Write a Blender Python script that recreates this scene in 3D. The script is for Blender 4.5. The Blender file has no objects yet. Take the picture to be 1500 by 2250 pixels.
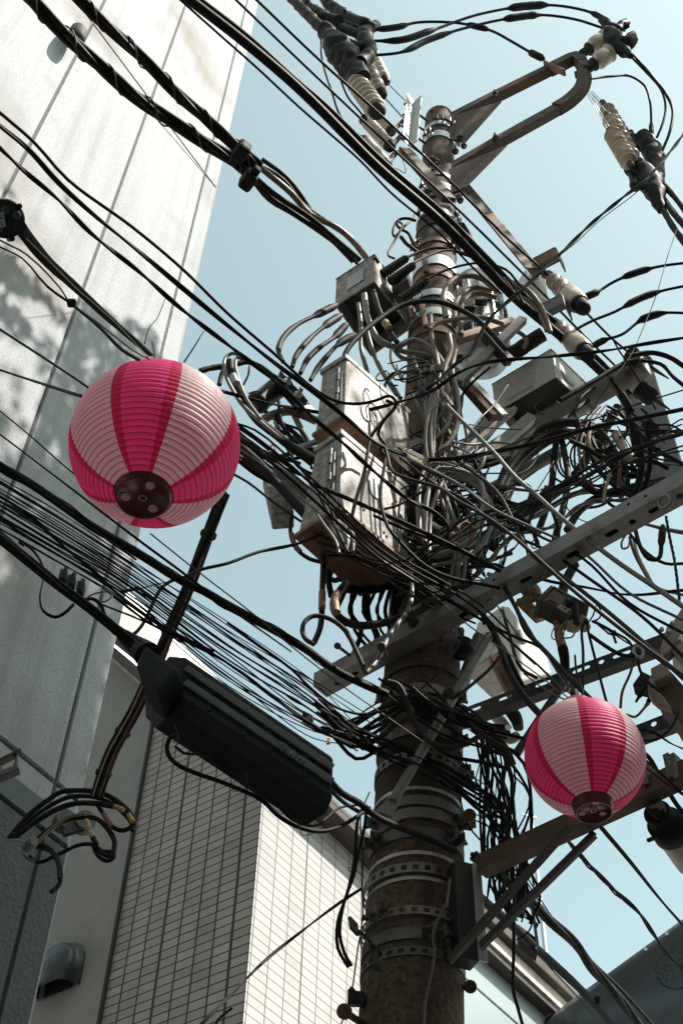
import bpy, bmesh, math, random
from mathutils import Vector, Matrix, noise
random.seed(11)
C = bpy.context.scene.collection
PI = math.pi
# ---------------------------------------------------------------- camera
F = 2700.0                                   # focal length in photograph pixels (1500 x 2250)
CAM = Vector((0, 0, 1.6))
_z = Vector((75, 2276, -F)).normalized()     # world up seen from the camera
_y = (Vector((0, 0, -1)) - _z * Vector((0, 0, -1)).dot(_z)).normalized()
_x = _y.cross(_z)
ROT = Matrix((_x, _y, _z))
cam = bpy.data.cameras.new('camera')
cam.sensor_fit = 'VERTICAL'; cam.sensor_height = 36; cam.sensor_width = 24
cam.lens = F / 2250 * 36
cam.clip_start = 0.05; cam.clip_end = 2000
camo = bpy.data.objects.new('camera', cam); C.objects.link(camo)
camo.matrix_world = Matrix.Translation(CAM) @ ROT.to_4x4()
bpy.context.scene.camera = camo
# ---------------------------------------------------------------- sky and sun
SUN_AZ, SUN_EL = math.radians(113), math.radians(54)
w = bpy.data.worlds.new('World'); bpy.context.scene.world = w; w.use_nodes = True
nt = w.node_tree; nt.nodes.clear()
sky = nt.nodes.new('ShaderNodeTexSky'); sky.sky_type = 'NISHITA'; sky.sun_disc = False
sky.sun_elevation = SUN_EL; sky.sun_rotation = SUN_AZ
sky.air_density = 1.0; sky.dust_density = 2.2; sky.ozone_density = 1.0; sky.altitude = 0
hs = nt.nodes.new('ShaderNodeHueSaturation'); hs.inputs['Saturation'].default_value = 0.62; hs.inputs['Hue'].default_value = 0.5
bg = nt.nodes.new('ShaderNodeBackground'); bg.inputs['Strength'].default_value = 0.124
wo = nt.nodes.new('ShaderNodeOutputWorld')
tn = nt.nodes.new('ShaderNodeMix'); tn.data_type = 'RGBA'; tn.blend_type = 'MULTIPLY'; tn.inputs[0].default_value = 1; tn.inputs[7].default_value = (0.925, 1.06, 0.875, 1)
nt.links.new(sky.outputs[0], hs.inputs['Color']); nt.links.new(hs.outputs[0], tn.inputs[6]); nt.links.new(tn.outputs[2], bg.inputs['Color']); nt.links.new(bg.outputs[0], wo.inputs[0])
SUN = Vector((math.sin(SUN_AZ) * math.cos(SUN_EL), math.cos(SUN_AZ) * math.cos(SUN_EL), math.sin(SUN_EL)))
sl = bpy.data.lights.new('sun', 'SUN'); sl.energy = 5.0; sl.angle = math.radians(0.5); sl.color = (1.0, 0.935, 0.86)
so = bpy.data.objects.new('sun', sl); C.objects.link(so); so.rotation_euler = (-SUN).to_track_quat('-Z', 'Y').to_euler()
vs = bpy.context.scene.view_settings
vs.view_transform = 'Standard'; vs.look = 'None'; vs.exposure = 1.25; vs.gamma = 1; vs.use_curve_mapping = False
bpy.context.scene.cycles.max_bounces = 12
bpy.context.scene.cycles.diffuse_bounces = 7
bpy.context.scene.cycles.use_denoising = True
# ---------------------------------------------------------------- pixel -> place helpers (each place has its own real distance)
def ray(x, y): return ROT @ Vector((x - 750, 1125 - y, -F))
def at(x, y, Y):
    r = ray(x, y); return CAM + r * (Y / r.y)
def az(x, y, z):
    r = ray(x, y); return CAM + r * ((z - CAM.z) / r.z)
def zof(x, y, Y): return at(x, y, Y).z
def depth(p): return (p - CAM).dot(ROT @ Vector((0, 0, -1)))
def mpp(p): return depth(p) / F              # metres per photograph pixel at p
# ---------------------------------------------------------------- materials
M = {}
def mat(name, col, rough=0.6, metal=0.0, col2=None, scale=20, mixr=(0.4, 0.6), bump=0.0, bscale=80, coord='Object', detail=6, spec=0.5, third=None, streak=0.0):
    m = bpy.data.materials.new(name); m.use_nodes = True; t = m.node_tree; b = t.nodes['Principled BSDF']
    b.inputs['Base Color'].default_value = (*col, 1); b.inputs['Roughness'].default_value = rough; b.inputs['Metallic'].default_value = metal
    b.inputs['Specular IOR Level'].default_value = spec
    tc = t.nodes.new('ShaderNodeTexCoord')
    if col2:
        n = t.nodes.new('ShaderNodeTexNoise'); n.inputs['Scale'].default_value = scale; n.inputs['Detail'].default_value = detail; n.inputs['Roughness'].default_value = 0.65
        t.links.new(tc.outputs[coord], n.inputs['Vector'])
        r = t.nodes.new('ShaderNodeValToRGB'); r.color_ramp.elements[0].position = mixr[0]; r.color_ramp.elements[1].position = mixr[1]
        r.color_ramp.elements[0].color = (*col, 1); r.color_ramp.elements[1].color = (*col2, 1)
        t.links.new(n.outputs['Fac'], r.inputs['Fac']); out = r.outputs['Color']
        if third:
            n2 = t.nodes.new('ShaderNodeTexNoise'); n2.inputs['Scale'].default_value = third[1]; n2.inputs['Detail'].default_value = 3
            t.links.new(tc.outputs[coord], n2.inputs['Vector'])
            r2 = t.nodes.new('ShaderNodeValToRGB'); r2.color_ramp.elements[0].position = third[2]; r2.color_ramp.elements[1].position = third[2] + third[3]
            t.links.new(n2.outputs['Fac'], r2.inputs['Fac'])
            mx = t.nodes.new('ShaderNodeMix'); mx.data_type = 'RGBA'; mx.inputs[7].default_value = (*third[0], 1)
            t.links.new(r2.outputs['Color'], mx.inputs[0]); t.links.new(out, mx.inputs[6]); out = mx.outputs[2]
        if streak:      # rain streaks running down
            mp_ = t.nodes.new('ShaderNodeMapping'); mp_.inputs['Scale'].default_value = (7, 7, .35); n4 = t.nodes.new('ShaderNodeTexNoise'); n4.inputs['Scale'].default_value = 1.0; n4.inputs['Detail'].default_value = 5
            t.links.new(tc.outputs[coord], mp_.inputs[0]); t.links.new(mp_.outputs[0], n4.inputs['Vector']); mr = t.nodes.new('ShaderNodeMapRange'); mr.inputs[1].default_value = .48; mr.inputs[2].default_value = .72; mr.inputs[3].default_value = 1.0; mr.inputs[4].default_value = 1.0 - streak
            t.links.new(n4.outputs['Fac'], mr.inputs[0]); mm = t.nodes.new('ShaderNodeMix'); mm.data_type = 'RGBA'; mm.blend_type = 'MULTIPLY'; mm.inputs[0].default_value = 1; t.links.new(out, mm.inputs[6]); t.links.new(mr.outputs[0], mm.inputs[7]); out = mm.outputs[2]
        t.links.new(out, b.inputs['Base Color'])
    if bump:
        n = t.nodes.new('ShaderNodeTexNoise'); n.inputs['Scale'].default_value = bscale; n.inputs['Detail'].default_value = 4
        t.links.new(tc.outputs[coord], n.inputs['Vector'])
        bp = t.nodes.new('ShaderNodeBump'); bp.inputs['Strength'].default_value = bump; bp.inputs['Distance'].default_value = 0.01
        t.links.new(n.outputs['Fac'], bp.inputs['Height']); t.links.new(bp.outputs['Normal'], b.inputs['Normal'])
    M[name] = m; return m
mat('rubber', (0.017, 0.0172, 0.0178), 0.6, 0, (0.032, 0.030, 0.028), 14, (0.45, 0.75), 0.1, 60, spec=0.09)
mat('rubber_worn', (0.014, 0.013, 0.012), 0.6, 0, (0.042, 0.034, 0.027), 30, (0.45, 0.75), 0.4, 50, spec=0.10)
mat('grey_pvc', (0.085, 0.087, 0.086), 0.5, 0, (0.14, 0.135, 0.125), 8, (0.35, 0.7), 0.1, 40)
mat('dark_pvc', (0.032, 0.031, 0.031), 0.5, 0, (0.058, 0.052, 0.046), 8, (0.35, 0.7), 0.1, 40, spec=0.06)
mat('pale_pvc', (0.24, 0.22, 0.20), 0.5, 0, (0.15, 0.138, 0.125), 8, (0.35, 0.7), 0.1, 40)
mat('tan_hose', (0.17, 0.125, 0.085), 0.55, 0, (0.23, 0.175, 0.125), 8, (0.35, 0.7), 0.1, 40)
mat('tan_tape', (0.30, 0.17, 0.09), 0.6, 0, (0.18, 0.10, 0.06), 40, (0.35, 0.7), 0.4, 60)
mat('cream_pvc', (0.42, 0.33, 0.22), 0.5)
mat('red_pvc', (0.16, 0.03, 0.035), 0.45)
mat('yellow_tape', (0.42, 0.25, 0.04), 0.5, 0, (0.2, 0.12, 0.03), 60, (0.45, 0.6))
mat('galvanised', (0.19, 0.183, 0.175), 0.55, 0.1, (0.25, 0.24, 0.23), 18, (0.35, 0.65), 0.15, 60, third=((0.10, 0.055, 0.03), 5, 0.56, 0.14))
mat('zinc_bright', (0.50, 0.52, 0.53), 0.38, 0.5, (0.36, 0.37, 0.38), 22, (0.35, 0.7), 0.1, 60)
mat('zinc_dull', (0.09, 0.09, 0.087), 0.55, 0.1, (0.15, 0.148, 0.14), 25, (0.3, 0.7), 0.2, 60, third=((0.075, 0.045, 0.03), 8, 0.58, 0.1))
mat('rust', (0.085, 0.05, 0.033), 0.75, 0.05, (0.045, 0.040, 0.038), 25, (0.35, 0.65), 0.4, 90, third=((0.16, 0.07, 0.03), 5, 0.54, 0.14))
mat('rust_brown', (0.105, 0.062, 0.042), 0.7, 0.0, (0.060, 0.040, 0.030), 16, (0.3, 0.7), 0.3, 80, third=((0.11, 0.055, 0.03), 4, 0.5, 0.2))
mat('rust_bright', (0.27, 0.15, 0.08), 0.7, 0.1, (0.12, 0.07, 0.045), 20, (0.35, 0.65), 0.3, 70)
mat('dark_steel', (0.020, 0.019, 0.019), 0.55, 0.1, (0.042, 0.035, 0.029), 14, (0.4, 0.7), 0.2, 50)
mat('pole_concrete', (0.05, 0.036, 0.027), 0.9, 0, (0.19, 0.125, 0.08), 42, (0.35, 0.68), 0.7, 90, detail=8, third=((0.026, 0.021, 0.018), 1.8, 0.42, 0.3), streak=0.5)
mat('stucco', (0.225, 0.238, 0.256), 0.95, 0, (0.32, 0.327, 0.34), 45, (0.3, 0.7), 0.6, 55, detail=5, third=((0.185, 0.172, 0.168), 0.9, 0.50, 0.25), streak=0.18)
mat('stucco_dark', (0.05, 0.057, 0.062), 0.95, 0, (0.08, 0.088, 0.092), 45, (0.3, 0.7), 1.0, 38, detail=5)
mat('groove', (0.05, 0.053, 0.055), 0.9)
mat('trim_panel', (0.05, 0.065, 0.072), 0.7, 0.0, (0.035, 0.045, 0.05), 12, (0.3, 0.7), 0.1, 40, third=((0.12, 0.05, 0.035), 14, 0.68, 0.04))
mat('cream_render', (0.36, 0.345, 0.32), 0.92, 0, (0.30, 0.285, 0.265), 3, (0.3, 0.7), 0.35, 60)
mat('cabinet', (0.36, 0.335, 0.31), 0.6, 0.0, (0.14, 0.12, 0.105), 30, (0.40, 0.62), 0.1, 60, detail=9, third=((0.15, 0.10, 0.07), 5, 0.60, 0.16))
mat('cabinet_pale', (0.70, 0.67, 0.63), 0.5, 0.0, (0.42, 0.39, 0.36), 30, (0.35, 0.8), 0.1, 60, detail=9)
mat('sticker', (0.42, 0.47, 0.48), 0.5, 0, (0.33, 0.37, 0.38), 60, (0.45, 0.6))
mat('plastic_grey', (0.20, 0.215, 0.22), 0.45, 0, (0.15, 0.16, 0.165), 12)
mat('orange', (0.50, 0.22, 0.03), 0.5, 0, (0.34, 0.14, 0.03), 20)
mat('putty', (0.55, 0.41, 0.25), 0.7, 0, (0.25, 0.17, 0.10), 40, (0.35, 0.65), 0.6, 50)
mat('porcelain', (0.60, 0.52, 0.42), 0.28, 0, (0.34, 0.27, 0.20), 16, (0.35, 0.75), 0, spec=0.6)
mat('porcelain_brown', (0.22, 0.15, 0.10), 0.25, 0, (0.40, 0.33, 0.26), 25, (0.4, 0.7))
mat('closure', (0.018, 0.0215, 0.0235), 0.65, 0, (0.022, 0.025, 0.026), 30, (0.35, 0.75), 0.4, 90, detail=8, spec=0.15)
mat('emboss', (0.15, 0.165, 0.17), 0.6)
mat('emboss_dark', (0.038, 0.045, 0.048), 0.6, 0, (0.05, 0.057, 0.06), 20)
mat('red_plastic', (0.17, 0.022, 0.020), 0.3, 0, (0.11, 0.016, 0.015), 9)
mat('hole_glow_pink', (0.85, 0.35, 0.55), 0.6)  # pale pink stands in for light showing through the lantern cap holes
mat('bronze', (0.11, 0.09, 0.08), 0.45, 0.1, (0.075, 0.062, 0.056), 8)
mat('lamp_beige', (0.30, 0.24, 0.20), 0.45, 0.2, (0.24, 0.185, 0.155), 7)
mat('tarp', (0.044, 0.052, 0.055), 0.5, 0, (0.034, 0.041, 0.044), 2, bump=0.1, bscale=6)
mat('ink', (0.006, 0.007, 0.008), 0.8)
mat('eave', (0.036, 0.027, 0.022), 0.6, 0, (0.055, 0.042, 0.035), 6)
mat('fascia', (0.58, 0.50, 0.44), 0.5, 0, (0.33, 0.28, 0.25), 12)
mat('pale_cladding', (0.26, 0.305, 0.315), 0.35, 0, (0.27, 0.31, 0.32), 1.5)
mat('white_tower', (0.75, 0.75, 0.74), 0.7)
mat('glass_dark', (0.05, 0.07, 0.08), 0.1)
mat('asphalt', (0.11, 0.108, 0.105), 0.9, 0, (0.15, 0.147, 0.14), 30)
mat('rib_wire', (0.22, 0.03, 0.06), 0.5)
mat('right_facade', (0.42, 0.40, 0.37), 0.8, 0, (0.46, 0.44, 0.41), 3)
mat('bark', (0.10, 0.075, 0.055), 0.9, 0, (0.05, 0.04, 0.03), 12, bump=0.5, bscale=30)
mat('leaf', (0.06, 0.10, 0.03), 0.6, 0, (0.09, 0.13, 0.04), 3)
mat('hood_metal', (0.10, 0.103, 0.106), 0.35, 0.5, (0.07, 0.073, 0.076), 7)
# ---------------------------------------------------------------- mesh helpers
class MB:
    def __init__(s): s.v = []; s.f = []; s.sm = []
    def add(s, vs_, fs_, smooth=False):
        o = len(s.v); s.v += [Vector(a) for a in vs_]
        for f in fs_: s.f.append([o + i for i in f]); s.sm.append(smooth)
    def hexa(s, b, t):                      # 4 bottom, 4 top corners
        s.add(list(b) + list(t), [(3, 2, 1, 0), (4, 5, 6, 7), (0, 1, 5, 4), (1, 2, 6, 5), (2, 3, 7, 6), (3, 0, 4, 7)])
    def box(s, c, ax, ay, az_, sx, sy, sz):
        c = Vector(c); ax, ay, az_ = [Vector(a).normalized() for a in (ax, ay, az_)]
        q = lambda i, j, k: c + ax * (i * sx / 2) + ay * (j * sy / 2) + az_ * (k * sz / 2)
        s.hexa([q(-1, -1, -1), q(1, -1, -1), q(1, 1, -1), q(-1, 1, -1)], [q(-1, -1, 1), q(1, -1, 1), q(1, 1, 1), q(-1, 1, 1)])
    def bar(s, a, b, wd, ht, up=(0, 0, 1)):
        a, b = Vector(a), Vector(b); d = (b - a); L = d.length; d.normalize(); up = Vector(up)
        sd = d.cross(up); sd = sd.normalized() if sd.length > 1e-5 else Vector((1, 0, 0)); u = sd.cross(d)
        s.box((a + b) / 2, d, sd, u, L, wd, ht)
    def tube(s, pts, rad, n=8, cap=True, smooth=True):
        if not callable(rad): r0 = rad; rad = lambda t: r0
        m = len(pts); prev = None; rings = []
        for i, p in enumerate(pts):
            d = (pts[min(i + 1, m - 1)] - pts[max(i - 1, 0)])
            d = d.normalized() if d.length > 1e-9 else Vector((0, 0, 1))
            if prev is None:
                a = d.orthogonal().normalized()
            else:
                a = prev - d * prev.dot(d); a = a.normalized() if a.length > 1e-6 else d.orthogonal().normalized()
            prev = a; b = d.cross(a); r = rad(i / max(1, m - 1))
            rings.append([p + (a * math.cos(2 * PI * k / n) + b * math.sin(2 * PI * k / n)) * r for k in range(n)])
        vs_ = [v for r in rings for v in r]; fs_ = []
        for i in range(m - 1):
            for k in range(n): fs_.append((i * n + k, i * n + (k + 1) % n, (i + 1) * n + (k + 1) % n, (i + 1) * n + k))
        s.add(vs_, fs_, smooth)
        if cap: s.add(rings[0], [tuple(range(n))[::-1]]); s.add(rings[-1], [tuple(range(n))])
    def lathe(s, a, b, prof, n=20, smooth=True, squash=1.0):
        a, b = Vector(a), Vector(b); d = (b - a).normalized(); L = (b - a).length; u = d.orthogonal().normalized(); v = d.cross(u)
        vs_ = []; fs_ = []
        for t, r in prof:
            for k in range(n):
                g = 2 * PI * k / n; vs_.append(a + d * (t * L) + u * math.cos(g) * r + v * math.sin(g) * r * squash)
        m = len(prof)
        for i in range(m - 1):
            for k in range(n): fs_.append((i * n + k, i * n + (k + 1) % n, (i + 1) * n + (k + 1) % n, (i + 1) * n + k))
        s.add(vs_, fs_, smooth)
        s.add(vs_[:n], [tuple(range(n))[::-1]]); s.add(vs_[-n:], [tuple(range(n))])
    def cyl(s, a, b, r, n=12): s.lathe(a, b, [(0, r), (1, r)], n)
    def build(s, name, m, parent=None, bevel=0, **tags):
        me = bpy.data.meshes.new(name)
        if parent is not None: o0 = parent['_loc'] if '_loc' in parent else (0, 0, 0); off = Vector(o0)
        else:
            off = sum(s.v, Vector()) / len(s.v)
        me.from_pydata([tuple(v - off) for v in s.v], [], s.f); me.polygons.foreach_set('use_smooth', s.sm)
        me.materials.append(M[m] if isinstance(m, str) else m); me.update()
        bm = bmesh.new(); bm.from_mesh(me); bmesh.ops.recalc_face_normals(bm, faces=bm.faces)
        bm.to_mesh(me); bm.free()
        o = bpy.data.objects.new(name, me); C.objects.link(o)
        if parent is not None: o.parent = parent; o['_loc'] = tuple(off)
        else: o.location = off; o['_loc'] = tuple(off)
        if bevel:
            bv = o.modifiers.new('bevel', 'BEVEL'); bv.width = bevel; bv.segments = 2; bv.limit_method = 'ANGLE'; bv.angle_limit = 0.7
        for k, v in tags.items(): o[k] = v
        return o
def thing(name, label, cat, loc, group=None):
    o = bpy.data.objects.new(name, None); C.objects.link(o); o.location = loc; o.empty_display_size = 0.1
    o['_loc'] = tuple(loc); o['label'] = label; o['category'] = cat
    if group: o['group'] = group
    return o
def tag(o, label, cat, group=None):
    o['label'] = label; o['category'] = cat
    if group: o['group'] = group
    return o
def plate(outline, holes, th, O, U, V):
    """flat plate with real holes; outline and holes are 2-D loops in metres, placed on axes U, V from O"""
    cu = bpy.data.curves.new('t', 'CURVE'); cu.dimensions = '2D'; cu.fill_mode = 'BOTH'; cu.extrude = th / 2
    for lp in [outline] + holes:
        sp = cu.splines.new('POLY'); sp.points.add(len(lp) - 1); sp.use_cyclic_u = True
        for i, (a, b) in enumerate(lp): sp.points[i].co = (a, b, 0, 1)
    ob = bpy.data.objects.new('t', cu); C.objects.link(ob); dg = bpy.context.evaluated_depsgraph_get()
    me = ob.evaluated_get(dg).to_mesh(); N = U.cross(V).normalized()
    vs_ = [O + U * v.co.x + V * v.co.y + N * v.co.z for v in me.vertices]; fs_ = [tuple(p.vertices) for p in me.polygons]
    ob.evaluated_get(dg).to_mesh_clear(); bpy.data.objects.remove(ob); bpy.data.curves.remove(cu)
    return vs_, fs_
def slot(cx, cy, hw, hh, n=6):
    """rounded slot loop, half width hw, half height hh"""
    r = min(hw, hh); L = []
    for k in range(4 * n):
        g = 2 * PI * (k + 0.5) / (4 * n); sx = (hw - r) * (1 if math.cos(g) > 0 else -1); sy = (hh - r) * (1 if math.sin(g) > 0 else -1)
        L.append((cx + sx + r * math.cos(g), cy + sy + r * math.sin(g)))
    return L
def text_mesh(body, size, O, U, V, th=0.002):
    cu = bpy.data.curves.new('t', 'FONT'); cu.body = body; cu.size = size; cu.extrude = th; cu.align_x = 'CENTER'; cu.align_y = 'CENTER'
    ob = bpy.data.objects.new('t', cu); C.objects.link(ob); dg = bpy.context.evaluated_depsgraph_get()
    me = ob.evaluated_get(dg).to_mesh(); N = U.cross(V).normalized()
    vs_ = [O + U * v.co.x + V * v.co.y + N * v.co.z for v in me.vertices]; fs_ = [tuple(p.vertices) for p in me.polygons]
    ob.evaluated_get(dg).to_mesh_clear(); bpy.data.objects.remove(ob); bpy.data.curves.remove(cu)
    return vs_, fs_
def catmull(P, step=0.05):
    P = [Vector(p) for p in P]
    if len(P) == 2:
        n = max(2, int((P[1] - P[0]).length / step)); return [P[0].lerp(P[1], i / n) for i in range(n + 1)]
    Q = [P[0] * 2 - P[1]] + P + [P[-1] * 2 - P[-2]]; out = []
    for i in range(1, len(Q) - 2):
        p0, p1, p2, p3 = Q[i - 1:i + 3]
        n = max(3, int((p2 - p1).length / step))
        t0 = 0.0; t1 = t0 + max(1e-4, (p1 - p0).length) ** .5; t2 = t1 + max(1e-4, (p2 - p1).length) ** .5; t3 = t2 + max(1e-4, (p3 - p2).length) ** .5
        for k in range(n):
            t = t1 + (t2 - t1) * k / n
            A1 = p0 * ((t1 - t) / (t1 - t0)) + p1 * ((t - t0) / (t1 - t0)); A2 = p1 * ((t2 - t) / (t2 - t1)) + p2 * ((t - t1) / (t2 - t1)); A3 = p2 * ((t3 - t) / (t3 - t2)) + p3 * ((t - t2) / (t3 - t2))
            B1 = A1 * ((t2 - t) / (t2 - t0)) + A2 * ((t - t0) / (t2 - t0)); B2 = A2 * ((t3 - t) / (t3 - t1)) + A3 * ((t - t1) / (t3 - t1))
            out.append(B1 * ((t2 - t) / (t2 - t1)) + B2 * ((t - t1) / (t2 - t1)))
    out.append(P[-1]); return out
def place(pts, D):
    """D: ('Y',ya,yb) distances, ('Z',za,zb) heights, ('R',x,y,Y) level with the place (x,y,Y)"""
    n = len(pts); L = [0]
    for i in range(1, n): L.append(L[-1] + math.hypot(pts[i][0] - pts[i - 1][0], pts[i][1] - pts[i - 1][1]))
    out = []
    for i, p in enumerate(pts):
        t = L[i] / max(1e-6, L[-1])
        if D[0] == 'Y': out.append(at(p[0], p[1], D[1] + (D[-1] - D[1]) * t))
        elif D[0] == 'Z': out.append(az(p[0], p[1], D[1] + (D[-1] - D[1]) * t))
        else: out.append(az(p[0], p[1], zof(*D[1:])))
    return out
def frames(path):
    prev = None; out = []
    for i, p in enumerate(path):
        d = (path[min(i + 1, len(path) - 1)] - path[max(i - 1, 0)]).normalized()
        a = d.orthogonal().normalized() if prev is None else (prev - d * prev.dot(d)).normalized()
        prev = a; out.append((a, d.cross(a)))
    return out
def strand_paths(path, R, n, pitch, phase=0.0):
    fr = frames(path); s = 0; res = [[] for _ in range(n)]
    for i, p in enumerate(path):
        if i: s += (p - path[i - 1]).length
        a, b = fr[i]
        for k in range(n):
            g = phase + 2 * PI * (k / n + s / pitch); res[k].append(p + (a * math.cos(g) + b * math.sin(g)) * R)
    return res
WN = 0
def wire(pts, w, D, label, m='rubber', tw=0, pitch=0.22, fat=None, lump=0.0, group=None, name=None, cat='cable', step=None, spiral=None, taper=None, sides=None, parent=None):
    """a traced cable. w = thickness in photograph pixels; tw = number of twisted strands"""
    global WN; WN += 1
    P = place(pts, D); r = w / 2 * sum(mpp(p) for p in P) / len(P)
    out = lambda q: q[0] <= 0 or q[1] <= 0 or q[0] >= 1500 or q[1] >= 2250
    if parent is None and not fat and not taper:      # spans run on beyond the picture
        if out(pts[0]): P = [P[0] + (P[0] - P[1]).normalized() * 3.0] + P
        if out(pts[-1]): P = P + [P[-1] + (P[-1] - P[-2]).normalized() * 3.0]
    path = catmull(P, step or (0.03 if (tw or lump or fat) else 0.05)); mb = MB()
    if tw:
        rr = {2: 0.54, 3: 0.5, 4: 0.44, 5: 0.40}[tw] * r; ro = r - rr
        for q in strand_paths(path, ro * 1.0, tw, pitch): mb.tube(q, rr, 6)
    else:
        def rad(t, r=r):
            q = r
            if taper: q *= taper[0] + (taper[1] - taper[0]) * t
            if lump: q *= 1 + lump * (noise.noise(Vector((t * 40, WN * 3.1, 0))) + 0.5 * noise.noise(Vector((t * 110, WN, 5))))
            if fat:
                for a, b, k in fat:
                    if a <= t <= b:
                        e = min(1, (t - a) / max(1e-4, (b - a) * .18), (b - t) / max(1e-4, (b - a) * .18)); q *= 1 + (k - 1) * e * (1 + 0.10 * noise.noise(Vector((t * 90, WN, 0))))
            return q
        mb.tube(path, rad, sides or (8 if w > 5 else 6))
    nm = name or ('twisted_cable' if tw else 'cable' if w >= 5.6 else 'wire')
    if nm == 'wire': cat = 'wire'
    o = mb.build(nm, m, parent)
    if parent is None: tag(o, label, cat, group)
    if spiral:
        s2 = MB(); s2.tube(strand_paths(path, r * spiral[1], 1, spiral[0])[0], r * spiral[2], 5); s2.build('lashing_wire', spiral[3] if len(spiral) > 3 else 'zinc_dull', o)
    return o
# ================================================================= SETTING
AZS = math.radians(34)                        # the street runs this way
A_ = Vector((math.sin(AZS), math.cos(AZS), 0)); N_ = Vector((math.cos(AZS), -math.sin(AZS), 0)); UP = Vector((0, 0, 1))
def hit(x, y, P0, n):
    r = ray(x, y); return CAM + r * ((P0 - CAM).dot(n) / r.dot(n))
# ground and road
mb = MB(); mb.add([(-900, -900, 0), (900, -900, 0), (900, 900, 0), (-900, 900, 0)], [(0, 1, 2, 3)]); o = mb.build('ground', 'asphalt'); o['kind'] = 'structure'
mb = MB()
for k in (-1, 1):
    q = N_ * (k * 2.2)
    mb.box(q + A_ * 10 + Vector((0, 0, .006)), A_, N_, UP, 120, .12, .004)
o = mb.build('road_marking', 'white_tower'); o['kind'] = 'structure'
# ---- grey stucco building on the left
E0 = at(60, 2250, 6.5)                         # its far vertical edge
def wl(x, y):                                  # pixel -> (distance from the edge towards the viewer, height) on the facade
    p = hit(x, y, E0, N_); return ((E0 - p).dot(A_), p.z)
def wp(s, z, d=0.0): return Vector((E0.x, E0.y, 0)) - A_ * s + UP * z + N_ * d
s1 = wl(3, 437)[0]; s2 = wl(230, 497)[0]; s3 = wl(149, 1600)[0]
zh = wl(135, 1735)[1]; zt = wl(95, 1765)[1]; zt2 = wl(60, 1800)[1]; zu = wl(450, 385)[1]
gb = thing('stucco_building', 'tall grey stucco building at the left with leaf shadows on its upper wall', 'building', wp(0, 0))
cols = [0, s3, s2, s1, s1 + (s1 - s2), s1 + 2.2 * (s1 - s2), s1 + 4 * (s1 - s2)]
rows = [(0, zt2), (zt2, zh), (zh, zu), (zu, 30)]
mb = MB(); pl = MB(); G = .011
for i in range(len(cols) - 1):
    for j, (za, zb) in enumerate(rows):
        a, b = cols[i] + (0 if i == 0 else G), cols[i + 1] - G
        za2, zb2 = za + G * 1.3, zb - (G * 1.3 if j < 3 else 0); c = .008
        f = [wp(a, za2), wp(b, za2), wp(b, zb2), wp(a, zb2)]
        g = [wp(a + c, za2 + c, .018), wp(b - c, za2 + c, .018), wp(b - c, zb2 - c, .018), wp(a + c if i else a + .002, zb2 - c, .018)]
        (pl if j == 0 else mb).hexa(f, g)
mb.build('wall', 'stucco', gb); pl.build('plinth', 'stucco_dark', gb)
mb = MB(); q = [wp(0.001, 0, -.02), wp(cols[-1], 0, -.02), wp(cols[-1], 30, -.02), wp(0.001, 30, -.02)]
mb.hexa([p for p in q], [p + N_ * .019 for p in q]); mb.build('joint_backing', 'groove', gb)
mb = MB(); B = -N_ * 6; q = [wp(0, 0, -.022), wp(cols[-1], 0, -.022)]
mb.hexa([q[0], q[1], q[1] + B, q[0] + B], [v + UP * 30 for v in (q[0], q[1], q[1] + B, q[0] + B)]); mb.build('building_core', 'stucco', gb)
# smooth panel band under the lower joint
mb = MB(); a, b = s3 * 0.15, cols[-1]
mb.box(wp((a + b) / 2, (zt + zt2) / 2, .026), A_, UP, N_, b - a, abs(zt - zt2) * .95, .012)
mb.build('panel_band', 'trim_panel', gb, bevel=.003)
# corner bead
mb = MB(); mb.bar(wp(.004, 0, .012), wp(.004, 30, .012), .012, .016, N_); mb.build('corner_bead', 'stucco', gb)
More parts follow.
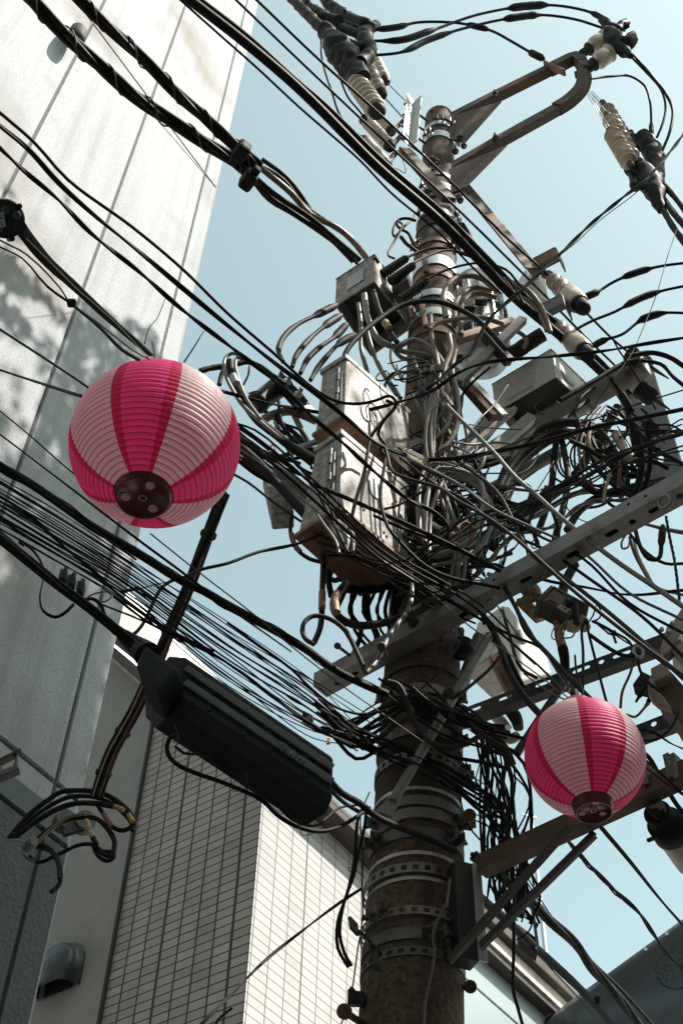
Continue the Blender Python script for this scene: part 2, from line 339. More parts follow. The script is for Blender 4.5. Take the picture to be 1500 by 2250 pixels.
# ---- tiled building behind it
E1 = at(533, 2250, 8.6)
TL = Vector((-math.sin(math.radians(52)), math.cos(math.radians(52)), 0)); NL = Vector((-TL.y, TL.x, 0)); NL = -NL if NL.dot(CAM - E1) < 0 else NL
def hl(x, y): p = hit(x, y, E1, NL); return (p - E1).dot(TL), p.z
def hr(x, y): p = hit(x, y, E1, N_); return (p - E1).dot(A_), p.z
def lp(s, z, d=0): return Vector((E1.x, E1.y, 0)) + TL * s + UP * z + NL * d
def rp(s, z, d=0): return Vector((E1.x, E1.y, 0)) + A_ * s + UP * z + N_ * d
def tile_mat(name, U, Nn, su, sv, heavy, hoff, rowz, base, joint, jw, var=.84):
    m = bpy.data.materials.new(name); m.use_nodes = True; t = m.node_tree; b = t.nodes['Principled BSDF']; L = t.links.new
    tc = t.nodes.new('ShaderNodeTexCoord')
    def mth(op, a, b_=None, c=None):
        n = t.nodes.new('ShaderNodeMath'); n.operation = op
        for i, v in enumerate((a, b_, c)):
            if v is None: continue
            if isinstance(v, (int, float)): n.inputs[i].default_value = v
            else: L(v, n.inputs[i])
        return n.outputs[0]
    dt = t.nodes.new('ShaderNodeVectorMath'); dt.operation = 'DOT_PRODUCT'; dt.inputs[1].default_value = U; L(tc.outputs['Object'], dt.inputs[0])
    sp = t.nodes.new('ShaderNodeSeparateXYZ'); L(tc.outputs['Object'], sp.inputs[0])
    u = mth('DIVIDE', dt.outputs['Value'], su); v = mth('DIVIDE', mth('ADD', sp.outputs['Z'], rowz), sv)
    u = mth('ADD', u, hoff)
    def line(x, wd): # 1 on the joint
        f = mth('FRACT', x); d = mth('MINIMUM', f, mth('SUBTRACT', 1.0, f)); return mth('LESS_THAN', d, wd)
    j = mth('MAXIMUM', line(u, jw[0]), line(v, jw[1]))
    j = mth('MAXIMUM', j, line(mth('DIVIDE', u, float(heavy)), jw[2] / heavy))
    wn = t.nodes.new('ShaderNodeTexWhiteNoise'); wn.noise_dimensions = '2D'; cb = t.nodes.new('ShaderNodeCombineXYZ'); L(mth('FLOOR', u), cb.inputs[0]); L(mth('FLOOR', v), cb.inputs[1]); L(cb.outputs[0], wn.inputs['Vector'])
    mx0 = t.nodes.new('ShaderNodeMix'); mx0.data_type = 'RGBA'; mx0.inputs[6].default_value = (*[c * var for c in base], 1); mx0.inputs[7].default_value = (*[base[0] * 1.10, base[1] * 1.06, base[2] * 1.06], 1); L(wn.outputs['Value'], mx0.inputs[0])
    nz = t.nodes.new('ShaderNodeTexNoise'); nz.inputs['Scale'].default_value = .9; nz.inputs['Detail'].default_value = 6; mq = t.nodes.new('ShaderNodeMapping'); mq.inputs['Scale'].default_value = (2.2, 2.2, .5); L(tc.outputs['Object'], mq.inputs[0]); L(mq.outputs[0], nz.inputs['Vector'])
    mr = t.nodes.new('ShaderNodeMapRange'); mr.inputs[1].default_value = .35; mr.inputs[2].default_value = .7; mr.inputs[3].default_value = 1.06; mr.inputs[4].default_value = var - .04; L(nz.outputs['Fac'], mr.inputs[0])
    mg = t.nodes.new('ShaderNodeMix'); mg.data_type = 'RGBA'; mg.blend_type = 'MULTIPLY'; mg.inputs[0].default_value = 1; L(mx0.outputs[2], mg.inputs[6]); L(mr.outputs[0], mg.inputs[7])
    mx = t.nodes.new('ShaderNodeMix'); mx.data_type = 'RGBA'; L(j, mx.inputs[0]); L(mg.outputs[2], mx.inputs[6]); mx.inputs[7].default_value = (*joint, 1); L(mx.outputs[2], b.inputs['Base Color'])
    bp = t.nodes.new('ShaderNodeBump'); bp.inputs['Distance'].default_value = .004; bp.inputs['Strength'].default_value = .6; bp.invert = True; L(j, bp.inputs['Height']); L(bp.outputs[0], b.inputs['Normal'])
    b.inputs['Roughness'].default_value = .42; M[name] = m
# measured joints
sA = hl(256, 2050)[0]; cw = hl(438.6, 2000)[0] - hl(515, 2000)[0]; cw /= 2
rowp = .0795
zc = hl(556, 2009 - 0)[1]                      # a row line at the corner (px y 2009)
zr1 = hl(555.5, 2009.3)[1]; zr2 = hl(541, 2135.2)[1]; rowp = (zr1 - zr2) / 6
print('tile', sA, cw, rowp, 'hr', [round(hr(*p)[0], 3) for p in ((571, 2000), (600.5, 2000), (634.5, 2000), (668, 2000), (701, 2050), (732.5, 2050), (764, 2050))])
h1 = hl(515, 2000)[0]
rcw = (hr(764, 2050)[0] - hr(634.5, 2000)[0]) / 4; rh = hr(668, 2000)[0]
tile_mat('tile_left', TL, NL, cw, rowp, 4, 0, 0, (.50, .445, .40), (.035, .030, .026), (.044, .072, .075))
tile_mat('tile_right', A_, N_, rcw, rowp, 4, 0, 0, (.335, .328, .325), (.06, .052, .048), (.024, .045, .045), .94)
tb = thing('tiled_building', 'building faced in small pale tiles behind the black splice case', 'building', rp(0, 0))
# its object origin is the corner at ground level: shift patterns to the measured joints
def setoff(name, s0, z0, su, sv):
    t = M[name].node_tree
    for n in t.nodes:
        if n.type == 'MATH' and n.operation == 'ADD' and n.inputs[0].links:
            fn = n.inputs[0].links[0].from_node
            if fn.type == 'SEPXYZ': n.inputs[1].default_value = -z0 + 100 * sv
            elif fn.type == 'MATH': n.inputs[1].default_value = -s0 / su + 100 * 4
setoff('tile_left', h1, zr1, cw, rowp); setoff('tile_right', rh, zr1, rcw, rowp)
# roof line falls to the right: left wall with a sloping head, right wall under a straight eave
zE = hr(690, 1800)[1]; zcorner = zE + .0
sB = sA + cw * .02
topL = []
for px in ((235, 1398), (345, 1500), (470, 1610)): topL.append(hl(*px))
LW = hl(-260, 1500)[0]
zA = hl(300, 1450)[1]
def wallpoly(pts, th, n, mname, name):
    mb = MB(); k = len(pts); f = [p for p in pts]; g = [p - n * th for p in pts]
    mb.add(f + g, [tuple(range(k)), tuple(range(2 * k - 1, k - 1, -1))] + [(i, (i + 1) % k, k + (i + 1) % k, k + i) for i in range(k)])
    return mb.build(name, mname, tb)
zsA = hl(345, 1500)[1]; 
z_at_sA = topL[1][1] + (topL[2][1] - topL[1][1]) * ((sA - topL[1][0]) / (topL[2][0] - topL[1][0] + 1e-9))
print('tops', topL, sA, zE, z_at_sA)
zsl = lambda s: zE + (topL[1][1] - zE) * s / topL[1][0]
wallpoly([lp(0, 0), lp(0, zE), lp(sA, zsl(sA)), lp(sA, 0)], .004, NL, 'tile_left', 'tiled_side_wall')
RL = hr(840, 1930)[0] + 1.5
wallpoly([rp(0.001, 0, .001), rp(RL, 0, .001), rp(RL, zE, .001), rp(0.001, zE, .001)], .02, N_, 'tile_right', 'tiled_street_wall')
wallpoly([lp(sA + .001, 0, .015), lp(sA + .001, zsl(sA), .015), lp(sA + 3.5, zsl(sA + 3.5), .015), lp(sA + 3.5, 0, .015)], .25, NL, 'cream_render', 'rendered_wall')
mb = MB(); mb.bar(lp(sA - .0, 0, .012), lp(sA - .0, zsl(sA) - .02, .012), .03, .03, NL); mb.build('joint_strip', 'groove', tb)
# cornice line on the rendered wall
mb = MB(); mb.bar(lp(sA + .05, zsl(sA) - .12, .03), lp(sA + 3.4, zsl(sA + 3.4) - .12, .03), .03, .22, NL); mb.build('cornice', 'cream_render', tb, bevel=.01)
mb = MB(); mb.bar(lp(-.1, zE + .05, .06), lp(sA + 3.5, zsl(sA + 3.5) + .05, .06), .22, .09, UP); mb.build('sloping_coping', 'eave', tb, bevel=.005)
# eave over the street wall
mb = MB(); mb.box(rp(RL / 2 - .02, zE + .04, .10), A_, N_, UP, RL + .1, .24, .08); mb.build('eave', 'eave', tb, bevel=.006)
mb = MB(); mb.box(rp(RL / 2 - .02, zE + .10, .20), A_, N_, UP, RL + .1, .05, .05); mb.build('gutter', 'bronze', tb, bevel=.006)
# vent hood
hc_ = hl(150, 2200); s0, z0 = hc_[0], hc_[1]; px = hl(128, 2100)
vh = thing('vent_hood', 'rounded grey metal vent hood low on the cream rendered wall', 'vent', lp(px[0], px[1], .02))
mb = MB(); W = abs(hl(80, 2190)[0] - hl(178, 2170)[0]) * .40; H = abs(hl(100, 2090)[1] - hl(100, 2190)[1]) * .55; cs = hl(140, 2150); ctr = lp(cs[0], cs[1], .02)
prof = []; n = 14
for i in range(n + 1):
    g = PI * i / n; prof.append((math.cos(g) * W, math.sin(g) * W * .95 + H * .25))
prof = [(W, -H * .55)] + prof + [(-W, -H * .55)]
rings = []
for (dep, sc, dz) in ((0.0, 1.12, 0), (.02, 1.12, 0), (.021, 1.0, 0), (.10, 1.0, -.005), (.15, .90, -.03), (.175, .62, -.09)):
    rings.append([ctr + TL * (a * sc) + UP * (b * sc if b > 0 else b) + UP * dz * (1 if b > 0 else 0) + NL * dep for a, b in prof])
k = len(prof); vs_ = [v for r in rings for v in r]; fs_ = []
for i in range(len(rings) - 1):
    for j in range(k - 1): fs_.append((i * k + j, i * k + j + 1, (i + 1) * k + j + 1, (i + 1) * k + j))
fs_.append(tuple((len(rings) - 1) * k + j for j in range(k)))
mb.add(vs_, fs_, True); ob = mb.build('hood', 'hood_metal', vh)
sd = ob.modifiers.new('s', 'SOLIDIFY'); sd.thickness = .004
mb = MB(); mb.box(ctr - UP * H * .1 + NL * .012, TL, UP, NL, W * 1.5, H * .9, .01); mb.build('louvre', 'ink', vh)
for (x, y, nm) in ((190, 1632, 'topmost'), (112, 2000, 'lower')):
    c = hl(x, y); p = lp(c[0], c[1], .015); tk = thing('wall_bolt', f'{nm} of the two small metal bolts on the cream wall beside the grey corner', 'bolt', p, 'bolts on the cream wall')
    mb = MB(); mb.cyl(p, p + NL * .05, .008); mb.lathe(p + NL * .03, p + NL * .055, [(0, .015), (1, .012)], 8); mb.build('bolt_shank', 'zinc_bright', tk)
# ---- far white tower
z3 = zof(262, 1343, 42); P, Q = az(262, 1343, z3), az(402, 1477, z3)
wt = thing('apartment_tower', 'distant white apartment tower with balcony rows seen in the gap under the cables', 'building', Vector((P.x, P.y, 0)))
ext = (Q - P); P2 = P - ext * .6; Q2 = Q + ext * 1.2; nn = Vector((ext.y, -ext.x, 0)).normalized(); nn = nn if nn.dot(CAM - P) > 0 else -nn
mb = MB(); mb.hexa([Vector((v.x, v.y, 0)) for v in (P2, Q2, Q2 - nn * 10, P2 - nn * 10)], [P2, Q2, Q2 - nn * 10, P2 - nn * 10]); mb.build('tower_wall', 'white_tower', wt)
sb = MB(); gl = MB(); Lw = (Q2 - P2).length; D_ = (Q2 - P2).normalized()
for k in range(14):
    zz = z3 - 1.2 - k * 2.9
    sb.box((P2 + Q2) / 2 + nn * .7 + UP * (zz - z3 + .5), D_, nn, UP, Lw, 1.4, 1.0)
    for j in range(int(Lw / 2.4)):
        gl.box(P2 + D_ * (1.2 + j * 2.4) + nn * .02 + UP * (zz - z3 - .95), D_, nn, UP, 1.7, .06, 1.7)
sb.build('balconies', 'white_tower', wt); gl.build('windows', 'glass_dark', wt)
# ---- low building at lower right with lit fascia and pale cladding
zr = zof(1055, 2105, 13.5); P, Q = az(1055, 2105, zr), az(1215, 2250, zr); d = (Q - P).normalized(); P2 = P - d * 1.3; Q2 = Q + d * 7
nn = Vector((d.y, -d.x, 0)).normalized(); nn = nn if nn.dot(CAM - P) > 0 else -nn
lb = thing('low_building', 'low building with pale bluish cladding and brown eave, lower right of the pole', 'building', Vector((P.x, P.y, 0)))
mb = MB(); mb.hexa([Vector((v.x, v.y, 0)) for v in (P2, Q2, Q2 - nn * 5, P2 - nn * 5)], [v for v in (P2, Q2, Q2 - nn * 5, P2 - nn * 5)]); mb.build('cladding', 'pale_cladding', lb)
mb = MB()
for k in range(12): mb.box(P2 + d * ((Q2 - P2).length / 2) + nn * .004 + UP * (-.45 - k * .9), d, nn, UP, (Q2 - P2).length, .012, .018)
mb.build('cladding_joints', 'zinc_dull', lb)
L2 = (Q2 - P2).length; c0 = (P2 + Q2) / 2
mb = MB(); mb.box(c0 + nn * .06 + UP * .05, d, nn, UP, L2, .20, .08); mb.build('soffit', 'eave', lb)
mb = MB(); mb.box(c0 + nn * .17 + UP * .19, d, nn, UP, L2, .04, .18); mb.build('fascia', 'fascia', lb)
mb = MB(); mb.box(c0 + nn * .22 + UP * .37, d, nn, UP, L2, .14, .16); mb.build('gutter', 'eave', lb, bevel=.02)
# ---- sound-proof sheeting at lower right
TY = 15.0
ts = thing('scaffold_sheet', 'dark grey soundproof sheet hung in folds at the lower right corner', 'tarpaulin', at(1400, 2400, TY) - UP * 2)
mb = MB(); nu, nv = 90, 50; vs_ = []
T0, T1 = at(1180, 2258, TY), at(1480, 2040, TY - 1.4); T2 = T0 + (T1 - T0) * 2.0
hx = [(1180, 2258), (1480, 2040)]
def edge(u): f = u * 2; return 1180 + 300 * f, 2258 - 218 * f
TN = Vector((-.35, -.94, 0)).normalized()
for i in range(nu + 1):
    u = i / nu; top = T0.lerp(T2, u)
    for j in range(nv + 1):
        v = j / nv; s = v * 5.2
        g = math.exp(-((s - .42) / .17) ** 2)
        q_ = min(1, s / .25); fold = q_ * (.10 * math.sin(s * 6.0 - u * 9) * math.exp(-s * .35) + .07 * math.sin(s * 2.3 + u * 7 + 1) + .04 * noise.noise(Vector((u * 6 - s, s * 1.2 + u * 5, 0)))) + .05 * math.exp(-((s - .1) / .08) ** 2)
        vs_.append(top - UP * s + TN * (fold + .05) + A_ * 0)
fs_ = [(i * (nv + 1) + j, i * (nv + 1) + j + 1, (i + 1) * (nv + 1) + j + 1, (i + 1) * (nv + 1) + j) for i in range(nu) for j in range(nv)]
mb.add(vs_, fs_, True); ob = mb.build('sheet', 'tarp', ts); sd = ob.modifiers.new('s', 'SOLIDIFY'); sd.thickness = .006
mb = MB()
for u in (.26, .40, .475):
    p = T0.lerp(T2, u) - UP * .07 + TN * .11; mb = MB(); mb.lathe(p, p + TN * .01, [(0, .022), (1, .022)], 12); mb.build('eyelet', 'zinc_bright', ts)
# printed mark on the sheet
c = at(1492, 2160, TY - 1.45) + TN * .30; U = Vector((-TN.y, TN.x, 0)); U = U if U.x > 0 else -U
U2 = (U * math.cos(.22) + UP * math.sin(.22)).normalized(); V2 = (UP * math.cos(.22) - U * math.sin(.22)).normalized()
pr = MB(); s_ = mpp(c)
vs_, fs_ = text_mesh('防音', 46 * s_, c, U2, V2, .004); pr.add(vs_, fs_)
for a0, a1 in ((.12, .42), (.50, 1.0)):
    pts = []
    R1, R2 = 46 * s_, 40 * s_
    loop = []
    for k in range(25):
        g = 2 * PI * (a0 + (a1 - a0) * k / 24); loop.append(c + U2 * math.cos(g) * R1 + V2 * math.sin(g) * R1)
    inner = []
    for k in range(25):
        g = 2 * PI * (a0 + (a1 - a0) * k / 24); inner.append(c + U2 * math.cos(g) * R2 + V2 * math.sin(g) * R2)
    pr.add(loop + inner, [(k, k + 1, 26 + k, 25 + k) for k in range(24)])
pr.build('printed_mark', 'ink', ts)
# antenna mast behind
p0, p1 = at(1203, 2200, 20), at(1165, 1790, 20)
am = thing('antenna_mast', 'thin pale antenna mast standing far behind the cables right of the pole', 'mast', Vector((p0.x, p0.y, 3)))
mb = MB(); mb.cyl(Vector((p0.x, p0.y, 3)), p1, .045, 10); mb.build('mast_tube', 'zinc_bright', am)
mb = MB(); 
for k in range(2): mb.bar(p1 - UP * (.5 * k) - Vector((.15, 0, 0)), p1 - UP * (.5 * k) + Vector((.12, .1, 0)), .03, .03)
mb.build('antenna_elements', 'zinc_bright', am)
# ---- building across the street, outside the frame on the right, that shades the lower street
RP = N_ * 3.4; H0 = 13.7
rb = thing('unseen_building', 'plain grey building across the street on the right, outside the picture', 'building', RP)
for a0, a1, hh_, par in ((-14, 1.8, H0, rb), (1.8, 2.6, 9.2, None), (2.6, 3.78, H0, None), (3.78, 4.32, 9.2, None), (4.32, 9.3, 13.15, None)):  # low steps and slim block in this unseen row are added to steer sunlight
    if par is None: par = thing('unseen_building', {1.8: 'unseen low step added in the row across the street, letting sun onto the large lantern', 2.6: 'unseen slim tall block added between two low steps, keeping sun off the splice case', 3.78: 'unseen very narrow low step added beside the far tall building, letting sun onto the smaller lantern', 4.32: 'tall plain building at the far end across the street, outside the picture'}[a0], 'building', RP + A_ * a0)
    mb = MB(); a1 -= .02; mb.hexa([RP + A_ * a0, RP + A_ * a1, RP + A_ * a1 + N_ * 7, RP + A_ * a0 + N_ * 7], [v + UP * hh_ for v in (RP + A_ * a0, RP + A_ * a1, RP + A_ * a1 + N_ * 7, RP + A_ * a0 + N_ * 7)]); mb.build('outer_wall', 'right_facade', par)
    for k in range(int(hh_ / 2.9)):
        for jj in range(int((a1 - a0) / 2.8)):
            mb = MB(); mb.box(RP + A_ * (a0 + 1.5 + jj * 2.8) + UP * (2 + k * 2.8) - N_ * .01, A_, UP, N_, 1.4, 1.3, .06); mb.build('window', 'glass_dark', par)
# unseen building added behind the viewer to block sky light
bb = thing('sky_blocking_building', 'unseen building added behind the viewer to block sky light, outside the picture', 'building', -A_ * 12)
mb = MB(); q = [-A_ * 11 - N_ * 14, -A_ * 11 + N_ * 12, -A_ * 19 + N_ * 12, -A_ * 19 - N_ * 14]; mb.hexa(q, [v + UP * 17 for v in q]); mb.build('outer_wall', 'right_facade', bb)
# ---- tree whose crown throws the leaf shadows
def inframe(p, mx=850, my=1225):
    q_ = ROT.transposed() @ (p - CAM); return q_.z < 0 and abs(q_.x / -q_.z * F) < mx and abs(q_.y / -q_.z * F) < my
def leaf_at(mb, p, s):
    if inframe(p, 820, 1200): return
    a = Vector((random.gauss(0, 1), random.gauss(0, 1), random.gauss(0, 1))).normalized(); b = a.orthogonal().normalized(); c = a.cross(b)
    mb.add([p - b * s * 1.5, p + c * s * .6, p + b * s * 1.5, p - c * s * .6], [(0, 1, 2, 3)])
cr = MB(); limbs = []
def clump(P, t, rad, n, s=.05):
    c = P + SUN * t
    limbs.append(c)
    for _ in range(n):
        q = Vector((random.gauss(0, 1), random.gauss(0, 1), random.gauss(0, 1))) * rad * .5
        leaf_at(cr, c + q, s * random.uniform(.7, 1.3))
def inpoly(x, y, P):
    c = False; n = len(P)
    for i in range(n):
        (x1, y1), (x2, y2) = P[i], P[(i + 1) % n]
        if (y1 > y) != (y2 > y) and x < (x2 - x1) * (y - y1) / (y2 - y1) + x1: c = not c
    return c
SH = [[(-60, 545), (10, 560), (60, 598), (95, 650), (88, 668), (50, 650), (0, 632), (-60, 620)], [(-60, 655), (0, 665), (35, 690), (60, 722), (30, 722), (0, 705), (-60, 700)], [(90, 655), (125, 690), (150, 720), (140, 730), (108, 700), (84, 668)], [(40, 715), (80, 755), (115, 795), (108, 803), (70, 765), (32, 728)],
      [(157, 710), (175, 655), (232, 690), (253, 722), (283, 710), (322, 720), (340, 750), (400, 900), (330, 1250), (250, 1400), (150, 1850), (60, 2300), (-80, 2300), (-80, 1330), (0, 1300), (38, 1262), (0, 1215), (-60, 1200), (-60, 1060), (20, 1050), (60, 1000), (84, 930), (80, 895), (113, 817), (135, 790)]]
LIT = [(192, 803, 22, 14, -60), (102, 1012, 17, 52, 28), (64, 1140, 22, 38, 40), (140, 1427, 10, 22, 22), (228, 1190, 18, 34, 35), (255, 1245, 14, 44, 20), (205, 1290, 14, 40, 30), (160, 1345, 10, 24, 20), (225, 1150, 12, 16, 0), (20, 965, 26, 30, 0), (280, 1210, 8, 40, 15), (262, 1170, 7, 26, 20), (30, 1090, 16, 10, 0)]
def shaded(x, y):
    if not any(inpoly(x, y, P) for P in SH): return False
    for cx, cy, rx, ry, g in LIT:
        g = math.radians(g); dx, dy = x - cx, y - cy; u = dx * math.cos(g) + dy * math.sin(g); v = -dx * math.sin(g) + dy * math.cos(g)
        if (u / rx) ** 2 + (v / ry) ** 2 < 1: return False
    return True
y = 540
while y < 2300:
    x = -80
    while x < 400:
        px, py = x + random.uniform(-5, 5), y + random.uniform(-5, 5)
        if shaded(px, py) and px < 560 - .222 * py + 15:
            P = hit(px, py, E0, N_); t = 4.0
            while t < 14 and inframe(P + SUN * t): t += .25
            c = P + SUN * (t + random.uniform(.1, .7))
            if random.random() < .04: limbs.append(c)
            for _ in range(2): leaf_at(cr, c + Vector((random.gauss(0, .015), random.gauss(0, .015), random.gauss(0, .015))), random.uniform(.05, .08))
        x += 13
    y += 13
for P, t, r, n in ((hit(-300, 900, E0, N_), 12.5, 1.6, 500), (hit(-250, 1500, E0, N_), 12.5, 1.6, 500)): clump(P, t, r, n, .08)
crown_c = sum(limbs, Vector()) / len(limbs)
# dapples over the cabinets on the pole
for x, y, Y in ((850, 930, 4), (800, 1040, 3.9), (860, 1120, 3.9), (830, 1210, 3.9), (940, 1050, 4.1), (930, 1220, 4), (900, 800, 4.), (1010, 980, 4.1), (1100, 1250, 4), (760, 860, 3.9), (1200, 1330, 4)):
    P = at(x, y, Y); clump(P, 11.6 + random.uniform(-.4, .4), .42, 52, .06)
tr = thing('street_tree', 'leafy tree across the street, outside the picture, throwing dappled shade', 'tree', Vector((crown_c.x, crown_c.y, 0)) + N_ * 1.0)
cr.build('crown', 'leaf', tr)
mb = MB(); base = Vector((crown_c.x, crown_c.y, 0)) + N_ * 1.0 + UP * 0.0; top = crown_c + N_ * .6 - UP * 2
mb.tube(catmull([base, base + UP * 5, top], .6), lambda t: .28 - .18 * t, 8)
for c in random.sample(limbs, 30): mb.tube(catmull([top - UP * random.uniform(0, 3), (top + c) / 2 + UP * .3, c], .5), lambda t: .05 - .04 * t, 5)
mb.build('trunk', 'bark', tr)
# ================================================================= UTILITY POLE
PY = 4.14
PB, PT = at(903, 2250, PY), at(965, 262, PY); PD = (PT - PB).normalized()
def pr_(z): return .186 - .0163 * .5 * (z - 3.76)
def pax(z): return PB + PD * ((z - PB.z) / PD.z)
def zfront(y):                                # height on the pole's near side seen at pixel row y (pole centre column)
    z = 5.0
    for _ in range(12):
        c = pax(z); r = pr_(z); x = 750 + 0; 
        X = 903 + (2250 - y) * .0312
        z = zof(X, y, PY - pr_(z))
    return z
foot = PB + PD * ((0 - PB.z) / PD.z)
pole = thing('utility_pole', 'stained brown concrete utility pole carrying boxes, arms and tangled cables', 'utility pole', foot)
mb = MB(); mb.tube([pax(z) for z in [k * .35 for k in range(0, 33)] + [PT.z]], lambda t: pr_(t * PT.z), 40); mb.build('shaft', 'pole_concrete', pole)
def ringpts(z, r, a0=0, a1=2 * PI, n=40, ax=None):
    c = pax(z); return [c + Vector((math.sin(a0 + (a1 - a0) * k / n) * r, -math.cos(a0 + (a1 - a0) * k / n) * r, 0)) for k in range(n + 1)]
def strap(z, h, th, name, m, off=.002, wob=0.0, slots=False, lug=None, arc=(0, 2 * PI), bolt=True):
    """band round the pole, h high, th thick; angle 0 faces the viewer and grows to the right"""
    mb = MB(); n = 56; a0, a1 = arc
    def ring(zz, r): return [pax(zz) + Vector((math.sin(g) * r, -math.cos(g) * r, 0)) for g in [a0 + (a1 - a0) * k / n for k in range(n + 1)]]
    ri = pr_(z) + off; ro = ri + th
    def panel(za, zb, i0, i1):
        A, B, Cc, D = ring(za, ri), ring(zb, ri), ring(zb, ro), ring(za, ro)
        for k in range(i0, i1):
            mb.add([A[k], A[k + 1], D[k + 1], D[k], B[k], B[k + 1], Cc[k + 1], Cc[k]], [(3, 2, 1, 0), (4, 5, 6, 7), (0, 1, 5, 4), (2, 3, 7, 6), (1, 2, 6, 5), (3, 0, 4, 7)])
    if slots:
        panel(z - h / 2, z - h * .26, 0, n); panel(z + h * .26, z + h / 2, 0, n)
        for k in range(0, n, 2): panel(z - h * .26, z + h * .26, k, k + 1)
    else: panel(z - h / 2, z + h / 2, 0, n)
    if wob:
        for i, v in enumerate(mb.v): g = math.atan2(v.x - pax(z).x, -(v.y - pax(z).y)); v.z += wob * math.exp(-((g + .9) / .35) ** 2) * -1
    o = mb.build(name, m, pole)
    if lug is not None:
        for g in (lug if isinstance(lug, (list, tuple)) else [lug]):
            d = Vector((math.sin(g), -math.cos(g), 0)); t = Vector((math.cos(g), math.sin(g), 0)); c = pax(z) + d * (ro + .022)
            for s in (-1, 1): lb_ = MB(); lb_.box(c + t * s * .022, d, t, UP, .05, .006, h * .95); lb_.build('lug', m, o)
            b_ = MB(); b_.cyl(c - t * .06, c + t * .06, .007, 8); b_.lathe(c + t * .028, c + t * .045, [(0, .014), (1, .014)], 6); b_.lathe(c - t * .045, c - t * .028, [(0, .014), (1, .014)], 6); b_.build('bolt', 'rust', o)
    return o
def Z(y): return zfront(y)
def hgt(ya, yb): return abs(Z(ya) - Z(yb))
strap(Z(2089), hgt(2080, 2099) , .004, 'slotted_band', 'zinc_dull', slots=True)
strap(Z(2003), hgt(1994, 2012), .004, 'slotted_band', 'galvanised', slots=True, lug=-.75, off=.012)
strap(Z(1910), hgt(1900, 1921), .004, 'slotted_band', 'galvanised', slots=True, off=.014)
strap(Z(2050), hgt(2036, 2062), .005, 'clamp_band', 'zinc_dull', lug=.35, arc=(-2.4, .1))
for y in (1928, 1873, 1731): strap(Z(y), .016, .002, 'steel_strap', 'zinc_bright', off=.001)
strap(Z(1828), hgt(1815, 1838), .005, 'clamp_band', 'zinc_dull', lug=[.75, -1.0])
strap(Z(1786), hgt(1774, 1796), .006, 'clamp_band', 'galvanised', lug=[-.95, .9], wob=.03)
strap(Z(1758), hgt(1748, 1768), .005, 'clamp_band', 'galvanised', lug=[1.3])
strap(Z(1659), hgt(1650, 1668), .005, 'slotted_band', 'galvanised', slots=True, lug=[1.2])
strap(Z(1602), hgt(1590, 1612), .005, 'clamp_band', 'zinc_dull', lug=[.9])
strap(Z(1512), hgt(1501, 1521), .006, 'clamp_band', 'galvanised', lug=[.85, -.95])
strap(Z(1459), hgt(1454, 1464), .012, 'clamp_band', 'rust', off=0)
for y0, y1, m_, lg in ((716, 728, 'rust_bright', None), (676, 690, 'zinc_bright', [-.6]), (700, 706, 'rust', None), (635, 648, 'zinc_bright', [-.8]), (592, 602, 'rust_bright', [1.0]), (560, 579, 'zinc_bright', None), (521, 529, 'rust_bright', [-1.0, .9]), (486, 490, 'rust', None), (456, 464, 'zinc_bright', [-.7, 1.1]), (424, 430, 'galvanised', [-.5]), (399, 409, 'zinc_bright', [-.6, 1.2]), (378, 384, 'galvanised', [-.5]), (287, 298, 'zinc_bright', [-.6, 1.1]), (266, 273, 'zinc_bright', [0, .6]), (850, 862, 'galvanised', [-.3]), (960, 975, 'galvanised', [.3]), (1100, 1115, 'zinc_dull', [0]), (1230, 1245, 'galvanised', [.2])):
    strap(Z((y0 + y1) / 2), hgt(y0, y1), .006, 'clamp_band', m_, lug=lg)
# climbing steps, bolts and the bent bracket
def step_bolt(x, y, Y, x2, y2, Y2, r=.009):
    a, b = at(x, y, Y), at(x2, y2, Y2); mb = MB(); mb.cyl(a, b, r, 10); d = (b - a).normalized(); mb.lathe(b - d * .004, b + d * .016, [(0, r * 1.2), (.2, r * 2.1), (.8, r * 2.1), (1, r * 1.6)], 12); return mb.build('step_bolt', 'rust', pole)
step_bolt(800, 2252, 4.1, 757, 2223, 3.75, .012); step_bolt(1018, 2170, 4.15, 1032, 2168, 4.0, .011)
step_bolt(955, 1540, 3.97, 985, 1522, 3.7, .011) ; step_bolt(1000, 1812, 4.05, 1030, 1792, 3.85, .012)
step_bolt(850, 1442, 3.8, 838, 1421, 3.5, .009); step_bolt(768, 1440, 4.0, 742, 1420, 3.85, .007)
mb = MB(); P = [at(768, 2026, 3.72), at(785, 2044, 3.76), at(806, 2066, 3.86), at(829, 2089, 3.95)]
for i in range(3): mb.bar(P[i], P[i + 1], .052, .012, Vector((0, -1, .2)))
mb.build('bent_bracket', 'dark_steel', pole, bevel=.003)
mb = MB(); mb.cyl(at(818, 2080, 3.9), at(830, 2128, 3.88), .014, 12); mb.lathe(at(824, 2118, 3.86), at(843, 2124, 3.84), [(0, .02), (1, .02)], 10); mb.build('bracket_stay', 'dark_steel', pole)
mb = MB(); mb.box(at(782, 2195, 4.05), (1, 0, 0), (0, 1, 0), UP, .06, .03, .05); mb.cyl(at(768, 2172, 4.0), at(785, 2192, 4.02), .012); mb.build('cable_cleat', 'dark_steel', pole, bevel=.006)
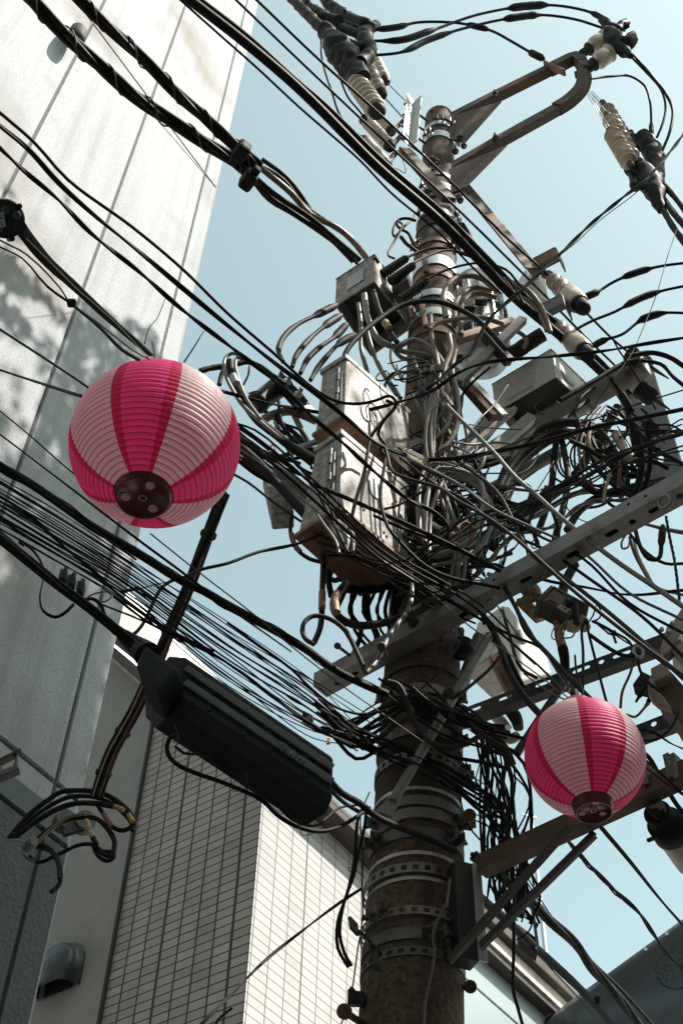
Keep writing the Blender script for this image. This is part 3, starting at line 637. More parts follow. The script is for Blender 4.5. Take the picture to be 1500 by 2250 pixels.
# upright channel strapped to the pole, lower right, with its struts and beam
ZR = lambda x, y, Y: zof(x, y, Y)
chn = thing('upright_channel', 'dark steel upright channel with a pale edge strapped to the lower pole', 'bracket', at(1030, 2110, 3.95))
a = at(1022, 2118, 3.98); b = Vector((a.x, a.y, zof(1030, 1905, 3.98))); e1 = Vector((.93, .36, 0)).normalized(); e2 = Vector((-.36, .93, 0))
mb = MB(); mb.bar(a, b, .075, .075, e2); mb.build('channel_web', 'dark_steel', chn, bevel=.003)
mb = MB()
for k in range(2): mb.bar(a + e1 * (.040 + k * .0185) - e2 * .04, b + e1 * (.040 + k * .0185) - e2 * .04, .017, .010, e2)
mb.build('pale_edge_strip', 'zinc_bright', chn, bevel=.002)
def level_pair(p, q, x, y, Y): z = zof(x, y, Y); return az(*p, z), az(*q, z)
# rusty box beam
A, B = level_pair((1046, 1911), (1520, 1695), 1046, 1911, 3.92)
def beam(A, B, hf, wb, mname, name, label, cat, holes_f=None, holes_b=None, th=.006, back=True, lip=False, group=None, parent=None, partname=None):
    """channel: A-B is the near bottom edge; front plate rises hf, bottom plate runs back wb; holes as (t, halfwidth, halfheight, v) """
    d = (B - A).normalized(); L = (B - A).length; n = Vector((d.y, -d.x, 0)).normalized()
    if n.dot(A - CAM) < 0: n = -n
    t = parent or thing(name, label, cat, A, group)
    mb = MB()
    f = plate([(0, 0), (L, 0), (L, hf), (0, hf)], [slot(tt * L, v * hf, hw, hh) for tt, hw, hh, v in (holes_f or [])], th, A + n * th / 2, d, UP); mb.add(*f)
    mb.build(partname or 'front_flange', mname, t)
    mb = MB(); f = plate([(0, 0.0), (L, 0.0), (L, wb), (0, wb)], [slot(tt * L, v * wb, hw, hh) for tt, hw, hh, v in (holes_b or [])], th, A + UP * (-th / 2 - .0005), d, n); mb.add(*f)
    mb.build('web', mname, t)
    if back: mb = MB(); f = plate([(0, 0), (L, 0), (L, hf), (0, hf)], [], th, A + n * (wb - th / 2), d, UP); mb.add(*f); mb.build('back_flange', mname, t)
    return t, d, n, L
# lower rusty beam
t, d, n, L = beam(A, B, .055, .062, 'rust_brown', 'box_arm', 'rusty brown box arm passing just behind the smaller lantern', 'bracket arm')
mb = MB(); mb.bar(A + d * .02 + n * .031 + UP * .06, B + n * .031 + UP * .06, .062, .008); mb.build('top_plate', 'rust_brown', t)
for k, x in enumerate((1417, 1470, 1483)):
    c = hit(x, 1700 if k == 0 else 1685, A, n); mb = MB(); mb.box(c + n * .03, d, n, UP, .022, .085, .10); mb.build('tie_strap', 'zinc_dull', t)
for i, (p, q) in enumerate((((985, 2108), (1247, 1815)), ((1052, 2078), (1305, 1828)))):
    a, b = at(*p, 3.9), at(*q, 3.62 + .02 * i); st = thing('diagonal_strut', ('left' if i == 0 else 'right') + ' one of the two dark angle struts under the rusty lantern arm', 'strut', a, 'struts under the rusty arm')
    mb = MB(); mb.bar(a, b, .024, .004, Vector((0, -1, .3))); mb.build('strut_face', 'dark_steel', st); mb = MB(); dd = (b - a).normalized(); s_ = dd.cross(Vector((0, -1, .3))).normalized()
    mb.bar(a + s_ * .012 + Vector((0, .012, 0)), b + s_ * .012 + Vector((0, .012, 0)), .004, .024, Vector((0, -1, .3))); mb.build('strut_leg', 'dark_steel', st)
# big galvanised crossarm with slots in its underside
A, B = level_pair((688, 1506), (1516, 1051), 930, 1372, 3.80)
hb = [(.05, .012, .012, .55), (.10, .028, .011, .55), (.42, .028, .012, .55)] + [(.585, .030, .012, .5), (.645, .014, .014, .5), (.705, .032, .013, .5), (.80, .030, .013, .5), (.85, .014, .014, .5), (.905, .032, .013, .5), (.96, .014, .014, .5)]
t, d, n, L = beam(A, B, .075, .095, 'galvanised', 'crossarm', 'long galvanised channel crossarm with slotted underside across the middle of the pole', 'crossarm', holes_f=[(.30, .010, .010, .5), (.52, .008, .008, .5), (.86, .008, .008, .6), (.90, .008, .008, .5)], holes_b=hb)
mb = MB(); mb.add(*plate([(0, 0), (L, 0), (L, .085), (0, .085)], [], .006, A + UP * .071 + n * .004, d, n)); mb.build('top_flange', 'dark_steel', t)
c = A.lerp(B, .30); mb = MB(); mb.cyl(c - n * .10 + UP * .04, c + UP * .04, .012, 10); mb.lathe(c - n * .02 + UP * .04, c + UP * .04, [(0, .024), (1, .026)], 8); mb.build('through_bolt', 'rust', t)
c = A.lerp(B, .505); mb = MB(); mb.tube(catmull([c + UP * .0 - n * .0, c - UP * .06] , .02), .009); g = [c - UP * .06 + d * math.cos(a_) * .03 + UP * (math.sin(a_) * .03 - .03) for a_ in [PI / 2 + 2 * PI * k / 16 for k in range(17)]]; mb.tube(g, .008); mb.build('eye_bolt', 'galvanised', t)
c = A.lerp(B, .935); mb = MB(); g = [c - UP * .02 + d * math.cos(a_) * .026 + UP * (math.sin(a_) * .035 - .03) for a_ in [PI / 2 + 2 * PI * k / 16 for k in range(17)]]; mb.tube(g, .008); mb.build('eye_bolt', 'galvanised', t)
# two slotted rails at right
A, B = level_pair((1004, 1588), (1520, 1396), 1200, 1515, 4.35)
beam(A, B, .075, .055, 'dark_steel', 'slotted_rail', 'dark slotted steel rail running behind the top of the smaller lantern', 'rail', holes_f=[(.08, .035, .010, .6), (.22, .035, .010, .6), (.385, .04, .011, .6), (.55, .045, .012, .6), (.635, .014, .014, .6), (.72, .045, .012, .6), (.80, .016, .016, .6), (.93, .04, .012, .6)], back=False)
A, B = level_pair((1330, 1648), (1560, 1560), 1400, 1622, 4.2)
beam(A, B, .07, .055, 'dark_steel', 'slotted_rail', 'short dark slotted rail to the right of the smaller lantern', 'rail', holes_f=[(.15, .035, .011, .6), (.48, .014, .014, .6), (.75, .035, .011, .6)], back=False)
# strut from rail to lantern
mb = MB(); a, b = at(1245, 1490, 4.25), at(1135, 1655, 4.3); mb.bar(a, b, .035, .03, Vector((0, -1, 0))); tag(mb.build('diagonal_strut', 'dark_steel', bevel=.003), 'dark diagonal strut passing down behind the smaller lantern left side', 'strut')
# long grey brace tube
a, b = at(1074, 1396, 3.92), at(862, 1762, 3.78); tb_ = thing('brace_tube', 'straight grey steel brace tube slanting across the pole front', 'brace', a); mb = MB(); mb.cyl(a, b, .0195, 14); mb.build('tube', 'galvanised', tb_)
mb = MB(); dd = (b - a).normalized(); mb.bar(b - dd * .02, b + dd * .07, .05, .008, Vector((0, -1, 0))); mb.build('flattened_end', 'galvanised', tb_)
a, b = at(1052, 1400, 4.15), at(1010, 1520, 4.15); mb = MB(); mb.cyl(a, b, .03, 14); tag(mb.build('support_tube', 'galvanised'), 'short thick grey tube standing right of the pole under the crossarm', 'tube')
# ---------- upper double arm (U shaped)
arm = thing('double_arm', 'rusty U-shaped double arm reaching up right from the pole top', 'crossarm', at(975, 300, 4.1))
UA = [(978, 268, 4.10), (1100, 207, 3.95), (1215, 148, 3.80), (1256, 128, 3.74), (1276, 126, 3.70), (1284, 150, 3.66)]
zA1 = zof(1100, 207, 4.0); zA2 = zof(1100, 312, 4.0)
pts1 = [az(985, 262, zA1), az(1220, 145, zA1), az(1250, 128, zA1)]; pts2 = [az(985, 376, zA1 - 1.0)]
def sweep(pts, wd, ht, m_, name, par):
    mb = MB(); path = catmull(pts, .05); fr = []
    for i, p in enumerate(path):
        dd = (path[min(i + 1, len(path) - 1)] - path[max(i - 1, 0)]).normalized(); s_ = dd.cross(UP); s_ = s_.normalized() if s_.length > .05 else Vector((1, 0, 0)); u_ = s_.cross(dd); fr.append((p, s_, u_))
    rings = [[p + s_ * a * wd / 2 + u_ * b * ht / 2 for a, b in ((-1, -1), (1, -1), (1, 1), (-1, 1))] for p, s_, u_ in fr]
    vs_ = [v for r in rings for v in r]; fs_ = [(i * 4 + k, i * 4 + (k + 1) % 4, (i + 1) * 4 + (k + 1) % 4, (i + 1) * 4 + k) for i in range(len(rings) - 1) for k in range(4)]
    mb.add(vs_, fs_); mb.add(rings[0], [(3, 2, 1, 0)]); mb.add(rings[-1], [(0, 1, 2, 3)]); return mb.build(name, m_, par, bevel=.006)
sweep([at(972, 272, 4.12), at(1100, 207, 3.98), at(1215, 150, 3.85)], .085, .085, 'rust', 'upper_arm_tube', arm)
sweep([at(1205, 155, 3.86), at(1235, 140, 3.83), at(1262, 128, 3.80), at(1277, 140, 3.79), at(1283, 170, 3.80), at(1276, 195, 3.83), at(1250, 222, 3.87), at(1222, 240, 3.90)], .095, .095, 'rust', 'bent_end', arm)
sweep([at(972, 384, 4.12), at(1090, 315, 3.98), at(1232, 236, 3.90)], .080, .085, 'rust', 'lower_arm_tube', arm)
for (p, q, r, s) in (((968, 262), (985, 305), (1020, 312), (1100, 222)), ((966, 380), (985, 425), (1022, 410), (1112, 318))):
    mb = MB(); vs_ = [at(*v, 4.06 - .0012 * (v[0] - 966)) for v in (p, q, r, s)]; vs2 = [v + Vector((.004, .012, 0)) for v in vs_]
    mb.add(vs_ + vs2, [(0, 1, 2, 3), (7, 6, 5, 4), (0, 1, 5, 4), (1, 2, 6, 5), (2, 3, 7, 6), (3, 0, 4, 7)]); mb.build('gusset', 'rust', arm)
for x, y, Y in ((1018, 318, 4.0), (1010, 300, 4.0), (1000, 330, 4.0), (1010, 437, 4.0), (960, 240, 4.05), (950, 245, 4.05), (1087, 205, 3.93), (1088, 300, 3.93), (948, 348, 4.0), (957, 352, 4.0)):
    c = at(x, y, Y); mb = MB(); mb.cyl(c - UP * .06, c + UP * .06, .012, 8); mb.lathe(c - UP * .03, c - UP * .005, [(0, .026), (1, .026)], 6); mb.build('bolt', 'rust', arm)
for (p, q) in (((1195, 140), (1240, 160)), ((1262, 165), (1300, 150))):
    mb = MB(); mb.bar(at(*p, 3.82), at(*q, 3.78), .06, .02); mb.build('clamp_plate', 'rust_bright', arm, bevel=.004)
# strut from the arm down to the lower bracket
a, b = at(1010, 400, 4.1), at(1168, 590, 4.12); st = thing('diagonal_strut', 'rusty angle strut from the double arm down to the insulator bracket', 'strut', a)
mb = MB(); mb.bar(a, b, .10, .012, Vector((.2, -1, 0))); mb.build('strut_face', 'rust', st); mb = MB(); dd = (b - a).normalized(); sd_ = dd.cross(Vector((.2, -1, 0))).normalized(); sd_ = sd_ if sd_.x > 0 else -sd_
mb.bar(a + sd_ * .05 + Vector((0, .04, 0)), b + sd_ * .05 + Vector((0, .04, 0)), .010, .09, Vector((.2, -1, 0))); mb.build('strut_leg', 'rust_bright', st)
a, b = at(1005, 490, 4.25), at(1075, 600, 4.3); mb = MB(); mb.bar(a, b, .10, .02, Vector((.2, -1, 0))); tag(mb.build('diagonal_strut', 'dark_steel', bevel=.004), 'dark angle strut beside the pole just below the rusty bands', 'strut')
# ================================================================= BOXES, INSULATORS, LANTERNS
def vprism(pts, z, h, mname, name, parent=None, bevel=.006, **k):
    """upright box from four bottom corners given as pixels at height z"""
    b = [az(x, y, z) for x, y in pts]; mb = MB(); mb.hexa(b, [v + UP * h for v in b]); return mb.build(name, mname, parent, bevel=bevel, **k), b
def openbox(pts, z, h, mname, t, th=.006):
    """box open below: four walls and a top, dark inside"""
    b = [az(x, y, z) for x, y in pts]; c = sum(b, Vector()) / 4
    mb = MB(); inn = [v + (c - v).normalized() * th * 1.6 for v in b]
    for i in range(4):
        j = (i + 1) % 4; mb.hexa([b[i], b[j], inn[j], inn[i]], [v + UP * h for v in (b[i], b[j], inn[j], inn[i])])
    mb.build('housing', mname, t); mb = MB(); mb.hexa([v + UP * (h * .55) for v in inn], [v + UP * (h - .002) for v in inn]); mb.build('inner_tray', 'dark_steel', t)
    mb = MB(); o_ = [v - (c - v).normalized() * .006 for v in b]; mb.hexa([v + UP * (h + .001) for v in o_], [v + UP * (h + .012) for v in o_]); mb.build('lid', mname, t, bevel=.003)
    return b
# ---- junction box upper left
z = zof(822, 617, 3.80); t = thing('junction_box', 'small weathered metal junction box with pale label, upper left of the pole', 'junction box', at(822, 617, 3.8))
b = openbox([(736, 672), (822, 617), (903, 722), (815, 784)], z, .33, 'cabinet', t)
d = (b[1] - b[0]).normalized(); nrm = Vector((d.y, -d.x, 0)); nrm = nrm if nrm.dot(CAM - b[0]) > 0 else -nrm
c = b[0].lerp(b[1], .52) + UP * .17; mb = MB(); mb.box(c + nrm * .004, d, UP, nrm, (b[1] - b[0]).length * .42, .15, .003); mb.build('label_plate', 'sticker', t)
mb = MB(); mb.box(b[1] + UP * .30 + (b[2] - b[1]).normalized() * .02, d, UP, nrm, .03, .03, .05); mb.build('latch', 'dark_steel', t)
for i, (x1, y1, x2, y2, Y) in enumerate(((838, 604, 893, 567, 3.88), (858, 618, 908, 583, 3.86), (877, 660, 936, 618, 3.82))):
    g = thing('cable_boot', ['upper', 'middle', 'lowest'][i] + ' of three ridged grey cable boots right of the junction box', 'cable boot', at(x1, y1, Y), 'ridged boots on the junction box')
    a, e = at(x1, y1, Y), at(x2, y2, Y - .05); mb = MB(); R = 15.5 * mpp(a); prof = []
    for k in range(41): tt = k / 40; prof.append((tt, R * (1 - .18 * tt) * (1 + .07 * math.sin(tt * 2 * PI * 9)) * (1 if tt < .93 else .8)))
    mb.lathe(a, e, prof, 16, squash=.72); mb.build('boot_sleeve', 'dark_pvc', g)
# black box between
mb = MB(); mb.box(at(882, 628, 3.9), (.8, -.5, .2), (.3, .9, 0), UP, .12, .10, .12); tag(mb.build('coupling_block', 'zinc_dull', bevel=.006), 'dark square coupling with bright rim between the ridged boots', 'coupling')
# ---- two control cabinets on the left of the pole
CABR = []
def cabinet(pts, Yb, yb, h, label, mname='cabinet', hinge=True, ovals=(), dots=(), taper=0):
    z = zof(pts[1][0], pts[1][1], Yb); t = thing('control_cabinet', label, 'cabinet', at(pts[1][0], pts[1][1], Yb))
    b = [az(x, y, z) for x, y in pts]; tp = [v + UP * h for v in b]; tp[0] = tp[0].lerp(tp[1], taper); tp[3] = tp[3].lerp(tp[2], taper); mb = MB(); mb.hexa(b, tp); mb.build('housing', mname, t, bevel=.018)
    c = sum(b, Vector()) / 4; mb = MB(); fl = [v - (c - v).normalized() * .014 for v in b]; mb.hexa([v - UP * .022 for v in fl], [v + UP * .003 for v in fl]); mb.build('base_flange', 'rust_bright', t, bevel=.003)
    mb = MB(); tq = [v + (v - sum(tp, Vector()) / 4).normalized() * .012 for v in tp]; mb.hexa([v - UP * .03 for v in tq], [v + UP * .012 for v in tq]); mb.build('lid_rim', mname, t, bevel=.006)
    d = (b[1] - b[0]).normalized(); n1 = Vector((d.y, -d.x, 0)); n1 = n1 if n1.dot(CAM - b[0]) > 0 else -n1
    if hinge:
        q = b[1].lerp(b[0], .22) + n1 * .012; mb = MB()
        for k in range(5): mb.cyl(q + UP * (h * (.28 + .11 * k)), q + UP * (h * (.375 + .11 * k)), .012 if k % 2 else .009, 8)
        mb.box(q + UP * h * .5 - n1 * .004, d, UP, n1, .045, h * .5, .006); mb.build('hinge', 'zinc_dull', t)
    d2 = (b[2] - b[1]).normalized(); n2 = Vector((d2.y, -d2.x, 0)); n2 = n2 if n2.dot(CAM - b[1]) > 0 else -n2
    for (u, v, rx, ry) in ovals:
        mb = MB(); c = b[1].lerp(b[2], u) + UP * h * v; L = [c + n2 * .004 + d2 * math.cos(2 * PI * k / 24) * rx + UP * math.sin(2 * PI * k / 24) * ry for k in range(24)]
        mb.add(L + [p + n2 * .002 for p in L], [tuple(range(23, -1, -1)), tuple(range(24, 48))] + [(k, (k + 1) % 24, 24 + (k + 1) % 24, 24 + k) for k in range(24)]); mb.build('oval_sticker', 'sticker', t)
    mb = MB()
    for (u, v) in dots:
        c = b[1].lerp(b[2], u) + UP * h * v; mb.lathe(c, c + n2 * .005, [(0, .007), (1, .007)], 8)
    if dots: mb.build('rivets', 'ink', t)
    return t, b, n1, n2, h
cabinet([(690, 955), (757, 914), (905, 1040), (830, 1100)], 3.46, 914, .53, 'upper of two dappled metal cabinets left of the pole', ovals=[(.30, .32, .035, .06)], taper=.12)
cabinet([(652, 1176), (746, 1114), (900, 1238), (790, 1300)], 3.43, 1114, .555, 'lower of two dappled metal cabinets left of the pole, with oval sticker', ovals=[(.48, .58, .04, .065)], taper=.32, dots=[(.30, .22), (.33, .20), (.62, .12), (.66, .10)])
mb = MB(); mb.bar(at(622, 1145, 3.95), at(600, 1050, 4.0), .11, .10, Vector((0, -1, 0))); tag(mb.build('metal_box', 'cabinet', bevel=.01), 'narrow grey steel box behind the cables left of the lower cabinet', 'box')
a, b = at(598, 1048, 3.8), at(690, 1115, 3.75); mb = MB(); mb.bar(a, b, .10, .02, Vector((.3, -1, .3))); mb.bar(a + UP * .05, b + UP * .05, .02, .09, Vector((.3, -1, .3))); tag(mb.build('steel_channel', 'galvanised', bevel=.004), 'grey steel channel left of the lower cabinet with a yellow corner', 'channel')
# bright bracket near the loops left of upper cabinet
t = thing('angle_bracket', 'bright galvanised angle bracket with two bolts behind the black cables', 'bracket', at(640, 850, 3.9))
a, b = at(620, 838, 3.85), at(680, 905, 3.85); mb = MB(); mb.bar(a, b, .10, .008, Vector((.4, -1, .2))); mb.build('plate', 'zinc_bright', t, bevel=.002); mb = MB(); mb.bar(a + Vector((-.03, .02, .06)), b + Vector((-.03, .02, .06)), .008, .10, Vector((.4, -1, .2))); mb.build('flange', 'dark_steel', t, bevel=.002)
for x, y in ((631, 842), (655, 870)):
    c = at(x, y, 3.83); mb = MB(); mb.lathe(c, c + Vector((.02, -.05, .01)), [(0, .026), (.3, .026), (.3, .013), (1, .013)], 12); mb.build('bolt', 'zinc_bright', t)
a, b = at(560, 890, 3.9), at(612, 850, 3.9); t = thing('cylinder_insulator', 'dark cylinder joint lying behind the cable loops beside the big lantern', 'insulator', a); mb = MB(); mb.lathe(a, b, [(0, .05), (.08, .065), (.2, .065), (.22, .058), (1, .062)], 20); mb.build('barrel', 'dark_pvc', t); mb = MB(); mb.lathe(a - (b - a) * .06, a, [(0, .03), (1, .03)], 12); mb.build('end_ring', 'zinc_dull', t)
# ---- cabinet at right of the pole
z = zof(1221, 827, 4.2); t = thing('terminal_cabinet', 'pale metal box with black open underside, right of the pole', 'cabinet', at(1221, 827, 4.2))
b = openbox([(1088, 905), (1221, 827), (1300, 902), (1160, 985)], z, .30, 'cabinet_pale', t)
d = (b[1] - b[0]).normalized(); n1 = Vector((d.y, -d.x, 0)); n1 = n1 if n1.dot(CAM - b[0]) > 0 else -n1
c = b[0].lerp(b[1], .42) + UP * .05; mb = MB(); mb.box(c + n1 * .003, d, UP, n1, .20, .03, .003); mb.build('label_strip', 'sticker', t)
d2 = (b[2] - b[1]).normalized(); n2 = Vector((d2.y, -d2.x, 0)); n2 = n2 if n2.dot(CAM - b[1]) > 0 else -n2
mb = MB(); c = b[1].lerp(b[2], .4) + UP * .16; L = [c + n2 * .003 + d2 * math.cos(2 * PI * k / 24) * .07 + UP * math.sin(2 * PI * k / 24) * .09 for k in range(24)]; mb.add(L + [p + n2 * .002 for p in L], [tuple(range(23, -1, -1)), tuple(range(24, 48))]); mb.build('oval_sticker', 'sticker', t)
# arc-shaped cable clamps on top left of it
for k, (x, y) in enumerate(((1118, 770), (1140, 755), (1160, 742))):
    a, e = at(x, y + 12, 4.25), at(x + 32, y - 8, 4.2); mb = MB(); mb.lathe(a, e, [(0, .045), (.1, .05), (1, .05)], 16); o = mb.build('cable_gland', 'dark_pvc'); tag(o, ['leftmost', 'middle', 'rightmost'][k] + ' of three grey cable glands on the pale box top', 'gland', 'glands above the pale box')
# ---- drum transformer behind the big cable
a = at(1062, 792, 4.35); t = thing('drum_transformer', 'silvery upright drum behind the tan hoses right of the pole', 'transformer', a); top = a + UP * 1.0
mb = MB(); mb.lathe(a, top, [(0, .10), (.02, .165), (.1, .165), (.1, .172), (.13, .172), (.13, .165), (.9, .165), (.95, .15), (1, .08)], 28); mb.build('drum', 'zinc_bright', t)
mb = MB()
for g in range(-3, 4): mb.bar(a + Vector((math.sin(g * .45) * .17, -math.cos(g * .45) * .17, .12)), a + Vector((math.sin(g * .45) * .17, -math.cos(g * .45) * .17, .8)), .012, .03, Vector((math.sin(g * .45), -math.cos(g * .45), 0)))
mb.build('cooling_ribs', 'zinc_bright', t)
for (x1, y1, x2, y2) in ((1000, 690, 1108, 690), (1005, 745, 1100, 745)):
    mb = MB(); mb.lathe(at(1058, y1 + 10, 4.35) - UP * .03, at(1058, y1 + 10, 4.35) + UP * .03, [(0, .176), (1, .176)], 28); mb.build('drum_band', 'zinc_dull', t)
for (x, y) in ((1025, 670), (1052, 655)):
    mb = MB(); mb.box(at(x, y, 4.14), (1, 0, 0), (0, 1, 0), UP, .10, .05, .12); mb.build('drum_bracket', 'dark_steel', t, bevel=.004)
mb = MB(); mb.box(at(1172, 640, 4.35), (.9, .4, 0), (-.4, .9, 0), UP, .16, .10, .34); tag(mb.build('metal_case', 'zinc_bright', bevel=.006), 'silvery flat case behind the two crossing cables right of the hoses', 'case')
# ---- small beams round the middle
def sbeam(p, q, Yp, Yq, wd, ht, mname, label, up=(0, 0, 1), cat='beam', name='steel_beam', bevel=.004):
    mb = MB(); mb.bar(at(*p, Yp), at(*q, Yq), wd, ht, Vector(up)); return tag(mb.build(name, mname, bevel=bevel), label, cat)
sbeam((1005, 842), (1148, 702), 3.86, 3.84, .045, .055, 'galvanised', 'pale square steel tube slanting up right beside the pole middle')
sbeam((985, 752), (1125, 708), 4.0, 4.15, .06, .05, 'rust_bright', 'rusty horizontal steel bar under the silvery drum')
sbeam((1066, 738), (1118, 796), 3.82, 3.86, .06, .05, 'dark_steel', 'short dark square bar crossing the pale slanting tube')
sbeam((998, 796), (1108, 912), 3.98, 4.02, .05, .012, 'zinc_bright', 'sunlit flat bar running down right to the pale box', (0, -1, .5))
sbeam((1000, 815), (1092, 918), 4.0, 4.04, .10, .05, 'rust_bright', 'brown shaded channel just below the sunlit flat bar', (0, -1, .5))
sbeam((975, 745), (1000, 790), 3.85, 3.85, .09, .06, 'rust', 'brown rusty block clamped on the pole below the tan hose', (0, -1, .2))
sbeam((1000, 1010), (1130, 900), 4.2, 4.3, .05, .03, 'cabinet', 'pale flat bar under the pale box, left side', (0, 0, 1))
sbeam((1010, 1050), (1165, 920), 4.2, 4.3, .07, .06, 'galvanised', 'grey channel under the pale box behind the hoses', (0, 0, 1))
sbeam((1030, 985), (1100, 900), 4.35, 4.35, .16, .02, 'cabinet', 'brown plate in shade under the pale box', (0, -1, 1))
sbeam((760, 1232), (900, 1200), 4.0, 3.95, .05, .02, 'dark_steel', 'dark flat bar under the lower cabinet', (0, -1, .5))
sbeam((855, 1218), (938, 1172), 3.80, 3.86, .035, .01, 'orange', 'orange plastic marker plate beside the lower cabinet', (0, -1, .5), 'marker', 'marker_plate')
sbeam((905, 1238), (960, 1210), 3.84, 3.9, .035, .02, 'galvanised', 'grey bar end pointing right below the orange marker', (0, 0, 1))
sbeam((912, 1262), (962, 1222), 3.9, 3.95, .06, .05, 'galvanised', 'grey ribbed bracket on the pole below the orange marker', (0, -1, .2))
sbeam((990, 1350), (1050, 1330), 4.0, 4.1, .05, .07, 'dark_steel', 'dark block under the crossarm right of the pole', (0, 0, 1))
# blue-grey horizontal tube at right
z = zof(1240, 905, 4.4); a, b = az(1090, 990, z), az(1418, 800, z); t = thing('support_tube', 'thick blue-grey horizontal tube behind the cable loops at right', 'tube', a); mb = MB(); mb.cyl(a, b, .075, 22); mb.build('tube', 'galvanised', t)
for tt in (.28, .62, .8): c = a.lerp(b, tt); dd = (b - a).normalized(); mb = MB(); mb.lathe(c - dd * .012, c + dd * .012, [(0, .081), (1, .081)], 22); mb.build('strap', 'rust_bright', t)
# second tube
a, b = az(1080, 1075, z - .3), az(1230, 990, z - .3); mb = MB(); mb.cyl(a, b, .04, 16); tag(mb.build('support_tube', 'grey_pvc'), 'short grey conduit pointing right below the pale box', 'tube')
# pale rusty vertical plate at far right
a = at(1462, 1075, 4.6); t = thing('upright_plate', 'pale rust-streaked slotted upright at the right picture edge', 'plate', a)
hh = zof(1440, 792, 4.6) - a.z; f = plate([(-.13, 0), (.13, 0), (.13, hh * .97), (.05, hh), (-.05, hh), (-.13, hh * .97)], [slot(.02, hh * v, .018, .035) for v in (.2, .42, .63, .82)], .008, a, Vector((.90, -.43, 0)), UP)
mb = MB(); mb.add(*f); mb.build('slotted_face', 'galvanised', t); mb = MB(); mb.box(a + Vector((.90, -.43, 0)) * .134 + Vector((.43, .90, 0)) * .045 + UP * hh / 2, (.90, -.43, 0), (.43, .90, 0), UP, .008, .08, hh * .96); mb.build('side_flange', 'zinc_bright', t)
def lug_(p, q, Yp, Yq, R, label):
    a, b = at(*p, Yp), at(*q, Yq); t = thing('cable_clevis', label, 'clevis', a); mb = MB(); mb.lathe(a, a.lerp(b, .55), [(0, R * .8), (.05, R * 1.05), (.25, R * 1.05), (.3, R * .9), (.8, R), (1, R * .7)], 18); mb.build('body', 'dark_pvc', t)
    mb = MB(); dd = (b - a); mb.lathe(a.lerp(b, .5), b, [(0, R * .75), (.5, R * .5), (1, R * .2)], 14, squash=.4); mb.build('flattened_tail', 'rust', t)
lug_((1378, 775), (1468, 832), 4.2, 4.25, .055, 'upper of three dark clevises in front of the pale slotted upright')
lug_((1400, 852), (1470, 900), 4.2, 4.25, .06, 'middle of three dark clevises in front of the pale slotted upright')
lug_((1415, 930), (1462, 975), 4.2, 4.25, .05, 'lower of three dark clevises in front of the pale slotted upright')
# ---- insulator helper
def insul(a, b, R, n, core, label, group=None, mname='porcelain', cap='dark_pvc', name='insulator', capA=.10, capB=.10, thin=False):
    t = thing(name, label, 'insulator', a, group); L = (b - a); prof = []; m = n * 16
    for k in range(m + 1):
        f = (k / 16) % 1; q = (math.sin(PI * f) ** (.8 if not thin else 7.0)) if k < m else 0; prof.append((capA + (1 - capA - capB) * k / m, core + (R - core) * q))
    mb = MB(); mb.lathe(a, b, prof, 22); mb.build('porcelain_body', mname, t)
    mb = MB(); mb.lathe(a, b, [(-.02, core * .7), (0, core * 1.15), (capA, core * 1.1)], 14); mb.build('end_cap', cap, t); mb = MB(); mb.lathe(a, b, [(1 - capB, core * 1.15), (.97, core * 1.1), (1, core * .8)], 14); mb.build('end_cap', cap, t)
    return t
def mp(x, y, Y): return mpp(at(x, y, Y))
k = mp(830, 200, 3.6)
insul(at(776, 172, 3.55), at(832, 250, 3.62), 24 * k, 7, 17 * k, 'largest of the three cream strain insulators below the black cover', 'upper left strain insulators')
insul(at(795, 120, 3.75), at(841, 212, 3.8), 16 * k, 7, 11 * k, 'middle of the three cream strain insulators below the black cover', 'upper left strain insulators')
insul(at(808, 95, 3.9), at(849, 182, 3.95), 15 * k, 7, 10.5 * k, 'upper of the three cream strain insulators, topmost beside the black cover', 'upper left strain insulators')
insul(at(808, 240, 3.95), at(862, 292, 3.98), 13.5 * k, 12, 11 * k, 'upper of three small ribbed insulators left of the pole top', 'small ribbed insulators')
insul(at(800, 262, 3.85), at(860, 326, 3.9), 15 * k, 12, 12 * k, 'middle of three small ribbed insulators left of the pole top', 'small ribbed insulators')
insul(at(796, 310, 3.75), at(850, 368, 3.8), 16 * k, 12, 13 * k, 'lowest of three small ribbed insulators left of the pole top', 'small ribbed insulators')
for i, (p, q, Ya, Yb) in enumerate((((848, 180), (890, 222), 3.95, 4.05), ((840, 210), (884, 258), 3.8, 3.98), ((832, 246), (888, 306), 3.62, 3.9))):
    mb = MB(); mb.bar(at(*p, Ya), at(*q, Yb), .028, .008, Vector((.5, -.7, .4))); tag(mb.build('link_rod', 'zinc_bright'), ['topmost', 'middle', 'lowest'][i] + ' bright flat link joining a strain insulator to the white bracket', 'link rod', 'links to the white bracket')
for i, (p, q) in enumerate((((862, 290), (888, 262)), ((860, 322), (882, 296)), ((850, 362), (868, 336)))):
    mb = MB(); mb.bar(at(*p, 3.9), at(*q, 4.0), .05, .03); tag(mb.build('insulator_bracket', 'rust', bevel=.004), ['topmost', 'middle', 'lowest'][i] + ' rusty stub holding a small ribbed insulator by the pole top', 'bracket', 'stubs of the small insulators')
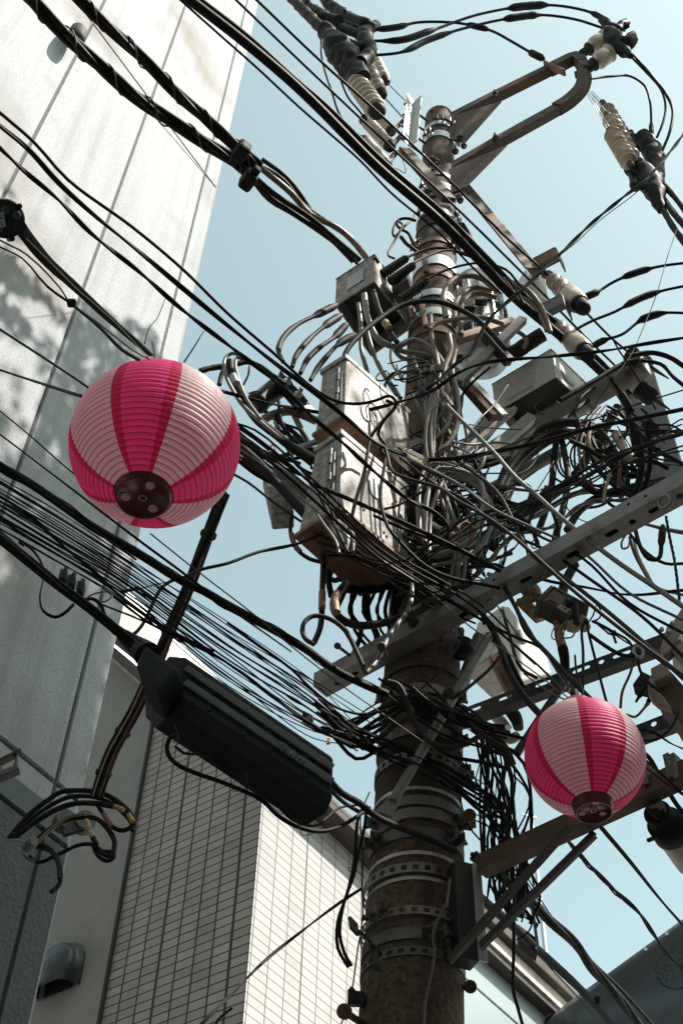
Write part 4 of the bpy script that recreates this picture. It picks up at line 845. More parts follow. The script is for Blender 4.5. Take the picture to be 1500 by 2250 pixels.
# white slotted bracket bar by the pole top
t = thing('bracket_bar', 'sunlit white slotted bar standing left of the pole top', 'bracket', at(902, 322, 3.95)); a = at(900, 322, 3.95); b = at(910, 222, 3.95)
U = Vector((.75, -.66, 0)).normalized(); V = (b - a).normalized(); L = (b - a).length; hl_ = [slot(.03, L * v, .012, .012) for v in (.12, .38, .65, .9)]
mb = MB(); mb.add(*plate([(0, 0), (.075, 0), (.075, L), (0, L)], hl_, .006, a, U, V)); mb.build('sunlit_face', 'cabinet_pale', t); mb = MB()  # sunlight put into the colour: this face is paler than the shaded one
mb.add(*plate([(0, 0), (.09, 0), (.09, L), (0, L)], [slot(.045, L * v, .026, .012) for v in (.15, .32, .5, .68, .85)], .006, a - U * .004, Vector((-.66, -.75, 0)).normalized() * 1.0, V)); mb.build('shaded_face', 'zinc_bright', t)
for v in (.05, .3, .55, .8): mb = MB(); c = a + V * L * v; mb.cyl(c + Vector((-.08, -.05, 0)), c + Vector((.12, .1, .02)), .010, 8); mb.build('through_bolt', 'dark_steel', t)
sbeam((888, 330), (985, 440), 3.95, 3.92, .10, .05, 'rust', 'brown wooden-looking arm running down right from the white bar', (.3, -1, 0))
# black insulating cover, top left
ct = thing('insulating_cover', 'big black insulating cover with three tubes at the top of the picture', 'cover', at(750, 100, 3.6))
def blob(P, m_, name, par, seed=0, n=10, taper=.3):
    """lumpy tube through (x, y, Y, half width px)"""
    pts = [at(x, y, Y) for x, y, Y, _ in P]; rr = [q * mpp(p) for p, (_, _, _, q) in zip(pts, P)]; path = catmull(pts, .02); m = len(path) - 1
    def rad(t):
        s_ = t * (len(rr) - 1); i = min(int(s_), len(rr) - 2); f = s_ - i; r = rr[i] * (1 - f) + rr[i + 1] * f; return r * (1 + .06 * noise.noise(Vector((t * 9, seed, 0))))
    mb = MB(); mb.tube(path, rad, n + 4)
    for i, v in enumerate(mb.v): mb.v[i] = v + Vector((noise.noise(v * 11), noise.noise(v * 11 + Vector((9, 0, 0))), noise.noise(v * 11 + Vector((0, 9, 0))))) * rr[len(rr) // 2] * .26
    return mb.build(name, m_, par)
blob([(712, 62, 3.55, 14), (728, 88, 3.55, 22), (748, 112, 3.55, 32), (768, 138, 3.55, 34), (782, 165, 3.55, 28), (790, 182, 3.55, 23)], 'rubber', 'main_boot', ct, 1, 14)
blob([(640, -4, 3.6, 11), (670, 26, 3.58, 12), (700, 56, 3.56, 12), (722, 78, 3.55, 14)], 'rubber', 'cable_sleeve', ct, 2); blob([(663, -6, 3.65, 9), (690, 22, 3.62, 9), (716, 42, 3.6, 16), (740, 52, 3.6, 18)], 'rubber', 'cable_sleeve', ct, 3); blob([(705, -5, 3.7, 7), (722, 10, 3.68, 13), (742, 24, 3.66, 14), (760, 40, 3.64, 16), (790, 55, 3.62, 18)], 'rubber', 'cable_sleeve', ct, 4)
for i, (x1, y1, x2, y2) in enumerate(((758, 34, 818, 58), (745, 60, 812, 84), (748, 88, 812, 112))):
    a, b = at(x1, y1, 3.5), at(x2, y2, 3.5); mb = MB(); mb.lathe(a, b, [(0, 4 * k), (.06, 11 * k), (.6, 11 * k), (.62, 14 * k), (.82, 14 * k), (.84, 10 * k), (1, 9 * k)], 14); mb.build('tap_tube', 'closure', ct)
mb = MB(); mb.box(at(757, 22, 3.5), (1, 0, 0), (0, 1, 0), UP, .03, .03, .07); mb.build('clip', 'rubber', ct, bevel=.006)
blob([(826, 55, 3.6, 10), (812, 62, 3.55, 14), (800, 82, 3.5, 18), (812, 115, 3.5, 16), (790, 140, 3.5, 18)], 'rubber', 'cover_skirt', ct, 5)
# ---- post insulators on the double arm
for i, (x1, y1, x2, y2) in enumerate(((1278, 118, 1335, 80), (1288, 152, 1345, 112))):
    a, b = at(x1, y1, 3.75), at(x2, y2, 3.66); t = thing('post_insulator', ('upper' if i == 0 else 'lower') + ' of two cream post insulators at the tip of the double arm', 'insulator', a, 'post insulators on the double arm')
    kk = mpp(a); mb = MB(); mb.lathe(a, b, [(0, 10 * kk), (.22, 10 * kk), (.24, 15 * kk), (.27, 16 * kk), (.29, 12 * kk)], 20); mb.build('metal_base', 'dark_pvc', t)
    mb = MB(); mb.lathe(a, b, [(.29, 8 * kk), (.40, 8 * kk), (.42, 18 * kk), (.47, 20 * kk), (.72, 20 * kk), (.76, 17 * kk), (.77, 12 * kk), (.83, 12 * kk), (.85, 21 * kk), (.88, 21 * kk), (.93, 13 * kk), (1, 12 * kk)], 26); mb.build('porcelain_body', 'porcelain', t)
ct = thing('insulating_cover', 'black insulating cover on the two post insulators at top right', 'cover', at(1365, 95, 3.65))
for P, s_ in (([(1318, 42, 3.62, 7), (1338, 58, 3.62, 9), (1355, 66, 3.62, 13), (1366, 54, 3.62, 11), (1374, 48, 3.62, 9)], 1), ([(1330, 62, 3.62, 8), (1345, 80, 3.62, 16), (1362, 98, 3.62, 22), (1378, 96, 3.6, 16), (1388, 82, 3.6, 12)], 2), ([(1352, 100, 3.62, 16), (1370, 112, 3.62, 12), (1386, 122, 3.6, 7)], 3)):
    blob(P, 'rubber', 'cover_lobe', ct, s_)
for x, y in ((1372, 56), (1384, 88)): mb = MB(); mb.box(at(x, y, 3.6), (.8, -.3, .5), (.3, .9, 0), (-.5, 0, .8), .05, .04, .07); mb.build('cover_cap', 'rubber', ct, bevel=.008)
# ---- string insulators, right
kk = mp(1360, 290, 4.0)
for i, (x1, y1, x2, y2, Y) in enumerate(((1322, 225, 1400, 352, 4.1), (1332, 250, 1395, 362, 3.95), (1338, 285, 1388, 368, 3.85))):
    insul(at(x1, y1, Y), at(x2, y2, Y), 19 * kk, 8 if i == 0 else 7, 7 * kk, ['uppermost', 'middle', 'lowest'][i] + ' of three parallel cream disc strings hanging at top right', 'disc strings at top right', thin=True, cap='rust')
    for q in (-3, 3): mb = MB(); mb.cyl(at(1296 + q - 2 * i, 200 + 4 * i, Y - .1), at(x1 + q, y1, Y), .003, 5); mb.build('wire_cable', 'zinc_bright'); o = bpy.context.scene.collection.objects[-1]; tag(o, 'thin bright stay wire between the double arm and the disc strings', 'stay wire', 'stay wires of the disc strings')
ct = thing('insulating_cover', 'black hooked insulating cover below the disc strings at right', 'cover', at(1420, 390, 3.9))
for P, s_ in (([(1385, 355, 3.9, 12), (1405, 370, 3.9, 24), (1425, 395, 3.9, 26), (1440, 430, 3.9, 20), (1452, 462, 3.9, 9)], 1), ([(1408, 300, 3.95, 17), (1424, 318, 3.95, 22), (1436, 345, 3.95, 20), (1440, 380, 3.92, 20), (1445, 405, 3.9, 16)], 2), ([(1378, 370, 3.95, 10), (1390, 385, 3.95, 12), (1398, 410, 3.9, 12), (1412, 405, 3.9, 10)], 3), ([(1384, 288, 4.1, 5), (1392, 305, 4.05, 8), (1405, 325, 4.0, 9)], 4)):
    blob(P, 'rubber', 'cover_lobe', ct, s_ + 9)
# ---- cutout insulators mid right
for i, (x1, y1, x2, y2, Y) in enumerate(((1205, 608, 1275, 672, 4.2), (1217, 712, 1285, 775, 4.15))):
    t = thing('cutout_insulator', ('upper' if i == 0 else 'lower') + ' of two brown and white cutout insulators right of the pole', 'insulator', at(x1, y1, Y), 'cutout insulators')
    a, b = at(x1, y1, Y), at(x2, y2, Y - .1); kk = mpp(a) * .80; mb = MB(); mb.lathe(a, b, [(0, 12 * kk), (.1, 14 * kk), (.14, 22 * kk), (.2, 24 * kk), (.24, 18 * kk), (.3, 18 * kk), (.34, 25 * kk), (.4, 26 * kk), (.44, 20 * kk), (.5, 20 * kk), (.54, 26 * kk), (.62, 27 * kk)], 24); mb.build('brown_body', 'porcelain_brown', t)
    mb = MB(); mb.lathe(a, b, [(.62, 26 * kk), (.66, 29 * kk), (.9, 29 * kk), (.94, 26 * kk)], 26); mb.build('white_collar', 'porcelain', t); mb = MB(); mb.lathe(a, b, [(.93, 22 * kk), (1.0, 20 * kk), (1.06, 21 * kk), (1.12, 17 * kk), (1.14, 9 * kk)], 20); mb.build('black_cap', 'closure', t)
    mb = MB(); mb.lathe(at(x1 - 22, y1 - 14, Y), a, [(0, 8 * kk), (.5, 8 * kk), (.52, 12 * kk), (1, 12 * kk)], 14); mb.build('stud', 'zinc_dull', t)
    mb = MB(); c = at(x1 - 4, y1 - 38, Y); mb.box(c, (.85, -.5, .1), (.5, .85, 0), UP, .17, .12, .012); mb.box(c - UP * .06 + Vector((-.02, -.05, 0)), (.85, -.5, .1), (.5, .85, 0), UP, .17, .010, .11); mb.box(c + Vector((.085, -.03, -.06)), (.85, -.5, .1), (.5, .85, 0), UP, .010, .14, .12); mb.build('mounting_bracket', 'rust_bright' if i == 0 else 'zinc_dull', t, bevel=.002)
    mb = MB(); mb.bar(at(x1 - 6, y1 - 10, Y - .02), at(x1 + 42, y1 + 20, Y - .05), .02, .05); mb.build('fuse_link', 'dark_steel', t, bevel=.003)
# ---- 14 terminal box
t = thing('terminal_box', 'grey cast terminal box with white number 14 label and yellow putty ends', 'terminal box', at(1232, 1345, 3.6))
c = at(1228, 1340, 3.6); kk = mpp(c); U = (at(1268, 1362, 3.6) - at(1195, 1322, 3.6)).normalized(); V = (at(1222, 1380, 3.62) - at(1240, 1300, 3.62)); V = (V - U * V.dot(U)).normalized(); W_ = U.cross(V)
W_ = W_ if W_.dot(CAM - c) > 0 else -W_
mb = MB(); mb.box(c, U, V, W_, 74 * kk, 56 * kk, 50 * kk); mb.build('cast_body', 'bronze', t, bevel=.010)
mb = MB(); mb.box(c - V * 28 * kk + U * 8 * kk, U, V, W_, 92 * kk, 6 * kk, 56 * kk); mb.build('lid_edge', 'zinc_dull', t, bevel=.004)
mb = MB(); mb.box(c - U * 40 * kk, U, V, W_, 10 * kk, 60 * kk, 54 * kk); mb.build('side_clamp', 'zinc_dull', t, bevel=.004)
lab = c + W_ * 26.5 * kk + V * 16 * kk; 
mb = MB(); mb.box(lab + U * 16 * kk, U, V, W_, 25 * kk, 14 * kk, 1.2 * kk); mb.build('number_label', 'sticker', t); mb = MB(); mb.box(lab - U * 13 * kk, U, V, W_, 26 * kk, 13 * kk, 1.2 * kk); mb.build('maker_label', 'tan_tape', t)
mb = MB(); mb.add(*text_mesh('14', 15 * kk, lab + U * 16 * kk + W_ * 1.2 * kk, U, -V, .0006)); mb.build('number', 'ink', t)
mb = MB()
for r_ in range(2):
    for q in range(7): mb.box(lab - U * (22 - q * 3) * kk + V * (-2.6 + r_ * 5.2) * kk + W_ * 1.0 * kk, U, V, W_, 2.0 * kk, 3.4 * kk * (.6 + .4 * ((q * 7 + r_) % 3) / 2), .6 * kk)
mb.build('label_print', 'ink', t)
mb = MB(); mb.lathe(c + W_ * 24 * kk - V * 12 * kk + U * 12 * kk, c + W_ * 34 * kk - V * 12 * kk + U * 12 * kk, [(0, 9 * kk), (.8, 8 * kk), (1, 5 * kk)], 14); mb.build('plug', 'dark_steel', t)
mb = MB(); mb.tube(catmull([at(1246, 1330, 3.5), at(1258, 1325, 3.5), at(1262, 1345, 3.5), at(1266, 1370, 3.5)], .01), 7 * kk, 10); mb.build('handle', 'rubber', t)
for P, s_ in (([(1132, 1290, 3.6, 7), (1145, 1288, 3.6, 14), (1160, 1300, 3.6, 13), (1172, 1292, 3.6, 14), (1182, 1310, 3.6, 10)], 1), ([(1148, 1312, 3.62, 8), (1160, 1318, 3.62, 9), (1175, 1312, 3.62, 10)], 2), ([(1245, 1378, 3.6, 8), (1262, 1378, 3.6, 13), (1278, 1362, 3.6, 14), (1288, 1382, 3.6, 12)], 3)):
    blob(P, 'putty', 'putty_seal', t, s_, 12)
blob([(1222, 1368, 3.62, 9), (1228, 1395, 3.62, 10), (1236, 1424, 3.62, 11)], 'tan_tape', 'taped_neck', t, 8, 14)
blob([(1236, 1424, 3.62, 12), (1240, 1450, 3.64, 11), (1242, 1475, 3.66, 10)], 'rubber', 'black_sleeve', t, 9, 14)
sbeam((1142, 1318), (1188, 1362), 3.66, 3.66, .05, .03, 'putty', 'tan plastic strip pointing down right left of the number 14 box', (0, -1, .3), 'strip', 'plastic_strip')
# ---- pale sunlit panel behind at (1100-1210, 1330-1490)
z = zof(1100, 1475, 4.9); t = thing('equipment_box', 'sunlit pale metal equipment case behind the wires right of the pole', 'case', az(1135, 1490, z))
mb = MB(); q = [at(1103, 1330, 4.60), at(1118, 1332, 4.64), at(1200, 1440, 4.86), at(1212, 1480, 4.88), at(1140, 1500, 4.70), at(1078, 1440, 4.52)]; back = [v + Vector((-.12, .16, .02)) for v in q]
mb.add(q + back, [(0, 1, 2, 3, 4, 5), (11, 10, 9, 8, 7, 6)] + [(i, (i + 1) % 6, 6 + (i + 1) % 6, 6 + i) for i in range(6)]); mb.build('case', 'cabinet_pale', t, bevel=.012)
mb = MB(); c = at(1146, 1398, 4.71); nn_ = Vector((.75, -.6, .1)).normalized(); mb.lathe(c, c + nn_ * .012, [(0, .07), (1, .06)], 22, squash=.6); mb.build('oval_boss', 'cabinet_pale', t)
q0 = [(1075, 1440), (1095, 1430), (1142, 1500), (1120, 1530)]; mb = MB(); v1 = [at(*p, 4.5) for p in q0]; mb.add(v1 + [v + Vector((0, .06, .02)) for v in v1], [(0, 1, 2, 3), (7, 6, 5, 4), (0, 1, 5, 4), (1, 2, 6, 5), (2, 3, 7, 6), (3, 0, 4, 7)]); mb.build('lower_rim', 'rust_bright', t, bevel=.006)
# clutter under the slotted rail: bent pipe ends
for i, (P, m_) in enumerate((([(1090, 1600, 4.6, 10), (1105, 1612, 4.6, 11), (1122, 1625, 4.6, 12), (1138, 1618, 4.6, 11)], 'cream_pvc'), ([(1120, 1560, 4.6, 14), (1132, 1578, 4.6, 14), (1138, 1600, 4.6, 12)], 'dark_pvc'), ([(1085, 1570, 4.65, 12), (1100, 1585, 4.65, 13), (1112, 1600, 4.65, 12)], 'cabinet_pale'))):
    t = thing('pipe_end', ['cream bent pipe end below the dark slotted rail', 'dark pipe end hanging below the dark slotted rail', 'pale pipe stub below the dark slotted rail'][i], 'pipe', at(P[0][0], P[0][1], P[0][2])); blob(P, m_, 'pipe', t, i)
# small porcelain knobs near the pole right
for i, (x, y) in enumerate(((1015, 1425), (992, 1418))):
    t = thing('knob_insulator', ['dark round knob with grey cap right of the pole under the crossarm', 'grey ring fitting right of the pole under the crossarm'][i], 'insulator', at(x, y, 4.0)); c = at(x, y, 4.0)
    mb = MB(); mb.lathe(c - UP * .05, c + UP * .05, [(0, .02), (.2, .05), (.4, .055), (.6, .04), (.8, .05), (1, .03)], 18); mb.build('knob', 'closure' if i == 0 else 'galvanised', t); mb = MB(); mb.cyl(c + UP * .05, c + UP * .12, .014); mb.build('pin', 'zinc_dull', t)
# ---- grey clip-on wire closures
def clipbox(x1, y1, x2, y2, Y, wpx, label, yellow=False, m_='plastic_grey'):
    a, b = at(x1, y1, Y), at(x2, y2, Y); kk = mpp(a); t = thing('wire_closure', label, 'closure', a); dd = (b - a).normalized(); s_ = dd.cross(Vector((0, -1, 0))).normalized(); s_ = s_ if s_.z > 0 else -s_
    mb = MB(); mb.bar(a, b, wpx * kk, wpx * .6 * kk, Vector((0, -1, 0))); mb.build('cover', m_, t, bevel=.006)
    mb = MB(); L = (b - a).length
    for v in (.08, .92): c = a.lerp(b, v); mb.box(c + s_ * wpx * .5 * kk, dd, s_, dd.cross(s_), L * .10, wpx * .35 * kk, wpx * .5 * kk)
    mb.build('end_clips', m_, t, bevel=.003)
    if yellow:
        mb = MB(); mb.bar(a - s_ * wpx * .75 * kk, b - s_ * wpx * .75 * kk, wpx * 1.0 * kk, wpx * .5 * kk, Vector((0, -1, 0))); mb.build('tan_body', 'putty', t, bevel=.004)
        for c in (a - dd * .01, b + dd * .01 - s_ * .02): mb = MB(); mb.box(c - s_ * wpx * .4 * kk, dd, s_, dd.cross(s_), .012, wpx * 1.4 * kk, wpx * .6 * kk); mb.build('orange_end', 'orange', t, bevel=.002)
clipbox(893, 992, 942, 1016, 3.62, 15, 'grey and tan wire closure with orange ends in front of the pole', True)
clipbox(655, 985, 705, 967, 3.66, 15, 'grey wire closure left of the upper cabinet, tilted up right')
clipbox(932, 1142, 968, 1165, 3.7, 14, 'grey wire closure in shade right of the lower cabinet')
clipbox(1072, 1150, 1130, 1122, 3.9, 16, 'grey wire closure on a bracket right of the pole')
clipbox(1068, 1262, 1135, 1268, 3.72, 10, 'flat grey hook plate in front of the big crossarm', m_='galvanised')
clipbox(264, 1301, 308, 1292, 3.3, 9, 'small black wire coupler above the thick messenger cable', m_='closure')
clipbox(1185, 1093, 1205, 1070, 3.6, 14, 'black clamp block on the twisted cable right of the pole', m_='closure')
clipbox(893, 640, 905, 700, 4.0, 10, 'rusty flat bracket standing in front of the pole', m_='rust_bright')
clipbox(925, 668, 935, 720, 3.95, 12, 'brown angle bracket on the pole under the black hose', m_='rust_bright')
clipbox(932, 560, 935, 600, 3.92, 12, 'brown flat bracket on the pole beside the ridged boots', m_='rust')
clipbox(1040, 1232, 1052, 1205, 3.7, 20, 'brown rusty turnbuckle block among the wires right of the pole', m_='rust')
# ---- the two paper lanterns
def lantern_mat(name, rot):
    m = bpy.data.materials.new(name); m.use_nodes = True; t = m.node_tree; b = t.nodes['Principled BSDF']; L = t.links.new
    def mth(op, a, b_=None):
        n = t.nodes.new('ShaderNodeMath'); n.operation = op
        for i, v in enumerate((a, b_)):
            if v is None: continue
            if isinstance(v, (int, float)): n.inputs[i].default_value = v
            else: L(v, n.inputs[i])
        return n.outputs[0]
    tc = t.nodes.new('ShaderNodeTexCoord'); sp = t.nodes.new('ShaderNodeSeparateXYZ'); L(tc.outputs['Object'], sp.inputs[0])
    g = mth('ARCTAN2', sp.outputs[0], mth('MULTIPLY', sp.outputs[1], -1)); u = mth('ADD', mth('MULTIPLY', g, 4 / (2 * PI)), rot + 8.25); f = mth('FRACT', u)   # 4 pink + 4 white gores
    pink = mth('LESS_THAN', f, .5); e1 = mth('LESS_THAN', f, .085); e2 = mth('MULTIPLY', mth('GREATER_THAN', f, .415), pink); e = mth('MAXIMUM', e1, e2)
    n = t.nodes.new('ShaderNodeTexNoise'); n.inputs['Scale'].default_value = 9; n.inputs['Detail'].default_value = 4; L(tc.outputs['Object'], n.inputs['Vector'])
    def mix(fac, c1, c2):
        x = t.nodes.new('ShaderNodeMix'); x.data_type = 'RGBA'
        for i, v in ((6, c1), (7, c2)):
            if isinstance(v, tuple): x.inputs[i].default_value = (*v, 1)
            else: L(v, x.inputs[i])
        if isinstance(fac, (int, float)): x.inputs[0].default_value = fac
        else: L(fac, x.inputs[0])
        return x.outputs[2]
    c = mix(e, mix(n.outputs['Fac'], (.86, .10, .32), (.80, .085, .28)), (.60, .035, .13)); c = mix(pink, mix(n.outputs['Fac'], (.78, .68, .69), (.69, .59, .61)), c)
    L(c, b.inputs['Base Color']); b.inputs['Roughness'].default_value = .45; b.inputs['Specular IOR Level'].default_value = .35
    tr_ = t.nodes.new('ShaderNodeBsdfTranslucent'); L(c, tr_.inputs['Color']); ms = t.nodes.new('ShaderNodeMixShader'); ms.inputs[0].default_value = .66; L(b.outputs[0], ms.inputs[1]); L(tr_.outputs[0], ms.inputs[2]); L(ms.outputs[0], t.nodes['Material Output'].inputs['Surface'])
    bp = t.nodes.new('ShaderNodeBump'); bp.inputs['Distance'].default_value = .006; bp.inputs['Strength'].default_value = .6; n3 = t.nodes.new('ShaderNodeTexNoise'); n3.inputs['Scale'].default_value = 17; n3.inputs['Detail'].default_value = 4; L(tc.outputs['Object'], n3.inputs['Vector']); L(n3.outputs['Fac'], bp.inputs['Height']); L(bp.outputs[0], b.inputs['Normal'])
    M[name] = m
lantern_mat('paper_a', 0.02); lantern_mat('paper_b', -.105)
def lantern(x, y, Y, rx, ry, mname, label, capcol=(3, .034)):
    c = at(x, y, Y); R = rx * mpp(c); Hh = R * 1.00; t = thing('paper_lantern', label, 'lantern', c, 'pink and white paper lanterns')
    c0 = .33; g0 = math.asin(c0); NR = 34; per = 6; prof = []
    for k in range(NR * per + 1):
        g = -PI / 2 + g0 + (PI - 2 * g0) * k / (NR * per); f = (k / per) % 1; q = abs(math.sin(PI * f)) ** .8; r = 1 - .014 + .014 * q; prof.append((math.sin(g) * Hh * r, math.cos(g) * R * r))
    mb = MB(); n = 96; vs_ = [c + Vector((math.sin(2 * PI * j / n) * r, -math.cos(2 * PI * j / n) * r, z_)) for z_, r in prof for j in range(n)]
    fs_ = [(i * n + j, i * n + (j + 1) % n, (i + 1) * n + (j + 1) % n, (i + 1) * n + j) for i in range(len(prof) - 1) for j in range(n)]; mb.add(vs_, fs_, True); mb.build('paper_skin', mname, t)
    mb = MB()
    for k in range(1, NR):
        g = -PI / 2 + g0 + (PI - 2 * g0) * k / NR; zz, rr = math.sin(g) * Hh * .988, math.cos(g) * R * .988 + .0003
        mb.tube([c + Vector((math.sin(2 * PI * j / 60) * rr, -math.cos(2 * PI * j / 60) * rr, zz)) for j in range(61)], .0008, 5, cap=False)
    mb.build('wire_ribs', 'rib_wire', t)
    for s_, nm in ((-1, 'bottom_cap'), (1, 'top_cap')):
        z0 = s_ * math.cos(g0) * Hh; r0 = c0 * R * .98; mb = MB(); a = c + UP * (z0 - s_ * .006); b_ = c + UP * (z0 + s_ * capcol[1]); mb.lathe(a, b_, [(0, r0 * 1.02), (.1, r0 * 1.04), (.16, r0 * .99), (.95, r0 * .95), (1, r0 * .90), (1.0, r0 * .86), (.72, r0 * .84), (.70, .001)], 44); cp = mb.build(nm, 'red_plastic', t)
        if s_ < 0:
            mb = MB(); zf = c + UP * (z0 + .006 - (capcol[1] + .006) * .71)
            for q in range(3):
                g = 2 * PI * q / 3 + capcol[0]; e = zf + Vector((math.sin(g), -math.cos(g), 0)) * r0 * .60; mb2 = MB(); mb2.lathe(e + UP * .003, e - UP * .0015, [(0, r0 * .17), (1, r0 * .17)], 18); mb2.build('vent_hole', 'hole_glow_pink', cp)
            mb2 = MB(); g_ = [zf + Vector((math.cos(a_) * .008, math.sin(a_) * .008, -.004)) for a_ in [2 * PI * k / 14 for k in range(15)]]; mb2.tube(g_, .0015, 6); mb2.build('pull_ring', 'zinc_bright', cp)
    return t, c, R
t, c, R = lantern(341, 975, at(341, 975, 1).y * 0 + 1.76, 186.5, 192, 'paper_a', 'large pink and white paper lantern hanging at the left of the picture', (.5, .015))
t, c2, R2 = lantern(1284, 1664, 3.18, 131.5, 135, 'paper_b', 'smaller pink and white paper lantern hanging in front of the rusty arm', (0, .034))
print('lantern', c, R, c2, R2)
mb = MB(); h = c + UP * (R + .02); mb.cyl(h - Vector((.05, 0, 0)) + UP * .0, h + Vector((.05, 0, 0)), .012, 12); tag(mb.build('hanger_clip', 'rubber'), 'black hanger clip on top of the large lantern', 'clip')
mb = MB(); h = c2 + UP * (R2 + .03); mb.cyl(h - UP * .03, h + UP * .06, .015, 12); tag(mb.build('hanger_clip', 'rubber'), 'black hanger clip on top of the smaller lantern', 'clip')
# ---- black splice case with cone ends
a_px = (352, 1490); A0 = at(392, 1560, 3.15); B0 = at(716, 1752, 3.35)
z = zof(392, 1560, 3.05)
sc = thing('splice_case', 'long black ribbed telephone splice case hanging above the tiled building', 'splice case', at(540, 1620, 3.2))
# section defined at both ends by pixels: top-near, mid ridge, bottom-near, bottom-far, back
def end(P, Y): return [at(x, y, Y + dy) for x, y, dy in P]
Lc = end([(405, 1442, 0), (400, 1528, 0), (382, 1566, .02), (340, 1600, .10), (318, 1575, .20), (315, 1520, .26), (372, 1440, .20)], 3.0)
Rc = end([(733, 1666, 0), (733, 1752, 0), (720, 1788, .02), (672, 1818, .10), (652, 1800, .20), (648, 1740, .26), (700, 1660, .20)], 3.12)
mb = MB(); n = len(Lc); mb.add(Lc + Rc, [(i, (i + 1) % n, n + (i + 1) % n, n + i) for i in range(n)] + [tuple(range(n)), tuple(range(2 * n - 1, n - 1, -1))]); mb.build('case_body', 'closure', sc, bevel=.010)
fn = (Rc[0] - Lc[0]).cross(Lc[1] - Lc[0]).normalized(); fn = fn if fn.dot(CAM - Lc[0]) > 0 else -fn
for v in (.30, .66):
    a, b = Lc[0].lerp(Lc[1], v) + fn * .004, Rc[0].lerp(Rc[1], v) + fn * .004; mb = MB(); mb.bar(a.lerp(b, .01), a.lerp(b, .99), .030, .010, fn); mb.build('long_rib', 'emboss_dark', sc, bevel=.004)
for v in (.18, .42, .585, .82):
    a, b = Lc[0].lerp(Rc[0], v), Lc[1].lerp(Rc[1], v); mb = MB(); mb.bar(a.lerp(b, .04) + fn * .001, a.lerp(b, .96) + fn * .001, .010, .006, fn); mb.build('cross_rib', 'closure', sc, bevel=.002)
U = (Rc[0] - Lc[0]).normalized(); V = fn.cross(U); V = V if V.z > 0 else -V
c = Lc[0].lerp(Rc[0], .755).lerp(Lc[1].lerp(Rc[1], .755), .72) + fn * .011; kk = mpp(c); mb = MB(); mb.add(*text_mesh('NTT', 20 * kk, c - U * 0, U, V, .0015)); mb.build('raised_lettering', 'emboss', sc)
c = Lc[0].lerp(Rc[0], .665).lerp(Lc[1].lerp(Rc[1], .665), .66) + fn * .011
for q in (3.5, 7, 10.5): mb = MB(); mb.tube([c + U * math.cos(g) * q * kk + V * math.sin(g) * q * kk for g in [2 * PI * j / 28 for j in range(29)]], .8 * kk, 5, cap=False); mb.build('raised_emblem', 'emboss', sc)
mb = MB(); mb.lathe(at(350, 1505, 3.1), at(352, 1512, 3.0), [(0, .01), (1, .01)], 8); mb.build('bolt', 'zinc_dull', sc)
ce = thing('cable_entry_cone', 'black tapered rubber entry at the left end of the splice case', 'cable boot', at(340, 1450, 3.1))
blob([(272, 1398, 3.15, 15), (290, 1415, 3.14, 20), (312, 1428, 3.12, 26), (322, 1440, 3.10, 27)], 'closure', 'ribbed_neck', ce, 2, 16)
mb = MB(); P4 = [at(318, 1412, 2.92), at(395, 1468, 2.90), at(347, 1520, 2.90), at(297, 1462, 2.95)]; mb.add(P4 + [v + Vector((.02, .20, .02)) for v in P4], [(0, 1, 2, 3), (7, 6, 5, 4), (0, 1, 5, 4), (1, 2, 6, 5), (2, 3, 7, 6), (3, 0, 4, 7)]); mb.build('wedge', 'closure', ce, bevel=.015)
# ---- round closure at far left
t = thing('dome_closure', 'black round cable closure with ringed ports and small label at the left edge', 'closure', at(20, 478, 2.5)); c = at(14, 480, 2.45); kk = mpp(c); nn_ = (CAM - c).normalized(); nn_ = (nn_ + Vector((.25, 0, .1))).normalized(); U = nn_.cross(UP).normalized() * -1; V = nn_.cross(U); V = V if V.z > 0 else -V; U = U if U.x > 0 else -U
mb = MB(); mb.lathe(c - nn_ * .10, c, [(0, 34 * kk), (.7, 40 * kk), (.75, 43 * kk), (.95, 43 * kk), (1, 40 * kk), (1.02, 6 * kk)], 36); mb.build('dome', 'closure', t)
for i, (dx, dy) in enumerate(((12, 22), (-14, 12), (30, 4), (-20, -14), (2, -30))):
    for q in (8, 5.5, 3): mb = MB(); mb.tube([c + nn_ * .004 + U * (dx + math.cos(g) * q) * kk + V * (dy + math.sin(g) * q) * kk for g in [2 * PI * j / 20 for j in range(21)]], .9 * kk, 5, cap=False); mb.build('port_ring', 'emboss', t)
mb = MB(); cc = c + nn_ * .006 - V * 10 * kk - U * 6 * kk; U3 = (U * .75 - V * .66).normalized(); V3 = (V * .75 + U * .66).normalized(); mb.box(cc, U3, V3, nn_, 32 * kk, 14 * kk, .004); mb.build('label_tag', 'sticker', t)
mb = MB(); mb.add(*text_mesh('14', 12 * kk, cc + nn_ * .004 - U3 * 7 * kk, U3, V3, .0005)); q = cc + nn_ * .004 + U3 * 8 * kk; mb.bar(q - U3 * 4 * kk, q + U3 * 3 * kk, .9 * kk, .001, nn_); mb.add([q + U3 * 5 * kk, q + U3 * 1 * kk + V3 * 3 * kk, q + U3 * 1 * kk - V3 * 3 * kk], [(0, 1, 2)]); mb.build('label_print', 'ink', t)
for dx, dy in ((4, 41), (38, -24), (-4, -42)): mb = MB(); e = c + U * dx * kk + V * dy * kk; mb.cyl(e - nn_ * .05, e + nn_ * .004, 6 * kk); mb.build('bolt_ear', 'closure', t)
